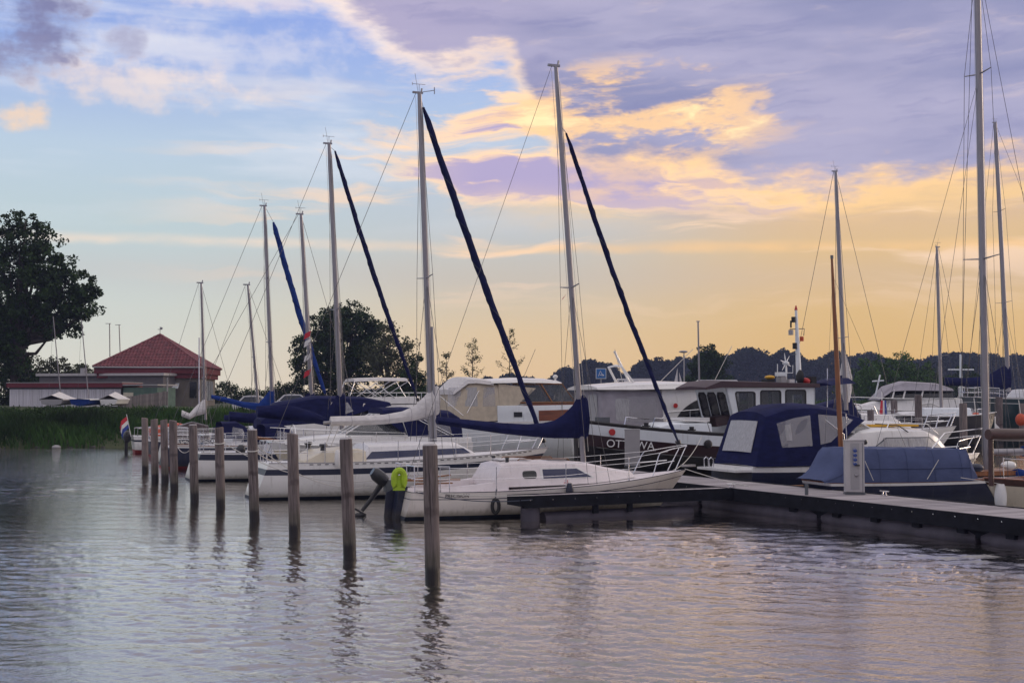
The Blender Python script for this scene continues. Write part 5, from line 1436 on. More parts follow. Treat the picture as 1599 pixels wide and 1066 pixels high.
mb = MB(); mb.box((xf0 - .45, 0, 2.1), (.5, 2.0, .8)); mb.build('dashboard', 'black_plastic', b.root)
mb = MB(); mb.box((BX(1238).x, -.6, 2.5), (.4, .4, 1.5)); mb.build('curtain', 'white_canvas', b.root)
# roof
rz = zt + .02
mb = MB(); mb.prism([(xb - .12, 0, rz), (xf1 + .55, 0, rz - .04), (xf1 + .75, 0, rz + .03), (xf1 + .35, 0, rz + .24), (xb - .08, 0, rz + .14)], (0, .001, 0))
mb = MB()
secs = []
for x, za, zc, w_ in ((xb - .14, rz, rz + .14, 1.30), (xf1 - 1.0, rz, rz + .20, 1.30), (xf1 + .25, rz - .02, rz + .22, 1.30), (xf1 + .85, rz - .10, rz - .02, 1.16)):
    secs.append([(x, -w_, za), (x, -w_ + .03, zc), (x, 0, zc + .05), (x, w_ - .03, zc), (x, w_, za)])
mb.loft(secs, closed=True, caps=True, smooth=False); mb.build('roof', 'maroon_roof', b.root)
# rails
rl = []
for sd in (-1, 1): rl.append([b.edge(BX(1138, 690, 1.6).x + .0, .04, .06, sd), b.edge(BX(1150, 660, 1.6).x, .30, .06, sd), b.edge(3.2, .34, .06, sd), b.edge(1.2, .34, .06, sd), b.edge(.6, .04, .06, sd)])
b.tubes('side_rail', 'black_gel', rl, .03, 6)
for sd in (-1, 1): b.tubes('bow_rail', 'steel', [[b.edge(BX(1110).x, .02, .1, sd)] + [b.edge(x, .42, .1, sd) for x in (BX(1105).x, 7.4, 8.2)] + [b.edge(8.3, .02, .1, sd)]], .02, 5)
for k, px in enumerate((1015, 1078)):
    e_ = b.edge(BX(px, 672, 1.3).x, 0, .15, 1); mb = MB(); mb.tube([(e_.x, e_.y, e_.z - .3), (e_.x, e_.y, e_.z + .22)], .09, 10); mb.tube([(e_.x - .16, e_.y, e_.z + .10), (e_.x + .16, e_.y, e_.z + .10)], .03, 6); mb.build('bollard', 'black_gel', b.root)
e_ = b.edge(BX(950, 655, .5).x, 0, .12, 1); mb = MB(); mb.box((e_.x, 0, e_.z + .12), (.45, .35, .30)); mb.build('anchor_winch', 'dark_metal', b.root)
for k, px in enumerate((1105,)):
    e_ = b.pt(b.xt(BX(px, 690, 1.6).x), 1.28, 1); mb = MB(); mb.ball((e_.x, e_.y + .02, e_.z), (.18, .04, .16)); mb.build('hawse_hole', 'black_gel', b.root)
# light mast
m0, m1 = b.F(1248, 602, .1), b.F(1243, 484, .1)
mb = MB(); mb.tube([m0, m0.lerp(m1, .5), m1], [.12, .09, .05], 8); mo = mb.build('mast', 'white_paint', b.root)
mb = MB(); mb.tube([m1, m1 + Vector((0, 0, .18))], [.07, .02], 8); mb.build('top_light', 'red', mo)
for (px, py, w_, h_, m_) in ((1239, 499, .17, .22, 'rubber'), (1235, 506, .07, .28, 'rubber'), (1241, 540, .18, .24, 'rubber'), (1235, 519, .20, .20, 'grey_metal'), (1252, 529, .16, .18, 'orange')):
    q = b.F(px, py, .1); mb = MB(); mb.tube([(q.x, q.y, q.z - h_ / 2), (q.x, q.y, q.z + h_ / 2)], w_ / 2, 8); mb.build('mast_light', m_, mo)
b_l = [[b.F(1233, 514, .1), b.F(1256, 513, .1), b.F(1255, 524, .1)], [b.F(1243, 540, .1), b.F(1238, 540, .1)], [b.F(1238, 553, .1), b.F(1248, 553, .1)]]
for q in b_l: b.tubes('mast_bracket', 'dark_metal', [q], .018, 5, mo)
# wind generator
h0 = b.F(1228, 602, -.3); h1 = b.F(1227, 567, -.3); mb = MB(); mb.tube([h0, h1], .03, 6); wg = mb.build('wind_generator_pole', 'white_paint', b.root)
mb = MB(); mb.ball(h1, (.16, .09, .09)); mb.build('hub', 'white_paint', wg)
for k in range(6):
    a_ = R(60 * k + 15); e1 = h1 + Vector((.0 + .35 * math.cos(a_), .25 * math.cos(a_), .42 * math.sin(a_))); e1.x = h1.x + .42 * math.cos(a_)
    mb = MB(); mb.tube([h1, h1.lerp(e1, .5), e1], [.03, .035, .012], 4, sy=.4); mb.build('blade', 'white_paint', wg)
b.tubes('aerial_frame', 'white_paint', [[b.F(1214, 602, -.5), b.F(1214, 568, -.5)], [b.F(1216, 582, -.5), b.F(1238, 582, -.5), b.F(1238, 570, -.5)]], .018, 5)
for (px0, px1, y0, y1, m_, nm_) in ((1216, 1224, 588, 601, 'grey_metal', 'radio_box'), (1214, 1225, 581, 587, 'white_paint', 'radar_box'), (1229, 1237, 592, 601, 'white_canvas', 'gas_box'), (1253, 1262, 590, 600, 'red', 'red_drum'), (1246, 1252, 578, 600, 'rubber', 'black_bag'), (1263, 1271, 588, 600, 'rubber', 'black_box'), (1197, 1207, 586, 592, 'yellow', 'yellow_float'), (1193, 1206, 592, 601, 'rubber', 'roof_vent')):
    p0, p1 = b.F(px0, y1, .2), b.F(px1, y0, .2); mb = MB(); w_ = abs(p1.x - p0.x)
    if nm_ in ('red_drum', 'black_bag', 'yellow_float'): mb.ball(((p0.x + p1.x) / 2, .2, (p0.z + p1.z) / 2), (w_ * .62, .25, (p1.z - p0.z) * .55))
    else: mb.box(((p0.x + p1.x) / 2, .2, (p0.z + p1.z) / 2), (w_, .35, p1.z - p0.z))
    mb.build(nm_, m_, b.root)
mb = MB(); secs = []
for px, a_, c_ in ((1274, 598, 602), (1290, 594, 600), (1310, 590, 599)):
    p0, p1 = b.F(px, a_, 0), b.F(px, c_, 0); secs.append([(p0.x, -1.1, p1.z), (p0.x, -.6, p0.z), (p0.x, .6, p0.z), (p0.x, 1.1, p1.z)])
mb.loft(secs, closed=True, caps=True); mb.build('aft_awning', 'navy_canvas', b.root)
b.tubes('awning_pole', 'steel', [[b.F(1292, 575, 0), b.F(1292, 660, 0)]], .02, 5)
OT = b

# ================================================================== cruiser with the navy cockpit tent
b = Boat('motorboat', 'white and dark hulled cabin cruiser under a big navy cockpit tent with clear windows', 'motorboat', 6.75, 39.4, 22, 9.6, 2.8, .92, .92, 1.15, wt=.84, rake_b=1.0, rake_s=-.15, bowk=1.5)
b.hull('navy_gel', [('gelcoat', .16, .0)], toe=None)
b.deck('gelcoat', dz=.0, inset=-.02)
nx = lambda px, py=700, y=-1.3: b.F(px, py, y); nz = lambda px, py, y=-1.3: b.F(px, py, y).z
mb = MB(); mb.box((-.28, 0, .80), (.62, 2.2, .07)); mb.build('swim_platform', 'gelcoat', b.root)
b.tubes('swim_rail', 'steel', [[(-.45, .9, .80), (-.45, .9, 1.08), (-.38, .9, 1.14), (-.3, .9, 1.08), (-.3, .9, .80)], [(-.45, .6, .80), (-.45, .6, 1.08), (-.38, .6, 1.14), (-.3, .6, 1.08), (-.3, .6, .80)]], .022, 7)
# tent: slanted aft panel, shoulders, long sloping front
tst = [(.10, 1.25, 1.20, .93, 1.0), (.55, 1.28, 1.06, .93, nz(1180, 648, -1.1)), (nx(1232, 640, -1.1).x, 1.30, 1.08, .93, nz(1232, 636, -1.1)), (nx(1268, 640, -1.1).x, 1.30, 1.10, .93, nz(1268, 634, -1.1)), (nx(1282, 640, -1.1).x, 1.30, 1.09, .94, nz(1282, 635, -1.1)),
       (nx(1300, 640, -1.1).x, 1.28, 1.06, nz(1300, 700), nz(1300, 637, -1.1)), (nx(1330, 640, -1.1).x, 1.26, 1.02, nz(1330, 668), nz(1330, 645, -1.1)), (nx(1346, 650, -1.1).x, 1.24, 1.05, nz(1346, 656), nz(1346, 652, -1.1))]
b.house('tent', 'navy_canvas', tst, r=.20, crown=.10)
# near side windows
b.panel('tent_window', 'clear_vinyl', [(nx(1224).x, nz(1224, 699)), (nx(1271).x, nz(1271, 696)), (nx(1271).x, nz(1271, 648)), (nx(1245).x, nz(1245, 653)), (nx(1219).x, nz(1219, 661))], tst, out=.014)
b.panel('tent_window', 'clear_vinyl', [(nx(1284).x, nz(1284, 694)), (nx(1300).x, nz(1300, 690)), (nx(1328).x, nz(1328, 664)), (nx(1341).x, nz(1341, 655)), (nx(1325).x, nz(1325, 650)), (nx(1284).x, nz(1284, 647))], tst, out=.014)
b.panel('window_curtain', 'milky_vinyl', [(nx(1231).x, nz(1231, 688)), (nx(1240).x, nz(1240, 688)), (nx(1240).x, nz(1240, 662)), (nx(1231).x, nz(1231, 664))], tst, out=.020)
# aft window panes on the slanted back
a0, a1 = Vector((.10, 0, 1.0)), Vector((.55, 0, tst[1][4])); dv = (a1 - a0)
nrm = Vector((-dv.z, 0, dv.x)).normalized()
for y0, y1 in ((-.82, .80),):
    mb = MB(); secs = []
    for i in range(13):
        y = lerp(y0, y1, i / 12); off_ = nrm * (.03 + .085 * (1 - (abs(y) / 1.05) ** 2))
        lo_, hi_ = a0 + dv * .22 + Vector((0, y, 0)), a0 + dv * .86 + Vector((0, y * .92, 0))
        secs.append([lo_ + off_, hi_ + off_, hi_ + off_ - nrm * .02, lo_ + off_ - nrm * .02])
    mb.loft(secs, closed=True, caps=True); mb.build('tent_window', 'milky_vinyl', b.root)
b.tubes('tent_frame', 'steel', [[(nx(1290).x, -1.25, nz(1290, 655)), (nx(1318).x, -1.3, nz(1318, 678)), (nx(1318).x, -1.3, nz(1318, 712))], [(nx(1322).x, -1.28, nz(1322, 645)), (nx(1322).x, -1.3, nz(1322, 700))]], .018, 6)
b.house('cockpit_side', 'gelcoat', [(nx(1282).x, 1.36, 1.34, .92, 1.0), (nx(1318).x, 1.36, 1.32, .92, nz(1318, 690)), (nx(1345).x, 1.34, 1.26, .92, nz(1345, 672))], crown=-.1, r=.03)
cst = [(nx(1338).x, 1.32, 1.22, .95, nz(1338, 676)), (nx(1392).x, 1.30, 1.12, .96, nz(1392, 671, -1.15)), (nx(1455).x, 1.22, 1.0, 1.0, nz(1455, 672, -1.1)), (nx(1478).x, 1.12, .88, 1.02, nz(1478, 680, -1.0)), (nx(1500).x, .95, .7, 1.05, nz(1500, 700, -1.0))]
b.house('cabin', 'gelcoat', cst, r=.08, crown=.08)
pl_ = [(nx(1362).x, nz(1362, 702)), (nx(1486).x, nz(1486, 702)), (nx(1462).x, nz(1462, 682)), (nx(1388).x, nz(1388, 683))]
b.panel('window_frame', 'dark_metal', pl_, cst, out=.006)
cxm = sum(p[0] for p in pl_) / 4; czm = sum(p[1] for p in pl_) / 4
b.panel('window', 'milky_vinyl', [(cxm + (x - cxm) * .95, czm + (z - czm) * .84) for x, z in pl_], cst, out=.018)
for px in (1384, 1424): b.panel('window_divider', 'grey_metal', [(nx(px).x, nz(px, 700)), (nx(px + 2).x, nz(px, 700)), (nx(px + 2).x, nz(px, 683.5)), (nx(px).x, nz(px, 683.5))], cst, out=.026)
windscreen(b, nx(1382, 672, -1.1).x, nx(1344, 650, -1.1).x, nz(1382, 674, -1.1), nz(1344, 650, -1.1), 1.15, 1.05, lean=.5)
mb = MB(); q = nx(1351, 690, -1.32); mb.ball((q.x, q.y, q.z), (.09, .03, .08)); mb.build('side_lamp', 'black_plastic', b.root)
mb = MB(); mb.box((nx(1430).x, 0, cst[1][4] + .11), (1.9, .6, .07)); mb.build('surfboard', 'yellow', b.root)
b.tubes('lashing', 'rubber', [[(nx(1424).x, -1.13, 1.9), (nx(1420).x, -.8, cst[1][4] + .12), (nx(1418).x, .3, cst[1][4] + .16)]], .018, 5)
b.tubes('cabin_rail', 'steel', [[(nx(1395).x, sd * 1.0, cst[1][4] + .05), (nx(1398).x, sd * 1.0, cst[1][4] + .2), (nx(1462).x, sd * .9, cst[2][4] + .2), (nx(1478).x, sd * .9, cst[3][4] + .05)] for sd in (-1, 1)], .018, 6)
b.pulpit(b.L - 1.4, h=.5)

# ================================================================== small varnished dinghy with the wooden mast
b = Boat('sailing_dinghy', 'small varnished sailing dinghy carrying the brown wooden mast, beside the navy tent', 'dinghy', 7.95, 36.6, 22, 4.6, 1.5, .45, .42, .6, wt=.7, rake_b=.4, bowk=1.6)
b.hull('mahogany', [('dark_wood', .06, 0)], toe='teak'); b.deck('teak', x0=2.6)
m0, m1 = b.F(1316, 712, 0), b.F(1299, 404, 0); m0.z = .15
mb = MB(); mb.tube([m0, m0.lerp(m1, .5), m0.lerp(m1, .8), m1], [.075, .075, .06, .035], 10); mb.build('mast', 'oregon', b.root)
mb = MB(); mb.tube([m1, m1 + Vector((0, 0, .1))], .045, 8); mb.build('truck', 'dark_metal', b.root)
b.tubes('shroud', 'wire', [[(m0.x - .2, sd * .68, .45), m0.lerp(m1, .93)] for sd in (-1, 1)] + [[(4.5, 0, .6), m0.lerp(m1, .93)]], .005, 4)
b.tubes('thwart', 'teak', [[(1.4, -.65, .38), (1.4, .65, .38)]], .06, 6)

# ================================================================== navy keelboat with the slate blue tent and the tall mast
b = Boat('sailboat', 'navy keelboat under a slate blue boom tent with the tallest mast of the near boats', 'sailboat', 8.0, 33.9, 20, 10.4, 2.15, .80, .80, 1.0, wt=.62, rake_b=1.4, rake_s=.5, bowk=1.3)
b.hull('navy_gel', [('gelcoat', .10, .03), ('mahogany', .03, .0)], toe='mahogany'); b.deck('deck_white')
tx = lambda px, py=745, y=-1.0: b.F(px, py, y)
secs = []
prof_t = [(1298, 750), (1306, 745), (1316, 735), (1325, 722), (1333, 707), (1340, 700), (1352, 699.5), (1380, 700.5), (1420, 699.5), (1460, 701), (1500, 700), (1514, 701)]
for px, py in prof_t:
    x = tx(px).x; e = b.edge(x, .03, -.02, -1); zr = b.F(px, py, -.55).z; zr = max(zr, e.z + .02); q = []
    for c_ in (-1, -.97, -.90, -.80, -.45, 0, .45, .80, .90, .97, 1):
        a_ = abs(c_); f = 0 if a_ >= 1 else .40 if a_ > .95 else .80 if a_ > .85 else 1.0 if a_ > .7 else 1.02 if a_ > .3 else 1.0
        q.append((x + rnd.uniform(-.01, .01), abs(e.y) * c_, lerp(e.z - .04, zr, f) + rnd.uniform(-.008, .008)))
    secs.append(q)
xl = secs[-1][0][0]; secs.append([(xl + .22 + .0, y * .98, lerp(.78, z, .35 if z > 1 else 1)) for _, y, z in secs[-1]])
mb = MB(); mb.loft(secs); mb.add(secs[-1], [tuple(range(11))]); bt = mb.build('boom_tent', 'slate_canvas', b.root)
for k in (5, 7, 8, 9, 10, 11):
    mb = MB(); mb.tube([(p[0], p[1] * 1.004 - (.004 if p[1] < 0 else -.004), p[2] + .003) for p in secs[k]], .006, 4); mb.build('seam', 'slate_canvas', bt)
mb = MB(); mb.tube([(q[1][0], q[1][1] - .012, q[1][2] + .02) for q in secs[:-1]], .010, 4); mb.build('hem', 'slate_canvas', bt)
b.rig((1541, 733), (1525, -70), r=.125, spread=[(.405, .75), (.765, .55)], windex=0, aft=4.6, forepx=(1680, 735), stay_r=.009)
mo_, mt_ = b.mast
b.tubes('running_backstay', 'wire', [[Vector((2.7, -.9, .85)), mo_.lerp(mt_, .76)], [Vector((2.3, .9, .85)), mo_.lerp(mt_, .76)]], .007, 4)
b.tubes('tent_cord', 'rope', [[(tx(1351).x, -1.0, 1.35), (tx(1362).x, -1.05, .85)]], .010, 5); b.tubes('tent_cord', 'rope', [[(tx(1463).x, -1.08, 1.35), (tx(1444).x, -1.1, .85)]], .010, 5)
b.tubes('pole', 'alu', [[b.F(1548, 706, -.2), b.F(1640, 704, -.2)]], .10, 10)
mb = MB(); q = b.F(1598, 704, -.2); mb.tube([q, q + Vector((1.4, 0, .02))], .15, 10); mb.build('pole_cover', 'royal_canvas', b.root)
mb = MB(); q = b.F(1562, 737, -.3); mb.box((q.x - .2, -.1, q.z), (2.0, 1.2, .12)); mb.build('hatch_coaming', 'oregon', b.root)
for px, py, m_ in ((1524, 730, 'navy_gel'), (1590, 738, 'royal_canvas'), (1575, 726, 'gelcoat')):
    q = b.F(px, py, -.6); mb = MB(); mb.ball(q, (.22, .2, .12)); mb.build('sail_bag', m_, b.root)
b.stanchions([8.6, 9.6], h=.5, wires=(.48,), x0=8.2, x1=10)
b.tubes('bow_hoop', 'steel', [[b.F(1455, 700, -.8), b.F(1475, 676, -.6), b.F(1540, 668, .2)]], .018, 6)

# ================================================================== cream sloop at the right edge
b = Boat('sailboat', 'cream hulled wooden sloop with varnished rail at the right edge behind the walkway', 'sailboat', 19.1, 32.7, 202, 9.0, 2.6, .95, .92, 1.16, wt=.5, rake_b=.9, bowk=1.5)
b.hull('cream', [('dark_wood', .15, .0)], toe='mahogany'); b.deck('deck_white')
mb = MB(); p0, p1 = b.F(1543, 678, .3), b.F(1680, 680, .3)
mb.tube([p0, p0.lerp(p1, .1), p1], [.12, .15, .15], 10); mb.build('boom', 'dark_wood', b.root)
mb = MB(); q = b.F(1547, 683, .3); mb.tube([(q.x, .3, 1.0), (q.x - .0, .3, q.z)], .06, 8); mb.build('boom_crutch', 'dark_wood', b.root)
b.tubes('flagstaff', 'gelcoat', [[b.F(1554, 670, .3), b.F(1554, 650, .3)]], .012, 5)
q = b.F(1554, 660, .3); mb = MB(); mb.add([q, q + Vector((-.18, 0, -.16)), q + Vector((0, 0, -.18))], [(0, 1, 2)]); mb.build('pennant', 'flag_white', b.root)
b.fender(b.F(1545, 770, .9).x, .72, 'gelcoat', .62, .14, 1, 'fat cream fender on the bow of the cream wooden sloop')
b.stanchions([8.0, 7.0], h=.5, wires=(.48,))

# ================================================================== clubhouse with the red tiled roof
gz = 2.15
A_ = Vector((-27, 112, 0)); fd = Vector((-.995, -.10, 0)).normalized(); pd = Vector((-.10, .995, 0)).normalized()
root = empty('clubhouse', 'low brown clubhouse with a red tiled pyramid roof and a small weather vane', 'building', (A_.x, A_.y, gz), math.atan2(fd.y, fd.x) + math.pi)
# local: x from 0 (right corner) to -w (left), y depth
cw, cdp = 9.3, 12.0; ez = 5.62 - gz
def lbox(name, x0, x1, y0, y1, z0, z1, m, parent=root):
    mb = MB(); mb.box(((x0 + x1) / 2, (y0 + y1) / 2, (z0 + z1) / 2), (x1 - x0, y1 - y0, z1 - z0)); return mb.build(name, m, parent)
wall = lbox('wall', -cw + .45, -.45, .45, cdp - .45, -.2, ez - .25, 'render_wall')
fa = MB(); fa.loft([[(-cw, 0, ez - .55), (-cw, 0, ez), (0, 0, ez), (0, 0, ez - .55)], [(-cw, cdp, ez - .55), (-cw, cdp, ez), (0, cdp, ez), (0, cdp, ez - .55)]], closed=True, caps=True, smooth=False); fa.build('fascia', 'red_fascia', root)
lbox('eaves_board', -cw + .2, -.2, .2, cdp - .2, ez - .95, ez - .55, 'red_fascia')
roof = MB(); ap = Vector((-cw / 2 - .1, cdp / 2, 8.72 - gz))
cor = [Vector((-cw - .1, -.1, ez + .02)), Vector((.1, -.1, ez + .02)), Vector((.1, cdp + .1, ez + .02)), Vector((-cw - .1, cdp + .1, ez + .02))]
# stepped, rolled tiles as real relief, one mesh of countless small pieces
rf = None
ro = MB(); ro.add([cor[0] - Vector((0, 0, .03)), cor[1] - Vector((0, 0, .03)), cor[2] - Vector((0, 0, .03)), cor[3] - Vector((0, 0, .03)), ap - Vector((0, 0, .06))], [(0, 1, 4), (1, 2, 4), (2, 3, 4), (3, 0, 4)]); rf = ro.build('roof', 'red_fascia', root)
tl = MB()
for a_, c_ in ((0, 1), (1, 2)):
    p, q = cor[a_], cor[c_]; n = (q - p).cross(ap - p).normalized(); n = n if n.z > 0 else -n
    rowsn = 21; L0 = (q - p).length; ud = (q - p).normalized(); mid = p.lerp(q, .5); up = (ap - mid); foot = mid
    cols = int(L0 / .30)
    for r_ in range(rowsn):
        f0, f1 = r_ / rowsn, (r_ + 1) / rowsn
        for k in range(cols + 1):
            u0 = -L0 / 2 + k * .30; 
            lim = L0 / 2 * (1 - (f0 + f1) / 2)
            if abs(u0 + .15) > lim + .1: continue
            b0 = mid + up * f0 + ud * u0 + n * .05; b1 = mid + up * f1 + ud * u0 + n * .012
            tl.add([b0, b0 + ud * .11 + n * .06, b0 + ud * .22, b0 + ud * .29, b1, b1 + ud * .11 + n * .06, b1 + ud * .22, b1 + ud * .29], [(0, 1, 5, 4), (1, 2, 6, 5), (2, 3, 7, 6)])
            tl.add([b0 - n * .05, b0 + ud * .11 - n * .05, b0 + ud * .29 - n * .05, b0 + ud * .29, b0 + ud * .11 + n * .06, b0], [(0, 1, 4, 5), (1, 2, 3, 4)])
to = tl.build('roof_tiles', 'roof_tile', rf); to['kind'] = 'stuff'
for c_ in cor[:3]:
    mb = MB(); mb.tube([c_ + Vector((0, 0, .05)), ap + Vector((0, 0, .05))], .09, 6); mb.build('ridge', 'roof_tile', rf)
mb = MB(); mb.tube([ap, ap + Vector((0, 0, .75))], .03, 5); mb.tube([ap + Vector((-.22, 0, .5)), ap + Vector((.22, 0, .5))], .025, 4); mb.ball(ap + Vector((.12, 0, .62)), (.12, .03, .1)); mb.build('weather_vane', 'alu_dark', rf)
mb = MB(); mb.tube([(-cw - .1, -.16, ez - .02), (.1, -.16, ez - .02)], .07, 6); mb.build('gutter', 'grey_metal', root)
# doorway, awning, side windows
lbox('door', -5.0, -3.9, .40, .47, -.1, 1.95, 'dark_wood')
mb = MB(); mb.prism([(-2.9, -.3, 1.6), (-2.1, -.3, 1.6), (-2.1, .45, 2.0), (-2.9, .45, 2.0)], (0, 0, .08)); mb.build('awning', 'white_paint', root)
lbox('lamp_post', -3.05, -2.97, -.1, -.02, 0, 1.9, 'grey_metal')
for k in range(3):
    w_ = lbox('window', -.47, -.40, 2.2 + k * 2.6, 4.2 + k * 2.6, .6, 2.3, 'tinted_glass')
    for j in range(3): lbox('frame', -.46, -.36, 2.2 + k * 2.6 + j * .95, 2.32 + k * 2.6 + j * .95, .55, 2.35, 'white_paint', w_)
lbox('window', -1.2, -.6, .38, .46, .8, 2.2, 'tinted_glass')

# long white corrugated shed with red edge
def shed(name, label, px0, px1, d0, d1, ytop, m, trim, z0=1.9, th=3.0):
    p0, p1 = at(px0, 600, d0), at(px1, 600, d1); ang = math.atan2(p1.y - p0.y, p1.x - p0.x); ln = (Vector((p1.x, p1.y, 0)) - Vector((p0.x, p0.y, 0))).length
    r = empty(name, label, 'shed', (p0.x, p0.y, z0), ang); H = at(px0, ytop, d0).z - z0
    mb = MB(); mb.box((ln / 2, th / 2 + .06, H / 2 - .2), (ln - .1, th, H - .1)); mb.build('wall', m, r)
    return r, ln, H
r, ln, H = shed('boat_shed', 'long low white ribbed shed with a red roof edge behind the beached dinghies', 15, 190, 105, 103, 598, 'shed_grey', 'red_fascia')
mbs = MB(); mbs.box((.08, .03, H / 2 - .25), (.13, .05, H - .5)); p0_ = mbs.build('board', 'shed_white', r)
k = 1
while k * .16 < ln - .1:
    c = p0_.copy(); C.objects.link(c); c.parent = r; c.location = (k * .16, rnd.uniform(-.01, .01), 0); k += 1
mb = MB(); mb.box((ln / 2, th_ if False else 1.5, H - .18), (ln + .3, 3.4, .36)); mb.build('roof_edge', 'red_fascia', r)
mb = MB(); mb.box((ln / 2, 1.5, H + .03), (ln + .36, 3.46, .05)); mb.build('roof_sheet', 'grey_metal', r)
r, ln, H = shed('flat_shed', 'flat roofed dark grey shed behind the white ribbed one', 60, 255, 113, 110, 583, 'shed_grey', 'grey_metal', th=5)
mb = MB(); mb.box((ln / 2, 2.5, H - .12), (ln + .3, 5.4, .22)); mb.build('roof_edge', 'pedestal_grey', r)
mb = MB(); mb.tube([(3.2, 2, H), (3.2, 2, H + .5)], .3, 8); mb.build('vent', 'grey_metal', r)
mb = MB(); mb.tube([(9.8, 2, H), (9.8, 2, H + .75)], .42, 8); mb.build('vent', 'pedestal_grey', r)
r, ln, H = shed('garden_shed', 'small green painted shed with a yellowish door at the right end of the white one', 191, 246, 103, 102, 600, 'shed_green', 'grey_metal', th=2.6)
mb = MB(); mb.box((.55, .03, H / 2 - .3), (.9, .06, H - .7)); mb.build('door', 'cream', r)
mb = MB(); mb.box((2.0, .03, H / 2), (.5, .06, .5)); mb.build('window', 'cream', r)
mb = MB(); mb.box((ln / 2, 1.3, H - .05), (ln + .2, 2.9, .1)); mb.build('roof_sheet', 'grey_metal', r)
# board fence
p0, p1 = at(184, 625, 96), at(262, 625, 101); ang = math.atan2(p1.y - p0.y, p1.x - p0.x); ln = math.hypot(p1.x - p0.x, p1.y - p0.y)
r = empty('board_fence', 'grey weathered board fence in front of the small green shed', 'fence', (p0.x, p0.y, 1.85), ang)
mb = MB(); mb.box((.06, 0, .55), (.13, .03, 1.1)); f0 = mb.build('board', 'fence_wood', r); k = 1
while k * .15 < ln: c = f0.copy(); C.objects.link(c); c.parent = r; c.location = (k * .15, rnd.uniform(-.01, .01), rnd.uniform(-.04, .04) + (k * .15) * .10); k += 1
mb = MB(); mb.tube([(ln, .05, 0), (ln, .05, 2.7)], .06, 6); mb.build('post', 'grey_metal', r)

# dinghies on the grass
def beached(px, d, w, label, hullm, coverm, cover=True, mast=None, seed=0):
    x = (px - 799.5) / FPX * d; z = land_z(x, d) + .25
    r = empty('beached_dinghy', label, 'dinghy', (x, d, z), 0, 'dinghies drawn up on the bank')
    mb = MB(); secs = []
    for i in range(9):
        t = i / 8; y = t * 4.2; hw = w / 2 * (1 - abs(t - .35) ** 1.8 * 1.15)
        secs.append([(-hw, y, .55), (-hw * .85, y, .22), (0, y, .05 + .1 * t), (hw * .85, y, .22), (hw, y, .55)])
    mb.loft(secs, caps=True); mb.build('hull', hullm, r)
    mb = MB(); secs = []
    for i in range(9):
        t = i / 8; y = t * 4.2; hw = w / 2 * (1 - abs(t - .35) ** 1.8 * 1.15) + .03; pk = (.55 * (1 - abs(t - .4) * 1.2)) if cover else .04
        secs.append([(-hw, y, .50), (-hw, y, .57), (-hw * .5, y, .57 + pk * .45), (0, y, .57 + pk), (hw * .5, y, .57 + pk * .45), (hw, y, .57), (hw, y, .50)])
    mb.loft(secs, smooth=False); mb.build('cover' if cover else 'deck', coverm, r)
    mb = MB(); mb.box((0, 1.4, -.05), (w * .8, .12, .1)); mb.tube([(-w * .42, 1.4, -.1), (-w * .42 + .08, 1.4, -.1)], .2, 10); mb.tube([(w * .42, 1.4, -.1), (w * .42 - .08, 1.4, -.1)], .2, 10); mb.build('trailer', 'dark_metal', r)
    if mast:
        t = at(mast[0], mast[1], d + 2); mb = MB(); mb.tube([(0, 2, .5), (t.x - x, 2, t.z - z)], [.045, .03], 6); mb.build('mast', 'alu', r)
        mb = MB(); mb.tube([(-w * .4, 1.6, .5), (t.x - x, 2, (t.z - z) * .9)], .008, 4); mb.build('shroud', 'wire', r)
beached(81, 93, 2.0, 'beached dinghy under a grey peaked cover, leftmost on the bank', 'grey_metal', 'white_canvas', mast=(83, 494))
beached(125, 93, 1.75, 'beached open blue and white dinghy, middle one on the bank', 'royal_canvas', 'flag_white', cover=False, mast=(127, 498))
beached(170, 94, 1.6, 'beached dinghy under a crumpled white cover, right one on the bank', 'gelcoat', 'white_canvas', mast=None, seed=2)
for k, (px, top, lab) in enumerate([(171, 505, 'thin bare dinghy mast rising left of the red roof'), (189, 507, 'thin dark bare mast with a vane just left of the red roof')]):
    b0 = at(px + 2, 600, 130); z = land_z(b0.x, 130); t = at(px if k == 0 else px - 3, top, 130)
    rr_ = empty('mast', lab, 'mast', (b0.x, 130, z)); mb = MB(); mb.tube([(0, 0, 0), (t.x - b0.x, 0, t.z - z)], .055, 5); mb.build('pole', 'alu_dark', rr_)
    mb = MB(); mb.tube([(t.x - b0.x - .4, 0, t.z - z), (t.x - b0.x + .15, 0, t.z - z)], .03, 4); mb.build('vane', 'alu_dark', rr_)

# white swan-like buoy on the water and a lamp post
mb = MB(); mb.ball((0, 0, .05), (.28, .2, .13)); o = mb.build('mooring_buoy', 'grey_metal'); o.location = ground(88, 699); tag(o, 'small white buoy floating by the reeds under the dinghies', 'buoy')

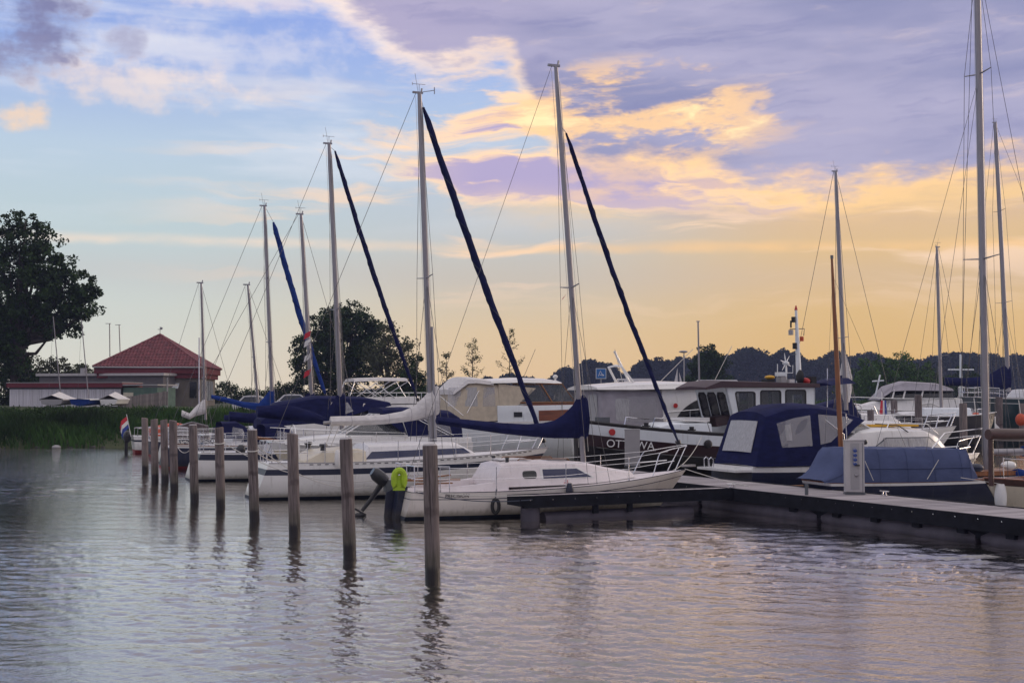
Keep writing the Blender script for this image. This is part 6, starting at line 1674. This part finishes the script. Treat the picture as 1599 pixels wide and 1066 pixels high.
# ================================================================== cars
def car(px, base_d, ln, ht, label, m, ang=0., van=False, roofm=None, top_py=None, group='cars parked behind the harbour'):
    x = (px - 799.5) / FPX * base_d
    z = land_z(x, base_d)
    if base_d > 107: z = 2.4
    if top_py: z = at(px, top_py, base_d).z - ht
    r = empty('van' if van else 'parked_car', label, 'van' if van else 'car', (x, base_d, z), R(ang), None if van else group)
    w = 1.75 if not van else 1.95; h = ht; L = ln / 2
    if van: prof = [(-L, .35), (-L, h * .95), (-L + .1, h), (L * .35, h), (L * .62, h * .60), (L * .97, h * .46), (L, .35)]
    else: prof = [(-L, .3), (-L * .98, h * .58), (-L * .80, h * .64), (-L * .55, h * .96), (-L * .3, h), (L * .12, h * .98), (L * .48, h * .66), (L * .95, h * .54), (L, .3)]
    mb = MB()
    secs = [[(x_, -w / 2 * s_, z_) for x_, z_ in prof] for s_ in (-1, 1)]
    inner = [[(x_ * (1 if z_ < h * .7 else .97), -w / 2 * s_ * (1 if z_ < h * .7 else .86), z_) for x_, z_ in prof] for s_ in (-1, 1)]
    mb.loft([inner[0], inner[1]], closed=True, smooth=False); n = len(prof); mb.add(inner[0], [tuple(range(n))]); mb.add(inner[1], [tuple(range(n))]); body = mb.build('body', m, r)
    for s_ in (-1, 1):
        if van: g = [(L * .30, h * .92), (L * .58, h * .62), (L * .18, h * .62), (L * .12, h * .92)]
        else: g = [(-L * .70, h * .66), (-L * .48, h * .92), (L * .10, h * .93), (L * .40, h * .67)]
        mb = MB(); mb.prism([(x_, s_ * (w / 2 * (.93 if z_ > h * .7 else .995) + .012), z_) for x_, z_ in g], (0, -s_ * .02, 0)); mb.build('side_window', 'car_glass', r)
    fwx = (L * .37, L * .60, h * .97, h * .63) if van else (L * .15, L * .46, h * .95, h * .69)
    mb = MB(); mb.prism([(fwx[0] + .04, -w * .4, fwx[2]), (fwx[0] + .04, w * .4, fwx[2]), (fwx[1] + .04, w * .44, fwx[3]), (fwx[1] + .04, -w * .44, fwx[3])], (.01, 0, .01)); mb.build('windscreen', 'car_glass', r)
    for x_ in (-L * .62, L * .62):
        for s_ in (-1, 1):
            mb = MB(); mb.tube([(x_, s_ * (w / 2 - .2), .31), (x_, s_ * (w / 2 + .01), .31)], .31, 12); wh = mb.build('wheel', 'rubber', r)
            mb = MB(); mb.tube([(x_, s_ * (w / 2), .31), (x_, s_ * (w / 2 + .03), .31)], .17, 8); mb.build('rim', 'grey_metal', wh)
    return r, w, h, L
car(402, 96, 3.6, 1.5, 'white parked car seen between the royal blue boom cover and the leaning mast', 'car_white', 8, top_py=617)
car(465, 97, 3.8, 1.5, 'white parked car left of the mast with the ribbons', 'car_white', 8, top_py=615)
r, w_, h_, L_ = car(978, 117, 4.6, 2.2, 'white delivery van with pink and blue print, nose to the left, in the car park', 'car_white', 180, van=True, top_py=591)
rs = random.Random(4)
for m_, z_, x0_, n_, hh_ in (('print_pink', h_ * .80, .75, 12, .24), ('print_blue', h_ * .64, -.5, 7, .15)):      # print too small to read in the photograph
    mb = MB()
    for k in range(n_):
        x = x0_ - k * hh_ * .62; w__ = hh_ * rs.uniform(.28, .42); h__ = hh_ * rs.uniform(.6, 1.0)
        mb.prism([(x, w_ / 2 * .95 + .03, z_ - hh_ / 2), (x - w__, w_ / 2 * .95 + .03, z_ - hh_ / 2), (x - w__ - .05, w_ / 2 * .95 + .03, z_ - hh_ / 2 + h__), (x - .05, w_ / 2 * .95 + .03, z_ - hh_ / 2 + h__)], (0, .006, 0))
    mb.build('lettering', m_, r)['kind'] = 'stuff'
car(972, 112, 3.4, 1.5, 'red parked car in front of the white van', 'car_red', 180, top_py=598)
car(922, 113, 4.2, 1.45, 'dark parked car under the blue sign', 'car_dark', 180, top_py=602)
car(897, 112, 3.6, 1.4, 'dark parked car hidden half behind the nearest mast', 'car_dark', 180, top_py=604)
car(1106, 116, 5.2, 2.3, 'white van roof showing behind the steel cruiser', 'car_white', 180, van=True, top_py=593)
# blue sign
q = at(938.5, 583, 108); r = empty('sign', 'square blue sign with a white drawing of a figure and waves', 'sign', (q.x, q.y, 2.2))
mb = MB(); mb.tube([(0, .05, 0), (0, .05, q.z - 2.2)], .05, 6); mb.build('post', 'grey_metal', r)
hz_ = q.z - 2.2; mb = MB(); mb.box((0, 0, hz_), (.88, .04, .88)); mb.build('edge', 'flag_white', r)
mb = MB(); mb.box((0, -.026, hz_), (.78, .02, .78)); mb.build('panel', 'sign_blue', r)
mb = MB(); mb.tube([(-.22, -.045, hz_ - .22), (-.05, -.045, hz_ + .22), (.06, -.045, hz_ - .02), (.25, -.045, hz_ - .20)], .028, 5); mb.build('figure', 'flag_white', r)
mb = MB(); mb.tube([(-.10, -.045, hz_ - .16), (.0, -.045, hz_ - .10), (.1, -.045, hz_ - .18), (.24, -.045, hz_ - .10)], .03, 5); mb.build('wave', 'flag_white', r)
# street lamp, flagpole mast
q = at(1068, 549, 118); r = empty('street_lamp', 'grey street lamp with a flat round head above the white roofs', 'street lamp', (q.x, q.y, 2.3)); H = q.z - 2.3
mb = MB(); mb.tube([(0, 0, 0), (0, 0, H)], [.09, .05], 6); mb.build('post', 'grey_metal', r)
mb = MB(); mb.ball((-.05, 0, H), (.42, .3, .12)); mb.build('lamp_head', 'grey_metal', r)
q = at(1090, 502, 112); r = empty('flagpole', 'slim bare white pole left of the small dark rounded tree', 'pole', (q.x, q.y, 2.3)); H = q.z - 2.3
mb = MB(); mb.tube([(.1, 0, 0), (0, 0, H)], [.10, .07], 6); mb.build('post', 'alu', r)
mb = MB(); mb.box((0, 0, H + .02), (.3, .1, .08)); mb.build('cap', 'alu_dark', r)

# little yacht sailing far out
q = at(1057, 600, 335); r = empty('far_yacht', 'tiny yacht with two white sails far out on the lake', 'sailboat', (q.x, 335, 0))
mb = MB(); mb.loft([[(-3.2, -.9, .9), (-3.2, 0, 0), (-3.2, .9, .9)], [(0, -1.2, .9), (0, 0, -.2), (0, 1.2, .9)], [(3.4, -.02, 1.1), (3.4, 0, .4), (3.4, .02, 1.1)]], caps=True); mb.build('hull', 'gelcoat', r)
mb = MB(); mb.tube([(.4, 0, .8), (.2, 0, 10.6)], .06, 5); mb.build('mast', 'alu', r)
mb = MB(); mb.add([(.25, 0, 1.6), (.15, .1, 10.4), (-.9, .3, 6), (-3.2, .5, 1.8)], [(0, 1, 2, 3)]); mb.build('mainsail', 'white_canvas', r)
mb = MB(); mb.add([(.6, 0, 9.6), (3.1, .3, 1.4), (1.0, .5, 1.6), (.9, .4, 5)], [(0, 1, 2, 3)]); mb.build('jib', 'white_canvas', r)

# ================================================================== small motor boat by the bank, left
b = Boat('motorboat', 'small white and red bottomed motorboat with orange cover and a striped flag, by the reeds', 'motorboat', -20.3, 68.6, 22, 5.4, 2.0, .95, .95, 1.1, wt=.85, rake_b=.7, bowk=1.6)
b.hull('gelcoat', [('navy_stripe', .3, .2)], boot=('antifoul_red', .22), toe=None); b.deck('gelcoat')
b.house('cover', 'orange', [(.9, .8, .6, .9, 1.35), (2.2, .85, .65, .9, 1.6), (3.4, .7, .45, .95, 1.35)], r=.08)
mb = MB(); mb.ball((-.25, 0, .9), (.22, .2, .34)); mb.box((-.3, 0, .3), (.16, .12, .9)); mb.build('outboard_motor', 'black_plastic', b.root)
b.tubes('flagstaff', 'gelcoat', [[(-.1, -.5, .9), (-.35, -.5, 2.1)]], .02, 5)
for k, m_ in enumerate(('flag_red', 'flag_white', 'flag_blue')):
    mb = MB(); z = 2.0 - k * .2; x = -.33 + k * .04; mb.loft([[(x, -.5, z), (x + .05, -.5, z - .2)], [(x - .3, -.62, z - .25), (x - .25, -.62, z - .48)], [(x - .35, -.5, z - .6), (x - .28, -.5, z - .82)]]); mb.build('flag_stripe', m_, b.root)
for sd in (-1, 1): b.tubes('rail', 'steel', [[(.2, sd * .85, .95), (.2, sd * .85, 1.35), (1.2, sd * .9, 1.4)]], .02, 5)

# ================================================================== marina across the water, right
def sail2(label, x, y, deg, L, beam, fz, m, mastb, mastt, r=.13, cov=None, covm='navy_canvas', spread=((.45, 1.0),), jib=None, stripes=(('flag_white', .12, .05),), boot=('antifoul', .1), rake_s=-.2, fore=None, jibm='navy_canvas'):
    b = Boat('sailboat', label, 'sailboat', x, y, deg, L, beam, fz, fz * .97, fz * 1.2, wt=.66, rake_b=1.2, rake_s=rake_s)
    b.hull(m, list(stripes), boot=boot); b.deck('deck_white'); z = fz
    st = [(L * .28, beam * .34, beam * .32, z - .1, z + .1), (L * .30, beam * .34, beam * .28, z - .1, z + .5), (L * .6, beam * .3, beam * .24, z - .05, z + .5), (L * .72, beam * .2, beam * .14, z, z + .2)]
    b.house('coachroof', 'deck_white', st, r=.1); b.panel('window', 'navy_glass', [(L * .33, z + .15), (L * .62, z + .18), (L * .58, z + .36), (L * .34, z + .36)], st)
    b.rig(mastb, mastt, r=r, spread=spread, stay_r=.014, jib=jib, forepx=fore, jibm=jibm)
    if cov: b.cover(cov, m=covm, hw=.26, seed=int(x))
    b.stanchions([L * f for f in (.15, .3, .45, .6, .75)], h=.65, r=.02, x0=.3, x1=L * .88); b.pulpit(L * .87, h=.7, r=.03); b.pushpit(L * .13, h=.7, r=.025)
    return b
sail2('white sailboat across the water with a furled white sail bundled at its mast', 14.8, 70.5, 8, 10.2, 3.2, 1.15, 'gelcoat', (1321, 640), (1305, 268), r=.13, spread=((.30, .9),), fore=(1385, 600))
b = [o for o in C.objects if o.type == 'EMPTY' and 'furled white sail bundled' in str(o.get('label'))][0]
mb = MB(); q0 = at(1322, 628, 71.9); q1 = at(1319, 555, 71.9)
def wloc(o, p): return o.matrix_basis.inverted() @ p
mb.tube([wloc(b, q0), wloc(b, q0.lerp(q1, .3)), wloc(b, q0.lerp(q1, .55)), wloc(b, q1)], [.16, .34, .36, .10], 9); mb.build('furled_sail', 'white_canvas', b)
mb = MB(); q0 = at(1316, 592, 71.5); q1 = at(1276, 600, 71.3); mb.tube([wloc(b, q0), wloc(b, q1)], [.24, .12], 8); mb.build('sail_cover', 'navy_canvas', b)
sail2('grey blue hulled sailboat across the water, bow towards the tall near mast, bare mast', 30.2, 83.5, 203, 10.0, 3.2, 1.55, 'greyblue_gel', (1470, 640), (1463, 386), r=.13, spread=((.33, .75),), boot=('black_gel', .7), stripes=(), fore=(1425, 640))
sail2('dark green hulled yacht across the water with a thick navy boom cover', 33.6, 95, 6, 14.0, 4.2, 3.05, 'green_gel', (1575, 612), (1554, 192), r=.19, cov=[(1476, 589, 602), (1510, 590, 603), (1540, 587, 604), (1556, 578, 606), (1568, 571, 608), (1577, 570, 607)], spread=((.33, 1.3), (.67, 1.0)), stripes=(('gelcoat', .42, .38), ('gelcoat', .06, .0)), boot=('black_gel', .3), rake_s=1.8, fore=(1700, 560))
gy = sail2('second dark green yacht at the right edge across the water, with pale blue sail bags', 37.5, 88.5, 8, 12.0, 3.8, 2.6, 'green_gel', (1640, 612), (1618, -60), r=.17, stripes=(('gelcoat', .40, .37), ('gelcoat', .05, .0)), boot=('black_gel', .3), rake_s=.8)
for k in range(2):
    mb = MB(); mb.ball((1.5 + k * 1.2, -.8, 2.95), (.6, .4, .25)); mb.build('sail_bag', 'print_blue', gy.root)
for px, py, d, lab in ((1524, 654, 80, 'orange ball fender right of the tall near mast'), (1594, 655, 85, 'orange ball fender at the right edge of the picture')):
    q = at(px, py, d); r = empty('ball_fender', lab, 'fender', q); mb = MB(); mb.ball((0, 0, 0), (.36, .36, .42)); mb.build('body', 'orange', r); mb = MB(); mb.tube([(0, 0, .38), (0, .3, 1.3)], .03, 5); mb.build('rope', 'rope', r)
# instrument mast, a thing on the green yacht's neighbour
q = at(1501, 612, 100); t = at(1501, 553, 100); r = empty('instrument_mast', 'white instrument mast with a crossbar behind the dark green yacht', 'mast', (q.x, q.y, 1.8))
mb = MB(); mb.tube([(0, 0, -.2), (0, 0, t.z - 1.8)], [.16, .09], 6); mb.build('pole', 'white_paint', r)
mb = MB(); mb.tube([(-1.0, 0, t.z - 3.0), (1.0, 0, t.z - 3.0)], .06, 5); mb.build('crossbar', 'white_paint', r)
mb = MB(); mb.box((0, 0, .2), (2.2, 2.2, .8)); mb.build('base', 'white_paint', r)
# white motor cruiser
b = Boat('motorboat', 'white motor cruiser with pale canvas top and dark windows across the water', 'motorboat', 31.4, 90.5, 184, 9.6, 3.4, 2.0, 2.0, 2.2, wt=.9, rake_b=1.6, bowk=1.6)
b.hull('gelcoat', [('navy_stripe', .7, .6)], toe=None); b.deck('gelcoat')
fx = lambda px, py=630, y=1.5: b.F(px, py, y).x
st = [(fx(1505), 1.4, 1.3, 2.0, 2.9), (fx(1440), 1.4, 1.2, 2.05, 2.95), (fx(1385), 1.2, .95, 2.1, 2.8), (fx(1345), .7, .4, 2.15, 2.3)]
b.house('deckhouse', 'gelcoat', st, r=.1)
cs = [(fx(1492), 1.3, 1.1, 2.9, 3.6), (fx(1470), 1.3, 1.05, 2.9, 3.95), (fx(1420), 1.3, 1.0, 2.92, 4.08), (fx(1395), 1.25, .95, 2.85, 3.75), (fx(1376), 1.15, .9, 2.8, 2.9)]
b.house('canopy', 'grey_canvas', [(x, a1, a2, z0 + .55, z1) if z1 > 3.5 else (x, a1, a2, z0, z1) for x, a1, a2, z0, z1 in cs], r=.2)
b.house('glazing', 'tinted_glass', [(x, a1 * .97, a2 * 1.0, z0 - .05, z0 + .55) if z1 > 3.5 else (x, a1 * .97, a2, z0 - .05, z0 + .02) for x, a1, a2, z0, z1 in cs], r=.05, crown=.0)
for px in (1395, 1412, 1440): b.tubes('window_post', 'gelcoat', [[(fx(px), sd * 1.3, 2.9), (fx(px + 5), sd * 1.15, 3.5)] for sd in (1,)], .06, 5)
b.tubes('bow_rail', 'steel', [[(fx(1500), 1.5, 2.2), (fx(1500), 1.5, 2.9), (fx(1400), 1.5, 2.9), (fx(1345), 1.0, 3.0), (fx(1322), .1, 3.0)]], .03, 5)
b.tubes('davit', 'gelcoat', [[(fx(1470), 1.5, 1.6), (fx(1468), 1.6, 2.3), (fx(1452), 1.6, 2.6), (fx(1436), 1.55, 2.5), (fx(1430), 1.5, 2.1)]], .07, 6)
b.tubes('radar_mast', 'white_paint', [[b.F(1366, 622, 0), b.F(1374, 585, 0)]], .06, 5); b.tubes('radar_bar', 'white_paint', [[b.F(1362, 595, 0), b.F(1380, 594, 0)]], .05, 5)
# black launch with a flag
b = Boat('motorboat', 'black hulled launch with a drooping red white and blue flag across the water', 'motorboat', 24.0, 80.2, 2, 6.4, 2.6, 1.95, 1.85, 2.1, wt=.9, rake_b=.8, bowk=2)
b.hull('black_gel', [('gelcoat', .05, 0)], toe=None); b.deck('deck_white')
b.house('trunk', 'white_paint', [(1.5, .9, .8, 1.8, 2.3), (4.5, .8, .7, 1.8, 2.3)], r=.08)
b.tubes('flagstaff', 'gelcoat', [[b.F(1378, 668, 0), b.F(1377, 611, 0)]], .035, 5)
for k, m_ in enumerate(('flag_red', 'flag_white', 'flag_blue')):
    q = b.F(1377 + k * 2.5, 625, 0); q2 = b.F(1376 + k * 3.0, 660, 0); mb = MB(); mb.tube([q, q.lerp(q2, .5), q2], [.06, .12, .10], 6); mb.build('flag_stripe', m_, b.root)
# two further white boats between masts, left part of the marina
b = Boat('motorboat', 'white boat with a navy cockpit hood behind the aft end of the steel cruiser', 'motorboat', 17.5, 77.5, 8, 7.0, 2.6, 1.3, 1.3, 1.5, wt=.85, rake_b=.9, bowk=1.6)
b.hull('gelcoat', [('navy_stripe', .4, .3)], toe=None); b.deck('gelcoat'); b.house('hood', 'navy_canvas', [(.5, 1.1, .9, 1.3, 2.4), (2.8, 1.1, .9, 1.3, 3.0), (3.6, 1.0, .8, 1.3, 1.5)], r=.2)
b.house('cabin', 'gelcoat', [(3.4, 1.0, .9, 1.3, 2.0), (5.4, .8, .6, 1.35, 1.9), (6.2, .4, .2, 1.4, 1.5)], r=.1)
for sd in (-1, 1): b.tubes('rail', 'steel', [[(x, sd * 1.1, 1.9) for x in (3.5, 5, 6.6)]] + [[(x, sd * 1.1, 1.3), (x, sd * 1.1, 1.9)] for x in (3.5, 5, 6.5)], .02, 5)
# jetty they lie at
r = empty('far_jetty', 'low wooden jetty behind the boats across the water', 'jetty', (0, 0, 0)); r['kind'] = 'structure'
mb = MB(); mb.box((36, 107, .8), (52, 1.8, .16), rz=R(6)); mb.build('deck', 'fence_wood', r)

# ================================================================== mooring lines
def pw(i, z): 
    px, bpy_, t, tx, _ = PIL[i]; g = ground(px, bpy_); tp = at(tx, t, g.y); f = z / tp.z
    return g.lerp(tp, f)
line_rope('mooring_line', 'pale mooring line from the fourth piling to the near white sloop', pw(3, 1.75), W(B2, (.4, -.9, 1.15)), .12)
line_rope('mooring_line', 'long pale mooring line from the fourth piling down to the stern of the beige sailboat', pw(3, 1.9), W(B1, (.1, .8, .85)), .55)
line_rope('mooring_line', 'second long line from the fifth piling sagging to the stern of the beige sailboat', pw(4, 1.85), W(B1, (.15, .9, .95)), .5)
line_rope('mooring_line', 'line from the near white sloop running along the beige hull to the pontoon end', W(B1, (.1, -.95, .72)), A0 + Vector((-5.4, -2.9, .65)), .06, r=.014)
line_rope('mooring_line', 'dark line along the beige hull to the pontoon end', W(B1, (.1, -.95, .68)), A0 + Vector((-5.35, -2.95, .55)), .12, 'rope_dark', r=.012)
line_rope('mooring_line', 'bow line of the beige sailboat down to the cleat on the walkway', W(B1, (8.0, -.1, 1.05)), A0 + Vector((.35, -.35, .68)), .03)
line_rope('mooring_line', 'pale line from the steel cruiser to the walkway', OT.root.matrix_basis @ Vector((BXm if False else 6.5, 1.6, 1.55)), on_walk(6.0, 1.9, .7), .25)
line_rope('mooring_line', 'line from the farther white sloop to the fifth piling', pw(4, 1.7), W(B3, (.3, -.9, 1.1)), .15)
line_rope('mooring_line', 'line from the dark blue hulled boat to the sixth piling', pw(5, 1.6), Vector((-14.2, 54.2, 1.1)), .3)

# ================================================================== the things carried by lines: ropes on pilings
for i, z in ((3, 1.72), (4, 1.78), (0, 1.1)):
    if i == 0: continue
    c = pw(i, z); mb = MB(); mb.tube([c + Vector((.135 * math.cos(R(q)), .135 * math.sin(R(q)), .03 * math.sin(R(q)))) for q in range(0, 361, 30)], .018, 5, cap=False)
    o = mb.build('rope_loop', 'rope'); tag(o, 'loop of pale rope round the %s piling' % ('fourth' if i == 3 else 'fifth'), 'rope')
